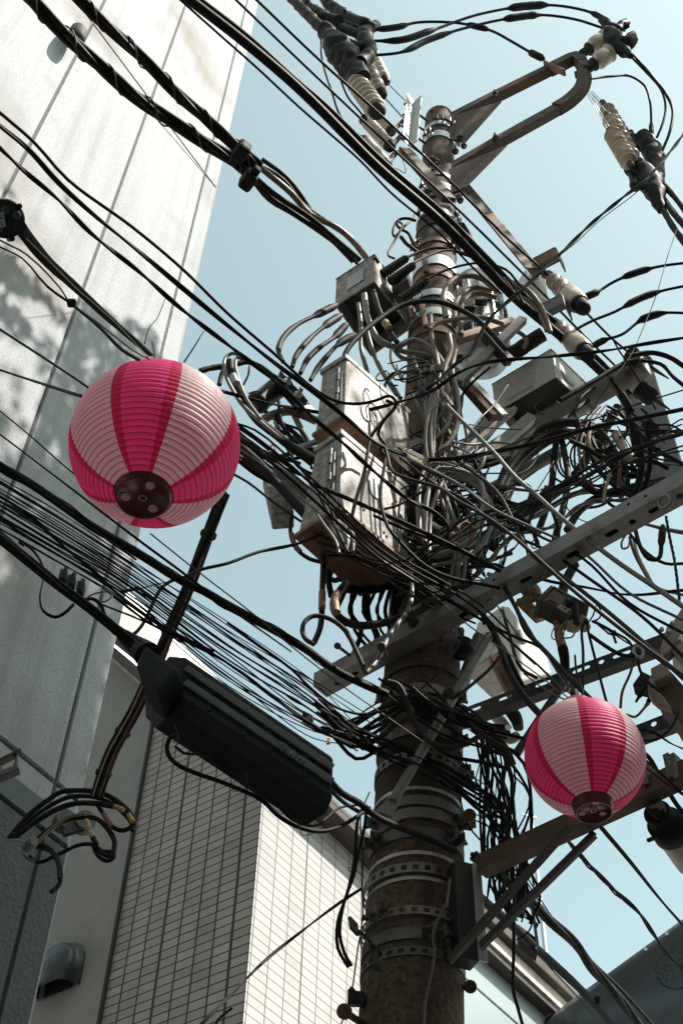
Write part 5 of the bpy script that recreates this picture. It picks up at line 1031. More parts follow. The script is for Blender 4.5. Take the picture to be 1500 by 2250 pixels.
# ---- wall lamp upper left
p = hit(142, 92, E0, N_); t = thing('wall_lamp', 'small dark dome fitting on the sunlit wall behind the thick lashed cable', 'lamp', p); kk = mpp(p)
mb = MB(); mb.lathe(p, p + N_ * 20 * kk, [(0, 16 * kk), (.3, 16 * kk), (1, 10 * kk)], 20); mb.build('wall_mount', 'zinc_dull', t)
mb = MB(); a = at(138, 70, p.y - .1) + N_ * .08; b = p + N_ * .20 - UP * .30; mb.lathe(p + N_ * .16 + UP * .16, p + N_ * .22 - UP * .28, [(0, 3 * kk), (.06, 12 * kk), (.25, 18 * kk), (.7, 20 * kk), (.95, 17 * kk), (1, 10 * kk)], 22); mb.build('dome', 'closure', t)
# ---- bracket arm low on the grey wall
t = thing('wall_bracket', 'dark steel bracket arm reaching out from the grey wall at the left edge', 'bracket', at(20, 1670, 4.6))
for (p, q, wd, ht) in (((-30, 1690), (48, 1652), .05, .012), ((-30, 1720), (42, 1690), .05, .03)):
    mb = MB(); mb.bar(at(*p, 4.7), at(*q, 4.7), wd, ht); mb.build('arm_bar', 'dark_steel', t, bevel=.003)
mb = MB(); mb.tube(catmull([at(36, 1655, 4.7), at(38, 1672, 4.7), at(30, 1690, 4.7)], .02), .010); mb.build('rod', 'zinc_dull', t)
# ---- cable bracket and loops on the corner of the grey building
t = thing('cable_hook_plate', 'dark oval steel hook plate on the grey building corner holding taped loops', 'bracket', at(155, 1810, 5.6))
for x, y, r_ in ((138, 1812, .06), (180, 1815, .06)):
    c = at(x, y, 5.6); mb = MB(); mb.lathe(c, c + Vector((.03, -.06, 0)), [(0, r_), (1, r_ * .95)], 20); mb.build('disc', 'zinc_dull', t)
mb = MB(); mb.bar(at(135, 1828, 5.55), at(186, 1812, 5.55), .09, .02, Vector((0, -1, .2))); mb.build('plate', 'dark_steel', t, bevel=.02)
# ---- floodlight and fixtures at the right edge
t = thing('floodlight', 'dark round floodlight with smeared white lens at the right edge', 'floodlight', at(1470, 1800, 3.6)); a, b = at(1440, 1782, 3.5), at(1520, 1890, 3.75); kk = mpp(a)
mb = MB(); mb.lathe(a, b, [(0, 26 * kk), (0, 29 * kk), (.03, 31 * kk), (.2, 31 * kk), (.22, 41 * kk), (.45, 43 * kk), (.47, 40 * kk)], 36); mb.build('black_hood', 'closure', t); mb = MB(); mb.lathe(a, b, [(.46, 38 * kk), (1.0, 40 * kk), (1.12, 30 * kk)], 30); mb.build('brown_body', 'lamp_beige', t)
mat('lens_smear', (.02, .02, .02), .25, 0, (.42, .43, .42), 9, (.50, .54)); mb = MB(); dd = (b - a).normalized(); mb.lathe(a - dd * .006, a - dd * .001, [(0, 25 * kk), (1, 25 * kk)], 30); mb.build('lens', 'lens_smear', t)
mb = MB(); mb.lathe(at(1418, 1778, 3.45), at(1446, 1792, 3.47), [(0, 2 * kk), (1, 9 * kk)], 12); mb.build('lens_cone', 'closure', t)
mb = MB(); mb.lathe(at(1424, 1846, 3.5), at(1440, 1840, 3.55), [(0, 5 * kk), (1, 5 * kk)], 10); mb.build('knob', 'closure', t)
t = thing('street_lamp', 'beige boxy lamp housing with curved side plate at the right edge', 'lamp', at(1470, 1500, 3.5))
def slab(P, Y, dv, m_, name, bev=.004):
    v = [at(p[0], p[1], Y + (p[2] if len(p) > 2 else 0)) for p in P]; n = len(v); mb = MB(); mb.add(v + [q + Vector(dv) for q in v], [tuple(range(n)), tuple(range(2 * n - 1, n - 1, -1))] + [(i, (i + 1) % n, n + (i + 1) % n, n + i) for i in range(n)]); return mb.build(name, m_, t, bevel=bev)
slab([(1500, 1330), (1520, 1345), (1478, 1418), (1468, 1432), (1456, 1438), (1448, 1428), (1465, 1370), (1474, 1369)], 3.4, (.02, .05, 0), 'lamp_beige', 'side_plate')
slab([(1482, 1392), (1530, 1440), (1530, 1500), (1474, 1432), (1474, 1411)], 3.42, (.03, .10, .02), 'lamp_beige', 'housing')
slab([(1428, 1468), (1452, 1455), (1476, 1478), (1436, 1498)], 3.40, (.02, .08, 0), 'lamp_beige', 'front_plate')
slab([(1436, 1498), (1476, 1478), (1530, 1540), (1530, 1650), (1490, 1580), (1455, 1540)], 3.45, (.03, .12, .02), 'rust_brown', 'lower_housing')
R_ = [(1452 + 27 * math.cos(g) + 6, 1518 + 40 * math.sin(g)) for g in [PI * .5 + PI * k / 14 for k in range(15)]]
slab([(1428, 1480), (1422, 1500), (1422, 1518), (1430, 1536), (1444, 1548), (1474, 1556), (1458, 1532), (1440, 1512), (1436, 1498)], 3.38, (.01, .03, 0), 'lamp_beige', 'curved_plate')
slab([(1409, 1474), (1428, 1484), (1424, 1512), (1388, 1504)], 3.5, (.02, .06, 0), 'closure', 'junction_block')
mb = MB(); mb.lathe(at(1414, 1512, 3.5), at(1396, 1542, 3.5), [(0, 6 * kk), (.6, 6 * kk), (.65, 4 * kk), (1, 3 * kk)], 12); mb.build('cable_gland', 'closure', t); mb = MB(); mb.lathe(at(1434, 1526, 3.5), at(1416, 1552, 3.5), [(0, 6 * kk), (.6, 6 * kk), (.65, 4 * kk), (1, 3 * kk)], 12); mb.build('cable_gland', 'closure', t)
for x, y in ((1475, 1371), (1467, 1389), (1452, 1385)): mb = MB(); e = at(x, y, 3.39); mb.lathe(e, e + Vector((0, -.012, 0)), [(0, .010), (1, .008)], 8); mb.build('screw', 'zinc_bright', t)
# clamps on the lashed bundle
for i, (x, y, r_) in enumerate(((530, 333, 22), (546, 395, 21))):
    t = thing('cable_clamp', ('upper' if i == 0 else 'lower') + ' of two black clamps on the thick lashed cables', 'clamp', at(x, y, 3.3)); c = az(x, y, zof(830, 560, 3.85)); kk = mpp(c); d1 = (az(x + 30, y + 22, c.z) - c).normalized(); s_ = d1.cross(UP)
    mb = MB(); mb.box(c, d1, s_, UP, 30 * kk, 44 * kk, 40 * kk); mb.build('clamp_body', 'rubber', t, bevel=.02); mb = MB(); mb.box(c + UP * 0 + s_ * (26 if i else -26) * kk, d1, s_, UP, 18 * kk, 22 * kk, 22 * kk); mb.build('clamp_ear', 'rubber', t, bevel=.012)
# ================================================================= CABLES
BK = 'rubber'
# -- thick feeder crossing the whole picture
wire([(385, -25), (540, 95), (640, 180), (700, 237), (830, 368), (960, 480), (1040, 560), (1130, 655), (1205, 718), (1290, 790), (1350, 850), (1385, 905), (1403, 955), (1410, 1010), (1400, 1070), (1378, 1112)], 20, ('R', 990, 512, 3.40), 'thickest black cable crossing from top left in front of the pole to the right loops')
wire([(395, -34), (548, 84), (650, 176), (714, 231), (842, 356), (972, 468), (1056, 553), (1146, 645), (1218, 706), (1303, 780), (1370, 848), (1412, 910), (1430, 970), (1438, 1030), (1430, 1090)], 12, ('R', 990, 500, 3.46), 'second black cable lying along the upper side of the thickest feeder')
wire([(380, -15), (500, 92), (560, 145), (660, 238), (720, 290), (790, 352), (860, 425), (960, 508), (1040, 590), (1100, 645)], 5, ('R', 960, 505, 3.36), 'thin black wire on the lower side of the thickest feeder')
wire([(517, -2), (660, 135), (850, 315), (1000, 455), (1180, 633), (1290, 745), (1350, 803), (1410, 862), (1455, 915)], 5.5, ('R', 985, 440, 3.5), 'long straight black wire, left of the pair crossing the pole top')
wire([(562, -2), (700, 130), (860, 275), (1000, 410), (1110, 520), (1190, 592), (1290, 690), (1345, 745), (1400, 790)], 6, ('R', 985, 400, 3.5), 'long straight black wire, right of the pair crossing the pole top')
wire([(1345, 745), (1362, 775), (1390, 815), (1440, 900)], 4, ('Y', 3.3, 3.5), 'short black branch wire leaving the straight pair near the right clevises')
# -- lashed pair to the junction box
zL = ('R', 830, 560, 3.95)
for k, (pts, lab) in enumerate((([(55, -15), (130, 62), (230, 155), (330, 236), (430, 300), (500, 345), (545, 378)], 'lower of two thick lashed cable bundles over the sunlit wall'),
                                ([(158, -15), (245, 65), (330, 145), (400, 215), (470, 278), (535, 335), (570, 368)], 'upper of two thick lashed cable bundles over the sunlit wall'))):
    wire(pts, 33 if k == 0 else 29, zL, lab, 'rubber_worn', tw=3, pitch=1.5, name='lashed_cable_bundle', spiral=(.30, 1.03, .13, 'rust_brown'))
for k, (pts, w_, m_) in enumerate((([(540, 372), (600, 425), (680, 478), (740, 528), (790, 572)], 13, 'rubber_worn'), ([(530, 360), (590, 430), (660, 480), (720, 520), (775, 575)], 11, 'rubber_worn'), ([(572, 368), (640, 425), (680, 470), (740, 500), (775, 530), (805, 568)], 14, 'tan_hose'), ([(560, 360), (620, 395), (665, 450), (720, 490), (765, 520), (800, 560)], 12, 'rubber_worn'), ([(575, 350), (630, 390), (668, 440), (690, 470), (750, 510), (790, 545), (812, 575)], 10, 'dark_pvc'), ([(545, 385), (590, 440), (640, 470), (700, 510), (760, 555), (785, 580)], 7, 'rubber'))):
    wire(pts, w_, ('R', 830, 560, 3.9 + .02 * k), ['fanned dark cable %s of the clamps into the small junction box' % s for s in ('centre', 'lowest', 'tan upper', 'inner', 'topmost', 'thin lower')][k], m_)
# -- three long lines from the left edge
wire([(0, 247), (75, 312), (150, 395), (290, 498), (400, 590), (500, 688), (600, 775), (693, 857), (743, 883), (790, 887), (825, 880), (855, 870), (868, 880), (868, 895), (842, 925), (831, 955), (846, 978)], 7.5, ('R', 800, 880, 3.22), 'highest of three black lines from the left edge, hooking at the cabinet')
wire([(0, 276), (60, 325), (130, 402), (210, 475), (300, 548), (400, 632), (500, 715), (600, 795), (690, 862), (760, 918), (807, 960), (850, 985), (893, 1000)], 12, ('R', 800, 950, 3.26), 'middle of three black lines from the left edge, twin strand', tw=2, pitch=1.4)
wire([(0, 325), (50, 372), (130, 440), (200, 512), (300, 592), (400, 680), (500, 757), (610, 843), (687, 917), (753, 973), (800, 1017), (853, 1063), (900, 1100), (943, 1120), (980, 1150), (983, 1200)], 11, ('R', 900, 1100, 3.34), 'lowest of three black lines from the left edge, visibly twisted', tw=2, pitch=.42)
# -- line from the round closure
wire([(45, 500), (75, 540), (110, 580), (160, 625), (240, 700), (330, 778)], 23, ('Z', 3.5, 3.75), 'tapered black cable leaving the round closure at the left edge', 'rubber', taper=(1.25, .55), lump=.10)
wire([(48, 498), (100, 560), (170, 640), (250, 705), (335, 780)], 7, ('Z', 3.55, 3.8), 'black wire just above the tapered cable at the left edge')
wire([(55, 520), (110, 575), (175, 640), (205, 665), (260, 715), (330, 790)], 3, ('Z', 3.5, 3.7), 'thin cream wire laid over the tapered cable at the left edge', 'cream_pvc')
wire([(-5, 525), (60, 560), (130, 630), (155, 665), (210, 705), (290, 768), (330, 790)], 4, ('Z', 3.45, 3.7), 'brown wire meeting the small clamp left of the large lantern', 'tan_tape')
wire([(-5, 540), (50, 568), (105, 630), (158, 668)], 6, ('Z', 3.45, 3.5), 'pair of dark wires sloping down to the small clamp left of the large lantern', tw=2, pitch=.5)
wire([(158, 668), (220, 720), (270, 770), (305, 790)], 8, ('Z', 3.5, 3.7), 'dark cable from the small clamp to the top of the large lantern', taper=(.7, 1.2))
mb = MB(); mb.box(az(158, 666, 3.5), (1, 0, 0), (0, 1, 0), UP, .016, .014, .014); tag(mb.build('cable_clamp', 'rubber', bevel=.004), 'small black clamp where brown wires meet left of the large lantern', 'clamp')
wire([(-5, 720), (100, 788), (200, 855), (300, 930)], 6, ('Z', 4.4, 4.4), 'single black wire going behind the large lantern at its upper left')
wire([(-5, 811), (90, 842), (185, 872), (300, 900)], 9, ('Z', 4.3, 4.3), 'thicker black wire going behind the large lantern at mid height', tw=2, pitch=1.2)
wire([(440, 848), (500, 863), (585, 885), (653, 898), (700, 906), (753, 910), (813, 900), (877, 883), (947, 860), (1005, 820), (1067, 797), (1217, 783), (1333, 770), (1420, 755), (1510, 741)], 9, ('R', 950, 860, 3.45), 'twisted black cable from the large lantern past the pole to the right edge', tw=2, pitch=.7)
wire([(318, 755), (328, 720), (345, 700), (363, 657)], 2.6, ('Y', 2.3, 3.4), 'short thin wire rising left above the large lantern')
wire([(405, 795), (425, 765), (448, 727)], 3.6, ('Y', 2.2, 3.0), 'short thin wire rising right above the large lantern')
wire([(263, 175), (360, 280), (470, 407)], 1.8, ('Y', 3.0, 5.0), 'very thin wire slanting over the sunlit wall below the lashed bundles')
wire([(-5, 898), (70, 960), (135, 1018), (165, 1042), (230, 1080)], 3.5, ('Z', 4.6, 4.6), 'thin black wire over the wall shadow, kinked left of the large lantern')
wire([(-5, 950), (150, 1068), (300, 1183), (400, 1257), (500, 1333), (640, 1432)], 6, ('Z', 4.75, 4.75), 'upper wire of the fan under the large lantern', tw=2, pitch=2.5)
wire([(-5, 1011), (90, 1080), (200, 1160), (300, 1230)], 5, ('Z', 4.7, 4.7), 'black wire just above the thick lashed cable at lower left')
wire([(330, 1172), (430, 1252), (560, 1352), (640, 1420), (760, 1513), (850, 1575), (1000, 1680), (1080, 1735)], 3, ('R', 905, 1612, 3.5), 'thin brown wire crossing the pole from under the large lantern', 'rust_brown')
# -- lashed cable under the lantern
wire([(-5, 1022), (60, 1058), (130, 1105), (200, 1155), (260, 1190), (330, 1232), (400, 1277), (450, 1300), (500, 1330), (560, 1362), (620, 1395), (680, 1432), (730, 1468), (790, 1500), (850, 1525)], 19, ('R', 850, 1520, 3.6), 'thick lashed black cable running under the large lantern to the pole', 'rubber', lump=.12, name='lashed_cable_bundle', spiral=(.45, 1.12, .12, 'rubber_worn'))
# -- messenger with splice case
wire([(-10, 1172), (60, 1230), (130, 1288), (200, 1340), (260, 1388), (290, 1415)], 25, ('Z', 4.15, 4.1), 'thick straight messenger cable entering the splice case from the left edge', 'rubber', tw=3, pitch=2.5)
wire([(0, 1165), (120, 1270), (215, 1342), (310, 1410)], 4, ('Z', 4.25, 4.2), 'thin wire on top of the thick messenger cable at lower left')
wire([(722, 1712), (750, 1742), (790, 1765), (820, 1790), (870, 1815), (930, 1838), (1000, 1870)], 15, ('Y', 3.3, 3.75), 'black cable leaving the right end of the splice case across the pole', 'rubber', lump=.08)
wire([(700, 1700), (745, 1755), (790, 1785)], 10, ('Y', 3.35, 3.7), 'short black cable beside the right end of the splice case')
for k, (x, y) in enumerate(((140, 1268), (158, 1280), (178, 1294))):
    c = at(x, y, 3.3); mb = MB(); mb.box(c, (.8, -.2, -.4), (0, 1, 0), UP, .035, .04, .05); mb.lathe(c, c + UP * .05, [(0, .012), (1, .009)], 8); tag(mb.build('cable_clamp', 'closure', bevel=.004), ['left', 'middle', 'right'][k] + ' of three small bolt clamps on the thick messenger cable', 'clamp', 'bolt clamps on the messenger cable')
wire([(45, 1190), (62, 1200), (77, 1213), (95, 1243), (97, 1275), (90, 1310), (97, 1343), (123, 1356), (145, 1345), (162, 1328)], 7.5, ('Y', 3.4, 3.4), 'black cable loop hanging on the grey wall at the left edge')
mb = MB(); mb.box(at(48, 1192, 3.4), (.8, 0, -.5), (0, 1, 0), UP, .03, .02, .02); tag(mb.build('cable_end', 'rubber', bevel=.003), 'small black cap at the end of the hanging loop on the left', 'cap')
wire([(185, 1318), (205, 1316), (222, 1330), (233, 1360), (250, 1390), (270, 1398), (290, 1396), (317, 1367), (337, 1323), (357, 1290), (380, 1275), (410, 1267), (440, 1252), (500, 1238), (567, 1213), (647, 1197)], 8, ('Y', 3.2, 3.6), 'black cable looping under the messenger and rising right past the riser', 'rubber')
wire([(180, 1325), (200, 1308), (235, 1300), (245, 1310), (232, 1322), (215, 1322)], 4, ('Y', 3.25, 3.25), 'small knot of thin wire beside the bolt clamps', 'grey_pvc')
wire([(300, 1296), (340, 1285), (400, 1272)], 2.5, ('Y', 3.3, 3.4), 'thin wire from the small coupler toward the riser')
wire([(567, 1213), (647, 1197), (707, 1173), (747, 1148), (800, 1127), (867, 1113), (910, 1090), (950, 1068)], 6, ('Y', 3.55, 3.65), 'black wire rising right over the lower cabinet')
# -- vertical riser bundle
rp_ = [(492, 1085), (478, 1120), (458, 1175), (440, 1222), (420, 1275), (398, 1330), (372, 1390), (345, 1455), (320, 1510), (295, 1565), (270, 1610), (248, 1650), (228, 1700), (212, 1750)]
wire(rp_, 31, ('Y', 4.6, 5.3), 'thick riser of bundled cables dropping behind the messenger to the wall loops', 'rubber', tw=5, pitch=3.2, name='riser_bundle')
wire([(x + 6, y) for x, y in rp_[3:]], 3.5, ('Y', 4.45, 5.15), 'dark red cable running down the riser bundle', 'red_pvc'); wire([(x - 8, y) for x, y in rp_[7:]], 2.5, ('Y', 4.6, 5.15), 'cream wire running down the lower riser bundle', 'cream_pvc')
for k, i in enumerate((2, 6, 10, 12)):
    c = at(*rp_[i], 4.6 + .7 * i / 13); d_ = (at(*rp_[i + 1], 4.6 + .7 * (i + 1) / 13) - c).normalized(); kk = mpp(c); mb = MB(); mb.lathe(c - d_ * 6 * kk, c + d_ * 6 * kk, [(0, 17 * kk), (.2, 19 * kk), (.45, 18 * kk), (.6, 19 * kk), (1, 17 * kk)], 16)
    tag(mb.build('cable_tie', 'rubber'), ['topmost', 'second', 'third', 'lowest'][k] + ' of four black ties round the riser bundle', 'cable tie', 'ties on the riser bundle')
# -- fan of drop wires
random.seed(5)
fanN = 23
for k in range(fanN):
    f = k / (fanN - 1); y0 = 1046 + 112 * f + random.uniform(-5, 5)
    m1 = 1208 + 105 * f + random.uniform(-6, 6); m2 = 1368 + 130 * f + random.uniform(-10, 10); m3 = 1494 + 125 * f + random.uniform(-12, 12)
    ex, ey = 800 + random.uniform(-40, 60), 1592 + 70 * f + random.uniform(-12, 12)
    if k > 17: ex, ey = 770 + random.uniform(-20, 30), 1620 + random.uniform(0, 30)
    pts = [(-5, y0), (120, y0 + (m1 - y0) * .46 + random.uniform(-4, 4)), (260, m1), (500, m2), (690, m3), (ex, ey)]
    wire(pts, random.choice([2.2, 2.5, 2.8, 3.2, 3.8, 4.4]), ('R', 780, 1610, 3.45 + .35 * random.random()), 'black drop wire in the dense fan from the left edge to the pole', random.choice([BK, BK, 'rubber', 'rubber_worn']), tw=2 if k % 5 == 0 else 0, pitch=.5, group='drop wires fanning under the large lantern', fat=[(.75, .80, 2.2)] if k % 6 == 2 else None)
for k, (pts, w_, lab) in enumerate((([(-5, 1100), (60, 1130), (140, 1200), (200, 1250), (262, 1308), (320, 1352), (420, 1410), (520, 1470), (620, 1548), (700, 1602), (780, 1640)], 9, 'thick twisted dark cable within the wire fan'),
                                    ([(250, 1310), (330, 1370), (380, 1395), (440, 1425), (470, 1440)], 6, 'dark wire curving down onto the splice case top'), ([(500, 1368), (560, 1412), (640, 1470), (680, 1510), (740, 1555), (800, 1570), (850, 1560)], 6, 'dark wire bending upward at the right end of the fan'),
                                    ([(220, 1327), (300, 1358), (360, 1385), (430, 1412), (470, 1432)], 5, 'straight dark wire crossing the riser just above the splice case'))):
    wire(pts, w_, ('R', 780, 1610, 3.5), lab, BK, tw=2 if k == 0 else 0, pitch=.5)
mb = MB(); mb.box(at(676, 1580, 3.6), (.8, 0, -.5), (0, 1, 0), UP, .05, .03, .04); tag(mb.build('wire_connector', 'rubber', bevel=.004), 'square black connector on the wires right of the splice case', 'connector')
for k, (x, y) in enumerate(((721, 1629), (712, 1755))): mb = MB(); mb.box(at(x, y, 3.4), (1, 0, 0), (0, 1, 0), UP, .012, .012, .02); tag(mb.build('wire_tag', 'orange'), ['small orange tag among the wires above the splice case end', 'small orange tag below the splice case end'][k], 'tag')
# -- wires from the lantern's right side
for k, pts in enumerate(([(480, 905), (530, 938), (600, 990), (680, 1060), (745, 1125), (820, 1195), (900, 1250), (1000, 1305), (1060, 1350), (1110, 1400), (1200, 1480), (1230, 1520)],
                         [(480, 930), (530, 955), (610, 1015), (700, 1090), (760, 1150), (830, 1215), (920, 1275), (1010, 1330), (1090, 1385), (1175, 1460)],
                         [(480, 945), (528, 968), (600, 1020), (690, 1100), (770, 1175), (850, 1240), (950, 1300), (1040, 1352), (1120, 1395), (1190, 1425), (1230, 1480), (1260, 1530)],
                         [(480, 960), (532, 990), (600, 1040), (680, 1110), (750, 1170), (830, 1225), (930, 1290), (1030, 1375), (1130, 1445), (1250, 1535)],
                         [(500, 925), (560, 945), (640, 1010), (720, 1085), (800, 1160), (880, 1225), (960, 1270), (1050, 1325), (1120, 1390)])):
    wire(pts, [6, 4.5, 7, 3.5, 5][k], ('R', 930, 1262 + 12 * k, 3.42 + .03 * k), ['first', 'second', 'thickest', 'thinnest', 'topmost'][k] + ' of five dark wires from behind the large lantern over the cabinet', [BK, 'dark_pvc', BK, 'pale_pvc', BK][k], group='wires from the large lantern over the lower cabinet')
wire([(505, 955), (532, 985), (570, 1020), (620, 1075), (665, 1125), (700, 1160), (730, 1180)], 22, ('Y', 3.6, 3.6), 'thick black cable emerging from behind the large lantern toward the lower cabinet', 'rubber', lump=.08)
wire([(500, 1035), (545, 1060), (600, 1103), (660, 1145), (720, 1185)], 6, ('Y', 3.6, 3.6), 'black wire from the lower right of the large lantern')
wire([(680, 1060), (767, 1097), (867, 1140), (1000, 1203), (1100, 1255)], 10, ('Y', 3.4, 3.5), 'straight black cable crossing the lower cabinet face')
wire([(820, 1132), (870, 1155), (940, 1182), (980, 1200), (1015, 1208), (1045, 1190), (1060, 1150), (1072, 1125)], 7, ('Y', 3.5, 3.6), 'black wire dipping and rising right of the lower cabinet')
wire([(848, 880), (868, 890), (833, 933), (815, 960), (800, 1037), (780, 1103), (763, 1177), (750, 1203)], 8, ('Y', 3.35, 3.4), 'black cable hanging straight down over the lower cabinet')
wire([(835, 985), (845, 1010), (837, 1067), (837, 1110), (853, 1160), (887, 1200), (933, 1243), (990, 1270), (1050, 1282), (1098, 1292)], 8, ('Y', 3.36, 3.5), 'black cable curving down beside the oval sticker and off right')
wire([(838, 1000), (836, 985), (843, 980), (850, 1000), (863, 1037), (900, 1053), (967, 1073), (1000, 1097), (1050, 1125), (1110, 1165), (1250, 1290), (1350, 1372), (1440, 1440), (1510, 1492)], 8, ('Y', 3.35, 3.0), 'long dark cable from the cabinet down to the right edge', 'dark_pvc')
wire([(968, 848), (980, 888), (1000, 910), (1083, 993), (1133, 1050), (1180, 1090), (1227, 1133), (1300, 1193), (1367, 1243), (1433, 1287), (1510, 1340)], 10, ('Y', 3.6, 3.1), 'long glossy grey cable from the pole middle to the right edge', 'grey_pvc')
mb = MB(); a, b = at(972, 868, 3.58), at(990, 895, 3.58); mb.lathe(a, b, [(0, .018), (.3, .022), (.5, .018), (.7, .022), (1, .018)], 14); tag(mb.build('cable_wrap', 'rust_brown'), 'brown wrapped sleeve at the head of the glossy grey cable', 'sleeve')
wire([(1000, 1010), (1090, 1080), (1167, 1217), (1250, 1277), (1333, 1343), (1400, 1400), (1510, 1500)], 9, ('Y', 3.6, 3.0), 'glossy dark cable ending low at the right edge', 'dark_pvc')
wire([(1060, 1245), (1147, 1260), (1210, 1278), (1283, 1290), (1383, 1307), (1510, 1296)], 8, ('Y', 3.6, 3.5), 'black twin cable sagging right to the edge above the number 14 box', tw=2, pitch=1.1)
wire([(940, 1010), (1000, 1007), (1100, 990), (1183, 972), (1300, 940), (1400, 920), (1510, 897)], 10, ('Y', 3.6, 3.4), 'straight black cable rising right from the pole below the pale box')
wire([(880, 1075), (950, 1045), (1050, 1005), (1180, 955), (1300, 922), (1400, 888), (1510, 854)], 4, ('Y', 3.5, 3.4), 'thin wire rising right just above the straight black cable')
wire([(1510, 948), (1417, 980), (1370, 1000), (1317, 1030), (1270, 1055), (1227, 1070), (1187, 1093), (1168, 1130), (1155, 1160), (1130, 1165), (1090, 1152)], 12, ('Y', 3.5, 3.6), 'twisted black pair sweeping from the right edge to the pole', tw=2, pitch=.35)
wire([(1195, 1080), (1203, 1100), (1222, 1150), (1226, 1175), (1215, 1200), (1190, 1225), (1150, 1260), (1110, 1300)], 9, ('Y', 3.55, 3.7), 'black cable dropping from the clamp block to the crossarm')
wire([(1510, 282), (1470, 335), (1420, 392), (1360, 440), (1300, 490), (1240, 548), (1180, 605), (1130, 650), (1085, 690), (1050, 740), (1035, 775), (1000, 800), (965, 835), (935, 855)], 9, ('Y', 3.3, 3.5), 'twisted black cable from the upper right edge down left to the pole', tw=2, pitch=.5)
wire([(1505, 292), (1440, 372), (1400, 420), (1335, 470), (1310, 490), (1262, 535), (1230, 560)], 2, ('Y', 3.28, 3.35), 'hair thin wire winding along the upper right twisted cable', tw=0)
wire([(1487, 500), (1465, 565), (1440, 650), (1410, 725), (1385, 780), (1340, 840), (1300, 900), (1240, 985), (1190, 1060), (1140, 1145), (1090, 1250)], 2.4, ('Y', 3.8, 3.6), 'very thin straight wire dropping from the right hooked cover')
# -- spliced leads at right
for k, (pts, ft) in enumerate((([(1510, 577), (1450, 585), (1400, 598), (1350, 618), (1310, 642), (1280, 655)], [(.30, .58, 2.5), (.86, 1.0, 2.6)]), ([(1510, 627), (1450, 640), (1400, 658), (1350, 685), (1300, 705), (1262, 725)], [(.22, .55, 2.5)]), ([(1510, 688), (1455, 688), (1410, 702), (1365, 735), (1325, 748), (1300, 762)], [(.20, .45, 2.8), (.82, 1.0, 2.4)]))):
    wire(pts, 6.5, ('Y', 4.0, 4.1), ['topmost', 'middle', 'lowest'][k] + ' of three spliced black leads at the right edge beside the cutouts', BK, fat=ft, group='spliced leads at the right edge')
# -- leads along the top
for k, (pts, ft) in enumerate((([(818, 66), (870, 60), (920, 49), (1000, 50), (1045, 58), (1080, 68), (1130, 95), (1170, 118), (1195, 130)], [(.02, .20, 2.3), (.50, .62, 2.3), (.90, 1.0, 2.6)]), ([(812, 90), (880, 88), (950, 66), (1050, 32), (1150, 14), (1220, 12), (1290, 25), (1340, 50)], [(.03, .26, 2.4), (.60, .76, 3.0), (.9, 1, 2.2)]), ([(818, 122), (880, 115), (940, 88), (1020, 62), (1120, 40), (1190, 33), (1260, 42), (1325, 62)], [(.1, .38, 2.2), (.62, .78, 2.8)]))):
    wire(pts, 6.5, ('Y', 3.55, 3.65), ['lowest arc, ending on the arm, of three', 'highest arc of three', 'middle arc of three'][k] + ' spliced black leads over the pole top', BK, fat=ft, group='spliced leads over the pole top')
for k, pts in enumerate(([(1380, 110), (1425, 160), (1460, 205), (1476, 240), (1470, 290), (1452, 335)], [(1376, 115), (1420, 160), (1450, 195), (1461, 235), (1455, 270), (1442, 302)], [(1298, 173), (1340, 168), (1385, 168), (1412, 185), (1426, 220), (1430, 298)])):
    wire(pts, [6.5, 5.5, 5.5][k], ('Y', 3.6, 3.9), ['outermost', 'middle', 'inner, flatter'][k] + ' of three black leads looping down to the hooked cover at right', BK, group='leads looping to the hooked cover', fat=[(.88, 1, 2.0)] if k == 2 else None)
for k, pts in enumerate(([(1450, 400), (1475, 425), (1510, 470)], [(1452, 430), (1480, 470), (1510, 505)], [(1452, 455), (1475, 495), (1510, 545)])):
    wire(pts, 14, ('Y', 3.9, 3.8), ['upper', 'middle', 'lower'][k] + ' of three short thick black cables leaving the hooked cover at the right edge', BK, lump=.15, group='cables leaving the hooked cover')
for k, pts in enumerate(([(708, 85), (705, 110), (712, 150), (728, 200), (748, 255), (775, 285), (796, 305), (803, 318)], [(742, 150), (750, 180), (765, 215), (790, 245), (805, 265)])):
    wire(pts, 4.5, ('Y', 3.4, 3.75), ['long', 'short'][k] + ' thin black lead hanging from the black cover to a small ribbed insulator', BK, fat=[(.9, 1, 3.2)])
wire([(836, 376), (850, 368), (870, 370), (888, 380), (880, 340), (876, 325)], 2, ('Y', 3.7, 3.9), 'loose thin wire under the small ribbed insulators'); wire([(838, 380), (846, 388), (852, 376), (842, 372)], 1.8, ('Y', 3.7, 3.7), 'tiny curled wire end below the lowest ribbed insulator')
# -- junction box cables
T = [[(740, 670), (700, 690), (655, 712), (625, 738), (612, 768), (622, 795)], [(750, 692), (715, 715), (680, 745), (650, 782), (642, 806)], [(762, 712), (735, 740), (700, 765), (675, 790), (660, 820)], [(780, 735), (745, 755), (718, 783), (698, 808), (682, 835)]]
for k, pts in enumerate(T): wire(pts, 10, ('Y', 3.78, 3.6), ['outermost', 'second', 'third', 'innermost'][k] + ' of four taped black tails left of the junction box', 'rubber', fat=[(.0, .28, 1.9), (.45, .9, 1.3)], group='taped tails of the junction box')
wire([(787, 667), (793, 717), (793, 767), (805, 812), (812, 850)], 10, ('Y', 3.85, 3.9), 'grey conduit cable hanging from the junction box, leftmost', 'grey_pvc')
wire([(800, 647), (808, 700), (833, 747), (867, 762), (907, 747), (943, 763), (970, 795), (985, 825)], 14, ('Y', 3.80, 3.85), 'pale thick cable curling from the junction box to the pole, upper', 'pale_pvc')
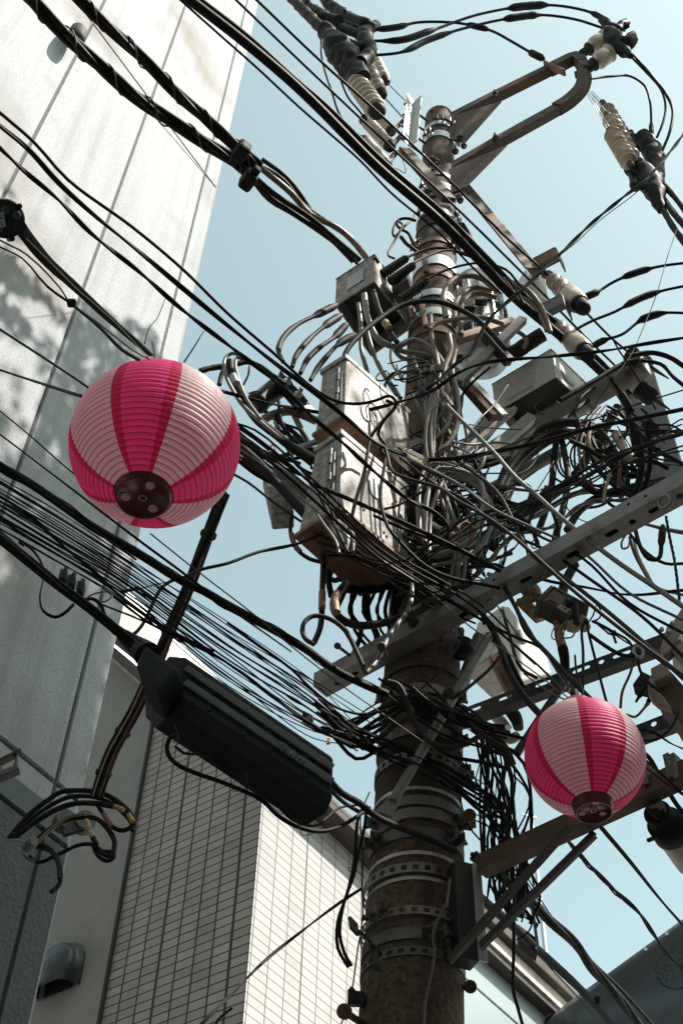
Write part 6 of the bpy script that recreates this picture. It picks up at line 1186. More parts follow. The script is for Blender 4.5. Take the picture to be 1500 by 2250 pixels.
wire([(862, 762), (885, 772), (917, 777), (957, 787), (975, 808)], 12, ('Y', 3.84, 3.88), 'pale thick cable joining the pole, middle of the curl', 'pale_pvc'); wire([(862, 762), (880, 785), (910, 792), (950, 788)], 10, ('Y', 3.86, 3.9), 'pale cable joining the pole, lowest of the curl', 'pale_pvc')
wire([(805, 725), (818, 770), (838, 815), (862, 850), (880, 875)], 11, ('Y', 3.86, 3.9), 'grey cable dropping right of the upper cabinet top', 'grey_pvc'); wire([(812, 760), (830, 800), (852, 840), (870, 868)], 8, ('Y', 3.84, 3.9), 'brownish cable dropping right of the upper cabinet top', 'tan_hose'); wire([(858, 768), (858, 790), (868, 812), (885, 830)], 6, ('Y', 3.8, 3.85), 'thin tan cable bowing beside the pale curl', 'cream_pvc')
wire([(820, 640), (832, 680), (848, 715), (860, 735), (872, 752)], 12, ('Y', 3.76, 3.76), 'dark cable with pale sleeve under the junction box', 'dark_pvc'); wire([(845, 708), (855, 722)], 17, ('Y', 3.74, 3.74), 'cream sleeve on the dark cable under the junction box', 'putty', name='cable_sleeve', cat='sleeve')
wire([(750, 800), (765, 765), (800, 727), (853, 687), (885, 670), (925, 662), (967, 664), (1000, 676), (1040, 697), (1075, 728), (1110, 768)], 12, ('Y', 3.5, 3.6), 'thick black hose arching from the cabinet top over the pole', 'rubber', lump=.04)
wire([(893, 566), (930, 550), (970, 545), (1010, 556), (1060, 575), (1100, 600), (1130, 632), (1150, 668)], 6.5, ('Y', 3.7, 3.8), 'black lead from the upper ridged boot arching right', BK); wire([(906, 578), (945, 560), (985, 550), (1040, 562), (1085, 590), (1120, 630), (1140, 660)], 6, ('Y', 3.68, 3.8), 'dark red lead from the middle ridged boot arching right', 'red_pvc'); wire([(935, 614), (970, 597), (1020, 582), (1060, 578), (1110, 592), (1140, 625)], 6, ('Y', 3.66, 3.8), 'black lead from the lowest ridged boot arching right', BK)
wire([(866, 568), (853, 562), (866, 530), (878, 508), (884, 494), (872, 486), (862, 510), (866, 520), (885, 500), (905, 482), (912, 470)], 5.5, ('Y', 3.85, 3.95), 'bent rusty steel rod zigzagging left of the pole top', 'rust_brown', name='bent_rod', cat='rod')
wire([(912, 485), (895, 480), (878, 482), (872, 492), (878, 502), (896, 512), (905, 530), (915, 545)], 7, ('Y', 3.9, 3.95), 'short thick cable stub looping left of the pole top', 'rubber_worn'); wire([(880, 520), (892, 535), (905, 545), (918, 555)], 9, ('Y', 3.9, 3.95), 'frayed grey cable stub beside the bent rod', 'dark_pvc')
# -- tan hoses
for k, (pts, w_, Ya, Yb) in enumerate((([(980, 700), (974, 655), (982, 628), (1003, 611), (1035, 606), (1065, 616), (1090, 640)], 14, 3.75, 3.85), ([(998, 715), (1001, 665), (1020, 642), (1050, 632), (1080, 640)], 13, 3.78, 3.9), ([(1012, 735), (1012, 680), (1028, 652), (1060, 645), (1090, 655)], 12, 3.82, 3.9), ([(942, 724), (955, 712), (985, 704), (1010, 699), (1060, 698), (1105, 712)], 12, 3.7, 3.85), ([(1118, 618), (1150, 632), (1175, 656), (1195, 690), (1208, 730)], 12, 3.85, 3.95), ([(1130, 645), (1165, 665), (1188, 700), (1200, 728)], 9, 3.9, 3.95), ([(985, 735), (990, 770), (975, 815), (985, 860), (990, 900), (980, 940), (955, 965), (912, 990)], 13, 3.74, 3.8), ([(1000, 770), (992, 814), (1003, 860), (1006, 900), (1000, 945), (980, 980), (952, 1003)], 13, 3.78, 3.8), ([(945, 690), (948, 740), (960, 790), (968, 840)], 11, 3.86, 3.8), ([(1135, 728), (1150, 738), (1156, 752), (1150, 764)], 10, 4.0, 4.05))):
    wire(pts, w_, ('Y', Ya, Yb), 'tan hose ' + ['rising highest in the triple arch', 'in the middle of the triple arch', 'lowest in the triple arch', 'running level under the triple arch', 'bowing down right beside the cutouts', 'inside the right bow', 'bending left at the pole, front', 'bending left at the pole, behind', 'standing upright on the pole', 'ending in a hook under the drum'][k], 'tan_hose')
# -- big dark hoses right of the pole
for k, (pts, w_, Ya, Yb, m_) in enumerate((([(1078, 1180), (1085, 1130), (1095, 1080), (1120, 1015), (1150, 968), (1195, 938), (1250, 928), (1300, 938), (1335, 975), (1358, 1015)], 22, 4.05, 4.1, 'dark_pvc'), ([(1092, 1185), (1105, 1120), (1125, 1055), (1155, 1005), (1195, 970), (1240, 955), (1290, 952), (1322, 975)], 20, 4.12, 4.15, 'dark_pvc'), ([(1222, 965), (1216, 1010), (1212, 1060), (1200, 1115), (1180, 1172)], 15, 4.15, 4.2, 'dark_pvc'), ([(1232, 960), (1240, 1000), (1247, 1045), (1240, 1100), (1222, 1170), (1212, 1215)], 15, 4.1, 4.1, 'dark_pvc'), ([(1355, 895), (1330, 940), (1300, 985), (1262, 1045), (1190, 1105), (1120, 1150), (1060, 1180)], 22, 4.3, 4.3, 'dark_pvc'), ([(1245, 1165), (1270, 1125), (1300, 1100), (1345, 1080), (1400, 1068), (1460, 1055)], 18, 4.0, 4.0, 'dark_pvc'), ([(1275, 1055), (1300, 1078), (1340, 1085), (1390, 1078), (1460, 1060)], 17, 3.95, 4.0, 'rubber_worn'), ([(1065, 1125), (1130, 1118), (1200, 1085), (1250, 1060)], 16, 4.25, 4.3, 'dark_pvc'), ([(1330, 1010), (1350, 1030), (1375, 1045), (1420, 1040)], 15, 3.95, 4.0, 'rubber_worn'), ([(1262, 1240), (1245, 1270), (1235, 1300), (1232, 1330)], 22, 4.1, 4.1, 'dark_pvc'), ([(1020, 1010), (1060, 1012), (1120, 1000), (1180, 960), (1260, 905)], 13, 4.0, 4.2, 'dark_pvc'), ([(1030, 1030), (1080, 1020), (1150, 985), (1200, 950), (1290, 880)], 12, 4.0, 4.2, 'rubber_worn'), ([(1420, 790), (1370, 800), (1300, 840), (1230, 880)], 12, 4.0, 4.0, 'rubber'), ([(1380, 783), (1430, 775), (1470, 785), (1510, 810)], 12, 3.9, 3.9, 'rubber_worn'), ([(1405, 792), (1450, 800), (1480, 830), (1510, 855)], 9, 3.9, 3.9, 'rubber'))):
    wire(pts, w_, ('Y', Ya, Yb), 'thick dark hose ' + ['making the widest arch right of the pole', 'making the inner arch right of the pole', 'dropping left inside the arch', 'dropping right inside the arch', 'slanting down left behind the arch', 'leaving the crossarm top toward the right edge', 'taped and lumpy above the crossarm at right', 'slanting up right behind the arch foot', 'short and taped below the red wires', 'hanging under the crossarm beside the number 14 box', 'lying along the grey channel under the pale box', 'second along the grey channel under the pale box', 'along the top of the blue-grey tube', 'arching over the slotted upright', 'leaving the slotted upright toward the edge'][k], m_, lump=.12 if 'worn' in m_ else .02, name='hose', cat='hose')
for k, (pts, w_, m_) in enumerate((([(1318, 893), (1295, 920), (1276, 965), (1272, 1015), (1283, 1050), (1310, 1078)], 5, 'red_pvc'), ([(1330, 890), (1300, 930), (1285, 975), (1283, 1020), (1300, 1062)], 4, 'tan_tape'), ([(1330, 932), (1305, 935), (1293, 955), (1297, 985), (1310, 1010), (1325, 1024)], 8, 'cream_pvc'), ([(1340, 1040), (1330, 1070), (1325, 1100)], 7, 'cream_pvc'), ([(1362, 1000), (1360, 1040), (1357, 1070)], 8, 'red_pvc'), ([(1372, 990), (1376, 1030), (1370, 1070)], 5, 'dark_pvc'), ([(1310, 893), (1282, 925), (1264, 970), (1262, 1020), (1272, 1060)], 5, 'rubber'), ([(1390, 1180), (1400, 1220), (1420, 1260), (1440, 1290), (1510, 1310)], 7, 'cream_pvc'), ([(1382, 1180), (1392, 1215), (1410, 1250), (1428, 1280)], 7, 'red_pvc'), ([(1378, 1170), (1365, 1190), (1366, 1205), (1378, 1203), (1384, 1180)], 5, 'pale_pvc'))):
    wire(pts, w_, ('Y', 3.85, 3.9), ['dark red wire loop', 'brown wire loop', 'cream wire loop', 'short cream wire', 'short dark red stub', 'thin dark stub', 'black outer wire loop', 'cream wire dropping', 'dark red wire dropping', 'small pale wire curl'][k] + (' right of the big hose arch' if k < 7 else ' below the crossarm at the right edge'), m_)
wire([(1352, 955), (1368, 985), (1378, 1010)], 22, ('Y', 3.85, 3.85), 'cream and black banded splice right of the big hose arch', 'porcelain_brown', lump=.3, name='banded_splice', cat='splice')
for k, (pts, w_) in enumerate((([(1395, 950), (1408, 1010), (1402, 1060), (1385, 1105)], 16), ([(1418, 930), (1428, 990), (1424, 1040), (1412, 1085)], 12), ([(1340, 830), (1365, 870), (1385, 930), (1390, 980)], 8))):
    wire(pts, w_, ('Y', 3.7, 3.9), 'black cable bending down onto the crossarm at right, ' + ['thick inner one', 'slim outer one', 'thin upper one'][k], BK)
wire([(1395, 1165), (1405, 1200), (1425, 1228), (1445, 1228), (1452, 1190), (1455, 1155)], 10, ('Y', 3.6, 3.6), 'black cable loop hanging below the crossarm at the right edge', BK, fat=[(.75, 1, 1.7)]); wire([(1380, 1170), (1420, 1215), (1460, 1238), (1510, 1238)], 7, ('Y', 3.7, 3.7), 'black cable sagging to the right edge under the crossarm', BK); wire([(1462, 1135), (1470, 1180), (1482, 1240), (1492, 1325)], 8, ('Y', 3.5, 3.5), 'grey roped cable hanging near the right edge', 'dark_pvc', tw=3, pitch=.12)
wire([(1410, 1150), (1470, 1165), (1510, 1172)], 14, ('Y', 3.9, 3.9), 'brown cable pair at the right edge under the crossarm', 'tan_hose', tw=2, pitch=2)
# -- loops left of the cabinets
wire([(530, 784), (512, 776), (497, 784), (492, 805), (498, 830), (513, 860), (533, 890), (570, 925), (620, 965), (660, 985), (700, 1010)], 9, ('Y', 3.5, 3.6), 'pale glossy tube looping behind the right shoulder of the large lantern', 'pale_pvc')
wire([(538, 790), (522, 786), (517, 800), (523, 830), (542, 878), (572, 920)], 8, ('Y', 3.48, 3.5), 'second pale tube inside the loop beside the large lantern', 'grey_pvc')
wire([(505, 795), (508, 820), (520, 850), (540, 888), (565, 922), (600, 950), (640, 982), (685, 1014)], 20, ('Y', 3.55, 3.6), 'lumpy thick black cable inside the loop beside the large lantern', 'rubber_worn', lump=.14)
wire([(512, 825), (520, 842)], 16, ('Y', 3.45, 3.45), 'white sleeve on the cable loop beside the large lantern', 'sticker', name='cable_sleeve', cat='sleeve')
wire([(440, 815), (468, 808), (492, 805), (520, 800), (545, 795), (575, 808), (605, 830), (625, 845)], 13, ('Y', 3.7, 3.8), 'black knobbly cable behind the loop beside the large lantern', 'rubber', lump=.25); wire([(482, 845), (486, 825), (492, 812), (496, 800)], 11, ('Y', 3.7, 3.7), 'short black connector behind the shoulder of the large lantern', 'rubber', lump=.2); wire([(548, 805), (545, 825), (535, 845)], 5, ('Y', 3.7, 3.7), 'thin black strap in the loops beside the large lantern')
wire([(572, 926), (603, 910), (637, 904), (665, 912), (695, 925)], 20, ('Y', 3.9, 3.95), 'brown thick hose arching left of the upper cabinet', 'tan_hose', name='hose', cat='hose'); wire([(640, 900), (655, 930), (670, 960), (680, 985)], 14, ('Y', 3.95, 3.95), 'grey-brown strut between the brown hose and the cabinets', 'cabinet', name='strut', cat='strut')
wire([(545, 865), (560, 860), (575, 862)], 3, ('Y', 3.8, 3.8), 'thin wire over the dark cylinder joint'); wire([(592, 982), (602, 976), (604, 988), (590, 994), (582, 990)], 6, ('Y', 3.5, 3.5), 'small brown ring loop beside the large lantern', 'tan_tape')
for k in range(9):
    y = 960 + k * 9; pts = [(525, y - 20), (560, y + 8 + random.uniform(-6, 6)), (610, y + 40 + random.uniform(-10, 10)), (660, y + 60 + random.uniform(-12, 20))]
    wire(pts, random.choice([5, 6, 8, 11]), ('Y', 3.7, 3.85), 'dark cable in the cluster between the large lantern and the cabinets', random.choice([BK, 'rubber_worn', 'dark_pvc']), lump=.1, group='cable cluster right of the large lantern')
# -- under the cabinets
wire([(712, 1185), (710, 1240), (708, 1297), (707, 1340), (703, 1380), (690, 1412)], 13, ('Y', 3.7, 3.7), 'straight dark conduit with tan tape hanging under the cabinets', 'dark_pvc'); wire([(708, 1299), (707, 1338)], 16, ('Y', 3.68, 3.68), 'tan tape wrap on the straight hanging conduit', 'tan_tape', name='tape_wrap', cat='tape', lump=.08)
wire([(690, 1416), (672, 1405), (664, 1385), (672, 1363), (692, 1353), (725, 1360), (758, 1385), (782, 1430), (803, 1477)], 11, ('Y', 3.55, 3.6), 'black cable loop curling at the left under the cabinets', 'dark_pvc'); wire([(803, 1477), (820, 1462), (838, 1430), (862, 1385), (890, 1350), (903, 1318), (905, 1285), (898, 1245)], 12, ('Y', 3.55, 3.7), 'grey cable rising right from the lowest point of the loop', 'grey_pvc')
wire([(762, 1280), (745, 1300), (734, 1322), (735, 1342), (752, 1362), (785, 1374), (825, 1372), (870, 1360), (930, 1330), (985, 1300), (1040, 1285)], 18, ('Y', 3.65, 3.75), 'big brown-black hose looping under the cabinets', 'dark_pvc', name='hose', cat='hose'); wire([(742, 1304), (735, 1322), (738, 1346)], 22, ('Y', 3.62, 3.62), 'ribbed tan tape on the big loop under the cabinets', 'tan_tape', name='tape_wrap', cat='tape', lump=.15)
wire([(640, 1138), (638, 1170), (650, 1205), (680, 1228), (705, 1235)], 9, ('Y', 3.8, 3.8), 'black cable with red patch bowing left of the lower cabinet', 'rubber'); wire([(641, 1172), (648, 1196), (660, 1212)], 10, ('Y', 3.78, 3.78), 'dark red sleeve on the bow left of the lower cabinet', 'red_pvc', name='cable_sleeve', cat='sleeve')
wire([(727, 1195), (720, 1230), (722, 1280), (728, 1310)], 14, ('Y', 3.8, 3.8), 'dark cable dropping beside the straight conduit', 'rubber_worn'); 
for k, pts in enumerate(([(735, 1245), (790, 1238), (850, 1248), (905, 1270)], [(742, 1268), (790, 1275), (850, 1270), (910, 1250)], [(750, 1292), (800, 1298), (860, 1285), (920, 1265)], [(735, 1225), (750, 1250), (740, 1275), (725, 1270), (728, 1255)])):
    wire(pts, [22, 20, 19, 12][k], ('Y', 3.85, 3.95), 'taped thick dark bundle under the lower cabinet, ' + ['highest', 'middle', 'lowest', 'small pale-edged curl'][k], 'rubber_worn', lump=.14)
random.seed(21)
for k in range(16):
    x = 755 + k * 9.5; b = random.uniform(-14, 14); pts = [(x + 10, 1285), (x + b * .5, 1315), (x + b - 6, 1345), (x + b + random.uniform(-25, 30), 1385), (x + 20 + random.uniform(-20, 40), 1440)]
    wire(pts, random.choice([6, 8, 9, 11]), ('Y', 3.95, 4.1), 'dark cable hanging in the cluster below the cabinets', random.choice([BK, 'dark_pvc', 'rubber_worn']), group='cables hanging below the cabinets')
for k, pts in enumerate(([(700, 1085), (722, 1130), (745, 1175), (757, 1200), (766, 1215), (775, 1210)], [(712, 1080), (735, 1140), (752, 1185), (762, 1212)], [(690, 1120), (710, 1150), (738, 1190), (745, 1215)])):
    wire(pts, [8, 5, 6][k], ('Y', 3.35, 3.35), ['black cable doubled back over the lower cabinet corner', 'thin wire beside the doubled cable', 'grey wire left of the doubled cable'][k], [BK, BK, 'pale_pvc'][k])
blobt = thing('folded_cable', 'grey folded cable coil pinched over the lower left cabinet corner', 'cable', at(745, 1170, 3.4))
for k, P in enumerate(([(728, 1148, 3.45, 4), (735, 1165, 3.42, 9), (742, 1185, 3.4, 9), (752, 1205, 3.4, 4)], [(742, 1145, 3.45, 5), (755, 1165, 3.42, 10), (762, 1190, 3.4, 9), (760, 1212, 3.4, 4)], [(755, 1148, 3.45, 5), (768, 1170, 3.42, 8), (775, 1195, 3.4, 8), (774, 1218, 3.4, 4)])): blob(P, 'grey_pvc', 'cable_fold', blobt, k)
# -- thick cable over the pole low
wire([(850, 1497), (872, 1503), (885, 1520), (898, 1555), (915, 1595), (940, 1628), (975, 1642), (1010, 1640), (1045, 1622), (1062, 1614), (1085, 1616), (1110, 1640), (1128, 1680)], 12, ('Y', 3.55, 3.7), 'smooth grey-black cable dipping across the pole front and rising right', 'dark_pvc'); wire([(862, 1500), (885, 1530), (905, 1580), (940, 1625), (985, 1660), (1060, 1675), (1120, 1690)], 9, ('Y', 3.6, 3.7), 'black cable running parallel below the smooth dipping cable', BK)
wire([(1018, 1385), (1005, 1420), (970, 1470), (915, 1523)], 5, ('Y', 3.75, 3.85), 'thin dark rod leaning across the pole above the clamp band', 'dark_steel', name='thin_rod', cat='rod'); wire([(1100, 1440), (1070, 1475), (1035, 1505), (1008, 1525), (985, 1533)], 8, ('Y', 3.65, 3.75), 'dark bent bar reaching right from the pole with thick end', 'dark_steel', name='bent_rod', cat='rod', fat=[(.68, 1.01, 2.0)])
# -- right side drops
for k, (pts, w_) in enumerate((([(1290, 1370), (1302, 1352), (1310, 1330), (1318, 1340), (1316, 1358), (1300, 1366)], 4), ([(1285, 1362), (1277, 1385), (1280, 1430), (1279, 1530)], 6.5), ([(1287, 1362), (1292, 1390), (1302, 1430), (1320, 1500), (1332, 1545)], 6.5), ([(1295, 1395), (1330, 1420), (1362, 1438), (1388, 1442), (1403, 1436)], 9), ([(1305, 1365), (1350, 1390), (1382, 1410), (1390, 1440), (1385, 1475), (1366, 1520), (1362, 1555)], 6), ([(1300, 1365), (1340, 1385), (1352, 1412)], 6), ([(1310, 1370), (1345, 1395), (1350, 1385)], 5), ([(1310, 1368), (1390, 1420), (1430, 1440), (1470, 1470)], 4), ([(1225, 1405), (1232, 1375), (1248, 1365), (1262, 1385), (1255, 1400), (1240, 1402)], 4), ([(1400, 1440), (1404, 1470), (1418, 1495), (1450, 1520)], 7), ([(1375, 1570), (1395, 1575), (1415, 1555), (1425, 1545)], 6), ([(1490, 1565), (1472, 1600), (1440, 1625), (1400, 1628)], 7))):
    wire(pts, w_, ('Y', 3.4, 3.35), ['small curled wire beside the number 14 box', 'straight black wire dropping to the smaller lantern, left', 'straight black wire dropping to the smaller lantern, right', 'black cable hooked into the pale eye beside the street lamp', 'brown wire snaking down behind the smaller lantern', 'cut black wire end, upper, beside the number 14 box', 'cut black wire end, lower, beside the number 14 box', 'thin black wire from the number 14 box to the street lamp', 'brown ring wire under the number 14 box', 'black cable from the hook eye to the lamp block', 'yellow-brown wire under the lamp glands', 'black cable hanging below the street lamp'][k], ['rubber', BK, BK, BK, 'rust_brown', BK, BK, BK, 'tan_hose', BK, 'tan_hose', BK][k])
mb = MB(); c = at(1402, 1432, 3.35); mb.tube([c + Vector((math.cos(g) * .018, 0, math.sin(g) * .028)) for g in [2 * PI * j / 20 for j in range(21)]], .006, 8, cap=False); tag(mb.build('hook_eye', 'sticker'), 'pale green eye hook holding a black cable by the street lamp', 'hook')
for k, (p, q) in enumerate((((1200, 1478), (1258, 1527)), ((1190, 1420), (1262, 1530)), ((1150, 1480), (1246, 1540)))): wire([p, ((p[0] + q[0]) / 2, (p[1] + q[1]) / 2 + 6), q], 4, ('Y', 3.4, 3.2), ['upper', 'middle', 'lower'][k] + ' brownish wire reaching the top of the smaller lantern', 'rust_brown')
wire([(1060, 1350), (1090, 1400), (1115, 1470), (1150, 1530), (1215, 1600)], 15, ('Y', 3.95, 3.75), 'thick smooth black cable running down to behind the smaller lantern', 'dark_pvc'); wire([(1080, 1395), (1105, 1430), (1130, 1480), (1148, 1515)], 18, ('Y', 4.1, 4.2), 'black ridged conduit in front of the pale equipment case', 'rubber', lump=.08)
wire([(1090, 1260), (1130, 1330), (1160, 1390), (1205, 1440), (1260, 1500), (1310, 1550)], 11, ('Y', 3.6, 3.2), 'black cable with wire wrapping beside the pale equipment case', BK, fat=[(.35, .5, 1.5)]); wire([(1103, 1340), (1120, 1400), (1145, 1470), (1180, 1490)], 8, ('Y', 4.2, 4.2), 'dark red-brown cable over the pale equipment case', 'rust_brown')
# -- lower right lines
wire([(1215, 1810), (1263, 1867), (1300, 1907), (1350, 1957), (1400, 2003), (1433, 2050), (1467, 2100), (1510, 2135)], 11, ('Z', 5.0, 5.0), 'twisted black cable dropping from the rusty arm to the printed sheet', tw=2, pitch=.5); wire([(1230, 1830), (1262, 1862), (1290, 1905), (1320, 1925), (1350, 1965), (1385, 1985)], 4, ('Z', 5.0, 5.0), 'thin wire winding round the twisted cable below the smaller lantern')
wire([(1300, 1795), (1383, 1893), (1450, 1977), (1510, 2045)], 10, ('Z', 5.1, 5.1), 'straight black cable right of the twisted one, lower right', tw=2, pitch=3)
wire([(1395, 1650), (1440, 1690), (1500, 1745), (1520, 1765)], 5, ('Y', 3.3, 3.3), 'dark wire passing right of the smaller lantern, lower'); wire([(1395, 1600), (1440, 1612), (1470, 1632), (1510, 1650)], 6, ('Y', 3.3, 3.3), 'twisted wire passing right of the smaller lantern, upper', tw=2, pitch=.3); wire([(1390, 1665), (1450, 1712), (1510, 1755)], 4, ('Y', 3.3, 3.3), 'thin pale wire right of the smaller lantern', 'dark_pvc'); wire([(1400, 1645), (1425, 1665), (1440, 1690), (1480, 1760), (1510, 1800)], 11, ('Y', 3.6, 3.6), 'black cable between the smaller lantern and the floodlight', BK)
wire([(1020, 1925), (1050, 1967), (1117, 2027), (1187, 2093), (1267, 2167), (1330, 2235), (1350, 2262)], 19, ('Z', 5.0, 5.2), 'thick black cable running to the lower right past the channel foot', 'rubber', lump=.1, tw=0); wire([(1040, 1880), (1127, 1947), (1200, 2017), (1260, 2070), (1300, 2127), (1350, 2183), (1410, 2262)], 23, ('Z', 5.2, 5.3), 'thickest black bundle in the lower right corner', 'rubber', tw=4, pitch=1.8)
wire([(1110, 1920), (1180, 1990), (1255, 2065), (1300, 2115), (1360, 2172), (1440, 2260)], 9, ('Z', 5.3, 5.4), 'black cable just above the thickest lower right bundle', BK)
for k in range(6):
    wire([(1100 + 10 * k, 1900 + 3 * k), (1160 + 9 * k, 1975 + 6 * k), (1210 + 6 * k, 2030 + 4 * k), (1258, 2070)], 3.5, ('Z', 5.4, 5.3), 'thin black wire gathering into the lower right bundle', BK, group='thin wires gathering at lower right')
mb = MB(); mb.box(at(1157, 2072, 5.9), (.7, .3, -.4), (0, 1, 0), UP, .12, .10, .09); tag(mb.build('cable_clamp', 'closure', bevel=.01), 'dark clamp on the cable beside the low building eave', 'clamp')
wire([(1165, 2080), (1230, 2150), (1290, 2215), (1330, 2262)], 2.5, ('Z', 5.1, 5.1), 'hair thin wire above the thick lower right cable'); mb = MB(); mb.lathe(at(1312, 2192, 6.2), at(1311, 2208, 6.2), [(0, .018), (.3, .02), (1, .012)], 10); tag(mb.build('wire_clip', 'rubber'), 'small black clip standing on the lower right cable', 'clip')
wire([(1120, 1850), (1127, 1907), (1128, 1983), (1128, 2083), (1127, 2177), (1137, 2215), (1150, 2262)], 7.5, ('Y', 3.9, 3.9), 'black cable hanging straight down right of the upright channel', BK)
wire([(1165, 1975), (1172, 2020), (1180, 2075)], 7, ('Y', 4.2, 4.8), 'short black cable dropping to the dark clamp', BK); wire([(1135, 2065), (1160, 2048), (1172, 2010), (1168, 1985)], 4, ('Y', 4.4, 4.2), 'thin looping wire above the dark clamp', BK)
# -- left of the pole, over the tiles
for k, pts in enumerate(([(800, 1768), (786, 1800), (781, 1850), (777, 1900), (762, 1965), (742, 2025), (742, 2083), (765, 2125)], [(805, 1772), (800, 1820), (785, 1880), (778, 1920), (755, 1985), (746, 2050), (757, 2095), (772, 2122)])):
    wire(pts, 7.5, ('Y', 3.9, 3.95), ['left', 'right'][k] + ' one of two black cables bowing in front of the white tiles', BK, tw=0)
wire([(432, 2262), (470, 2222), (500, 2193), (583, 2110), (667, 2043), (740, 1988), (793, 1953)], 8, ('Y', 3.4, 4.0), 'flat twisted black strap slanting over the tiles to the pole', 'rubber', tw=2, pitch=.9)
wire([(470, 2262), (480, 2240), (510, 2215)], 6, ('Y', 3.4, 3.4), 'short dark wire at the bottom edge over the grey tiles')
wire([(812, 1740), (792, 1790), (797, 1880), (795, 1950), (797, 2010), (785, 2090), (770, 2190), (745, 2262)], 3.5, ('Y', 4.0, 3.95), 'thin wire following the left edge of the pole', BK)
wire([(772, 1920), (765, 1905), (780, 1912), (800, 1928)], 1.6, ('Y', 3.9, 3.95), 'hair wires tied round the bowing cables')
wire([(980, 1985), (958, 2028), (950, 2062), (955, 2085), (948, 2135), (933, 2200), (930, 2262)], 6, ('Y', 3.86, 3.9), 'grey earth wire running down the front of the pole', 'grey_pvc'); wire([(988, 1930), (984, 1965), (980, 1995)], 6, ('Y', 3.86, 3.86), 'short upper piece of earth wire on the pole', 'grey_pvc')
# -- splice case underside wires
wire([(392, 1615), (375, 1620), (367, 1640), (372, 1662), (390, 1680), (433, 1700), (480, 1716), (520, 1732), (573, 1757), (610, 1792), (650, 1815), (700, 1827), (743, 1818), (790, 1790), (812, 1775)], 10, ('Y', 3.0, 3.5), 'black cable sagging under the splice case to the pole', BK, lump=.1); wire([(385, 1640), (405, 1655), (440, 1658), (500, 1690), (580, 1740), (640, 1800), (690, 1815), (715, 1800), (745, 1775), (790, 1768)], 6, ('Y', 3.0, 3.5), 'thinner black wire under the splice case', BK)
wire([(383, 1590), (392, 1625), (380, 1632)], 2, ('Y', 2.95, 2.95), 'thin wire stub on the splice case underside', 'dark_pvc'); wire([(385, 1620), (440, 1660), (530, 1710), (560, 1740), (620, 1790)], 1.8, ('Y', 2.95, 3.1), 'hair wire across the splice case underside', 'dark_pvc'); wire([(540, 1695), (541, 1725), (525, 1738), (510, 1738)], 2, ('Y', 2.95, 2.95), 'bent wire hook on the splice case underside', 'dark_pvc'); wire([(660, 1815), (664, 1835), (700, 1828)], 2, ('Y', 3.1, 3.1), 'bent wire hook below the splice case right end', 'dark_pvc')
# -- loops at the grey corner
hub = (20, 1842)
for k, (pts, w_, m_) in enumerate((([(20, 1842), (65, 1790), (100, 1762), (135, 1740), (170, 1737), (215, 1740), (250, 1755), (285, 1785), (296, 1810), (290, 1825)], 9, BK), ([(25, 1840), (75, 1795), (115, 1768), (150, 1752), (200, 1750), (245, 1765), (280, 1795), (292, 1812)], 8, BK), ([(30, 1843), (80, 1805), (130, 1776), (170, 1765), (215, 1766), (250, 1772)], 10, 'rubber_worn'), ([(215, 1768), (232, 1795), (245, 1815), (270, 1825), (290, 1815), (292, 1795), (275, 1778), (252, 1772)], 8, 'rubber_worn'), ([(55, 1870), (100, 1830), (150, 1800), (195, 1796), (215, 1800), (240, 1825), (252, 1850), (245, 1880), (230, 1878), (213, 1862)], 9, BK), ([(60, 1873), (110, 1825), (150, 1795), (190, 1788)], 6, 'tan_hose'), ([(65, 1882), (85, 1895), (120, 1882), (170, 1858), (200, 1855), (225, 1870), (248, 1873), (250, 1885), (235, 1892), (215, 1880), (205, 1858)], 7, BK), ([(70, 1860), (100, 1858), (125, 1885), (134, 1915), (130, 1945), (113, 1960)], 8, BK), ([(80, 1862), (110, 1870), (128, 1900), (130, 1930)], 6, BK), ([(48, 1848), (62, 1850), (52, 1868), (60, 1885), (75, 1893)], 5, 'grey_pvc'), ([(20, 1846), (45, 1846), (60, 1852)], 4, 'zinc_bright'))):
    wire(pts, w_ * 1.3, ('Y', 5.4, 5.3), ['outermost taped loop', 'second taped loop', 'thick taped inner loop', 'ring at the tip of the loops', 'lower drooping loop', 'brown middle strand', 'lowest strand ending in a small ring', 'coil on the grey corner, outer', 'coil on the grey corner, inner', 'grey wire knot', 'short bright wire'][k] + ' of the cables tied at the grey building corner', m_, lump=.08)
for k, (pts, m_, lab) in enumerate((([(252, 1772), (272, 1780)], 'yellow_tape', 'left yellow tape band on the taped loops'), ([(283, 1790), (292, 1806)], 'yellow_tape', 'right yellow tape band on the taped loops'), ([(228, 1788), (243, 1812)], 'red_pvc', 'dark red taped stretch of the loops'), ([(190, 1803), (198, 1822), (204, 1840)], 'putty', 'cream taped tail below the loops'), ([(204, 1840), (212, 1855)], 'rubber', 'black taped end below the cream tail'))):
    wire(pts, 12, ('Y', 5.3, 5.28), lab, m_, name='tape_wrap', cat='tape', lump=.08)
mb = MB(); c = at(58, 1862, 5.3); mb.lathe(c, c + Vector((.05, -.06, 0)), [(0, .025), (.5, .032), (1, .025)], 14); tag(mb.build('porcelain_knob', 'plastic_grey'), 'white knob holding the strands on the grey wall corner', 'knob')
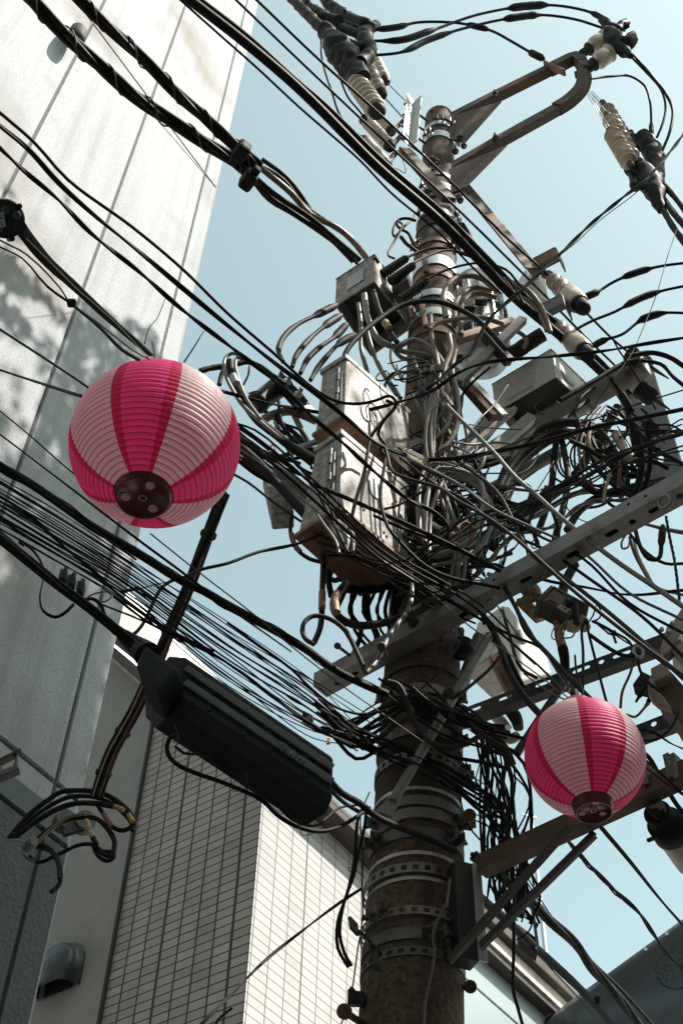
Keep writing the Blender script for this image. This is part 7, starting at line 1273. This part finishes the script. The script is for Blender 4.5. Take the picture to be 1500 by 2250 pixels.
# ================================================================= TANGLE round the pole
random.seed(77)
def rw(n, x0, y0, x1, y1, Ya, Yb, jit, lab, grp, mats, ws, sag=0, tw=.1, ext=0.25):
    for k in range(n):
        a = (random.uniform(*x0), random.uniform(*y0)); b = (random.uniform(*x1), random.uniform(*y1)); dx, dy = b[0] - a[0], b[1] - a[1]
        p1, p2 = random.uniform(-1, 1), random.uniform(-1, 1); f1 = random.uniform(.6, 1.3); pts = []; L = math.hypot(dx, dy); nx, ny = -dy / L, dx / L
        for i in range(7):
            t = -ext * .5 + (1 + ext) * i / 6; e_ = math.sin(PI * min(1, max(0, t))); o = jit * (p1 * math.sin(PI * t * f1) + .55 * p2 * math.sin(2 * PI * t * f1 + p1)); pts.append((a[0] + dx * t + nx * o, a[1] + dy * t + ny * o + sag * e_))
        Y1 = random.uniform(*Ya); w_ = random.choice(ws); Y2 = Y1 + random.uniform(*Yb)
        # tuck both ends back into the bundle so that no cut end shows
        P = place(pts, ('Y', Y1, Y2)); wire(pts, w_, ('Y', Y1, Y2), lab, random.choice(mats), tw=2 if random.random() < tw else 0, pitch=.3, group=grp)
DK = ['rubber', 'rubber', 'rubber_worn', 'dark_pvc']
def multi(n, knots, Ya, Yb, ws, mats, lab, grp, tw=.1, obj=None):
    """n smooth cables through jittered knots (x, y, dx, dy)"""
    for k in range(n):
        h, g = random.uniform(-1, 1), random.uniform(-1, 1)
        pts = [(x + dx * (.5 * h + .25 * g * math.sin(i * 1.3 + 3 * g) + .35 * random.uniform(-1, 1)), y + dy * (.75 * h + .25 * random.uniform(-1, 1))) for i, (x, y, dx, dy) in enumerate(knots)]
        Y1 = random.uniform(*Ya); Y2 = Y1 + random.uniform(*Yb); wire(pts, random.choice(ws), ('Y', Y1, Y2), lab, random.choice(mats), tw=2 if random.random() < tw else 0, pitch=.3, group=grp)
multi(12, [(700, 1570, 20, 45), (780, 1620, 25, 40), (860, 1655, 25, 40), (950, 1690, 25, 40), (1030, 1740, 30, 45), (1095, 1800, 65, 50), (1120, 1900, 75, 30), (1130, 1990, 80, 20)], (3.55, 3.85), (.5, .8), [4, 5, 6, 7, 8], DK, 'black wire slung across the pole and turning down into the curtain', 'wires slung across the lower pole')
multi(8, [(720, 1590, 15, 40), (770, 1640, 20, 35), (830, 1625, 20, 35), (900, 1575, 30, 35), (980, 1560, 30, 35), (1060, 1600, 30, 35), (1100, 1680, 60, 30), (1110, 1790, 80, 30), (1110, 1900, 90, 30)], (3.6, 3.85), (.5, .8), [4, 5, 6, 8], DK, 'black wire rising over the pole then dropping into the curtain', 'wires rising over the lower pole')
multi(15, [(900, 1530, 40, 25), (985, 1560, 30, 30), (1050, 1600, 30, 35), (1095, 1660, 75, 30), (1105, 1750, 95, 20), (1100, 1850, 100, 20), (1120, 1960, 90, 20), (1150, 2020, 60, 20)], (3.78, 4.1), (.45, .8), [3, 4, 5, 6, 8], DK, 'black cable dropping in the curtain between pole and smaller lantern', 'cable curtain right of the lower pole')
multi(9, [(770, 1600, 20, 20), (820, 1570, 20, 20), (870, 1545, 15, 15), (940, 1535, 20, 15)], (3.7, 3.85), (.0, .1), [4, 5, 6], DK, 'black wire climbing right onto the pole from the fan end', 'wires climbing onto the pole')
rw(10, (860, 960), (1500, 1560), (1050, 1130), (1590, 1660), (3.55, 3.8), (0, .1), 14, 'dark cable sweeping right off the pole above the curtain', 'cables sweeping off the pole', DK, [6, 8, 10], 10)
rw(5, (1000, 1080), (1690, 1800), (1090, 1160), (1760, 1960), (3.7, 4.1), (0, .1), 30, 'thin black wire tangled in the curtain right of the lower pole', 'thin tangled wires right of the lower pole', DK, [3, 4], 20)
rw(12, (905, 985), (980, 1150), (1000, 1130), (1080, 1260), (3.72, 3.92), (0, .15), 40, 'dark wire in the thick tangle on the middle of the pole', 'tangle on the middle of the pole', DK + ['grey_pvc'], [4, 5, 6, 8], 20)
rw(12, (880, 970), (1150, 1260), (980, 1110), (1240, 1360), (3.70, 3.9), (0, .15), 34, 'dark wire in the tangle just above the big crossarm', 'tangle above the big crossarm', DK + ['grey_pvc'], [4, 5, 7, 9], 20)
rw(14, (915, 965), (800, 900), (945, 1010), (1020, 1180), (3.78, 3.92), (0, .1), 22, 'grey cable running down the pole between the boxes', 'grey cables down the pole', ['grey_pvc', 'dark_pvc', 'tan_hose', 'pale_pvc'], [8, 9, 11], 0, 0)
rw(3, (1010, 1100), (1020, 1120), (1120, 1200), (1100, 1230), (3.9, 4.2), (0, .1), 40, 'dark cable in the tangle right of the pole under the pale box', 'tangle under the pale box', DK, [6, 8, 10], 10)
rw(9, (1270, 1330), (930, 1000), (1380, 1460), (980, 1120), (3.85, 4.2), (0, .1), 34, 'dark cable in the tangle left of the slotted upright', 'tangle left of the slotted upright', DK, [4, 6, 8, 10], 20)
rw(10, (1340, 1400), (900, 960), (1480, 1510), (930, 1040), (3.7, 4.0), (0, .1), 20, 'black wire reaching the right edge beside the slotted upright', 'wires at the slotted upright', DK, [4, 5, 6], 15)
rw(6, (860, 930), (790, 830), (880, 990), (830, 880), (3.5, 3.75), (0, .05), 34, 'thin black wire coil in front of the pole above the cabinets', 'thin wire coil above the cabinets', ['rubber'], [2.5, 3.5, 4.5], 0, .3)
rw(12, (590, 650), (900, 1010), (680, 760), (990, 1080), (3.8, 4.0), (0, .1), 24, 'dark cable behind the front wires left of the cabinets', 'cables left of the cabinets', DK, [6, 8, 11], 0)
rw(8, (720, 780), (1180, 1220), (900, 980), (1240, 1330), (3.5, 3.7), (0, .1), 14, 'dark wire passing under the lower cabinet toward the crossarm', 'wires under the lower cabinet', DK, [4, 5, 6], 10)
# loops of thin wire
for k, (cx, cy, rx, ry, Y, w_) in enumerate(((905, 815, 42, 15, 3.5, 4), (915, 822, 38, 13, 3.52, 3.5), (890, 830, 34, 14, 3.5, 4), (955, 812, 10, 9, 3.5, 3), (1015, 1175, 22, 24, 3.62, 13), (1120, 1100, 46, 34, 3.75, 10), (840, 826, 14, 10, 3.5, 4), (1175, 1195, 8, 10, 3.6, 3), (1225, 1390, 14, 16, 3.4, 3))):
    pts = [(cx + rx * math.cos(g) + random.uniform(-1, 1) * rx * .08, cy + ry * math.sin(g) - rx * .3 * math.cos(g)) for g in [2 * PI * j / 12 + k for j in range(12)]]
    wire(pts, w_, ('Y', Y, Y + .04), ['large upper', 'second', 'left', 'tiny', 'thick rusty', 'broad black', 'small left', 'tiny right', 'brown'][k] + ' wire loop ' + ('in front of the pole above the grey closure' if k in (0, 1, 2, 3, 6) else ['right of the pole above the crossarm', 'right of the pole beside the hose feet', '', 'on the crossarm top', 'below the number 14 box'][k - 4]), 'rust_bright' if k in (4, 8) else 'rubber')

multi(4, [(1075, 1200, 25, 20), (1100, 1090, 30, 25), (1160, 990, 30, 30), (1245, 950, 30, 25), (1325, 990, 30, 30), (1365, 1080, 30, 20)], (3.95, 4.2), (0, .1), [9, 11, 13, 16], ['dark_pvc', 'dark_pvc', 'grey_pvc', 'rubber_worn'], 'thick dark cable in the broad arch right of the pole', 'thick cables arching right of the pole', 0)
multi(3, [(865, 985, 30, 40), (930, 1030, 40, 40), (1010, 1080, 40, 40), (1090, 1130, 40, 45), (1180, 1180, 40, 50), (1280, 1240, 40, 60), (1390, 1320, 40, 70), (1515, 1400, 10, 90)], (3.5, 3.6), (-.5, -.2), [4, 5, 6, 7], ['rubber', 'dark_pvc', 'grey_pvc'], 'dark wire running down right from the cabinets to the right edge', 'wires running down to the right edge')
multi(4, [(890, 1235, 20, 30), (960, 1180, 30, 35), (1040, 1135, 30, 35), (1130, 1110, 30, 35), (1230, 1065, 30, 40), (1350, 1000, 30, 40), (1515, 950, 10, 50)], (3.55, 3.65), (-.3, 0), [4, 5, 7], ['rubber', 'dark_pvc'], 'dark wire rising right from the pole to the right edge', 'wires rising to the right edge')
multi(8, [(930, 1190, 22, 30), (935, 1090, 22, 30), (975, 1030, 30, 25), (1045, 1050, 30, 25), (1070, 1130, 30, 25), (1020, 1200, 30, 25), (940, 1225, 30, 25)], (3.62, 3.8), (0, .1), [5, 7, 9, 11], ['grey_pvc', 'dark_pvc', 'pale_pvc', 'rubber'], 'looped cable coiled before the middle of the pole', 'cable loops before the middle of the pole')
multi(9, [(955, 850, 25, 20), (945, 930, 22, 20), (950, 1020, 25, 25), (985, 1110, 25, 25), (1000, 1200, 30, 25), (985, 1300, 40, 25)], (3.72, 3.85), (0, .1), [8, 9, 11, 13], ['grey_pvc', 'dark_pvc', 'tan_hose', 'pale_pvc'], 'thick grey cable descending the pole behind the wires', 'thick cables descending the pole')
multi(3, [(1000, 1290, 20, 20), (1050, 1230, 25, 25), (1120, 1170, 30, 25), (1200, 1150, 30, 25), (1280, 1100, 30, 25), (1370, 1090, 30, 20)], (3.9, 4.1), (0, .1), [9, 12, 15], ['dark_pvc', 'grey_pvc'], 'thick dark cable lying above the crossarm right of the pole', 'thick cables above the crossarm')
# ---- the uncountable tangle of thin drop wires between the boxes and the crossarm
random.seed(404); ta, tb2 = MB(), MB()
for k in range(70):
    cx, cy = random.gauss(965, 60), random.gauss(1100, 100)
    if cx < 880 and cy < 1210: continue
    Y0 = random.uniform(3.74, 4.2); ang = random.choice([random.uniform(.35, .85), random.uniform(-.9, -.3), random.uniform(1.3, 1.8)]); L = random.uniform(190, 330); cv = random.choice([-1, 1]) * random.uniform(25, 90); ph = random.uniform(0, 6); pts = []
    for i in range(8):
        t = i / 7 - .5; e_ = 1 - 4 * t * t; q = cv * e_ + 14 * math.sin(ph + t * 9); pts.append(at(cx + math.cos(ang) * L * t - math.sin(ang) * q, cy + math.sin(ang) * L * t + math.cos(ang) * q, Y0 + .06 * math.sin(i * .8 + k)))
    (ta if k % 2 else tb2).tube(catmull(pts, .05), random.choice([2, 2.5, 3, 3.5, 4.5]) * .0021, 6)
for k in range(22):
    cx, cy = random.gauss(1335, 60), random.gauss(1010, 60); r1 = random.uniform(25, 80); r2 = r1 * random.uniform(.5, 1.1); a0 = random.uniform(0, 6); n_ = random.randint(6, 10); Y0 = random.uniform(3.8, 4.3)
    ta.tube(catmull([at(cx + r1 * math.cos(a0 + .55 * i), cy + r2 * math.sin(a0 + .55 * i), Y0 + .02 * i) for i in range(n_)], .05), random.choice([1.5, 2, 3, 4]) * .0021, 6)
for bb_, m_, lb_ in ((ta, 'rubber', 'dense black tangle of thin drop wires between the boxes and the big crossarm'), (tb2, 'grey_pvc', 'grey wires mixed through the dense black tangle beside the pole')):
    o = bb_.build('wire_tangle', m_); tag(o, lb_, 'wires'); o['kind'] = 'stuff'
# cords of the lanterns
wire([(341, 790), (339, 772), (336, 752)], 5, ('Y', 1.76, 1.9), 'short black cord and hook above the large lantern', BK); wire([(1284, 1545), (1277, 1512), (1266, 1480), (1262, 1440)], 5, ('Y', 3.18, 3.3), 'black cord above the smaller lantern', BK)
for o in bpy.data.objects:
    if '_loc' in o: del o['_loc']
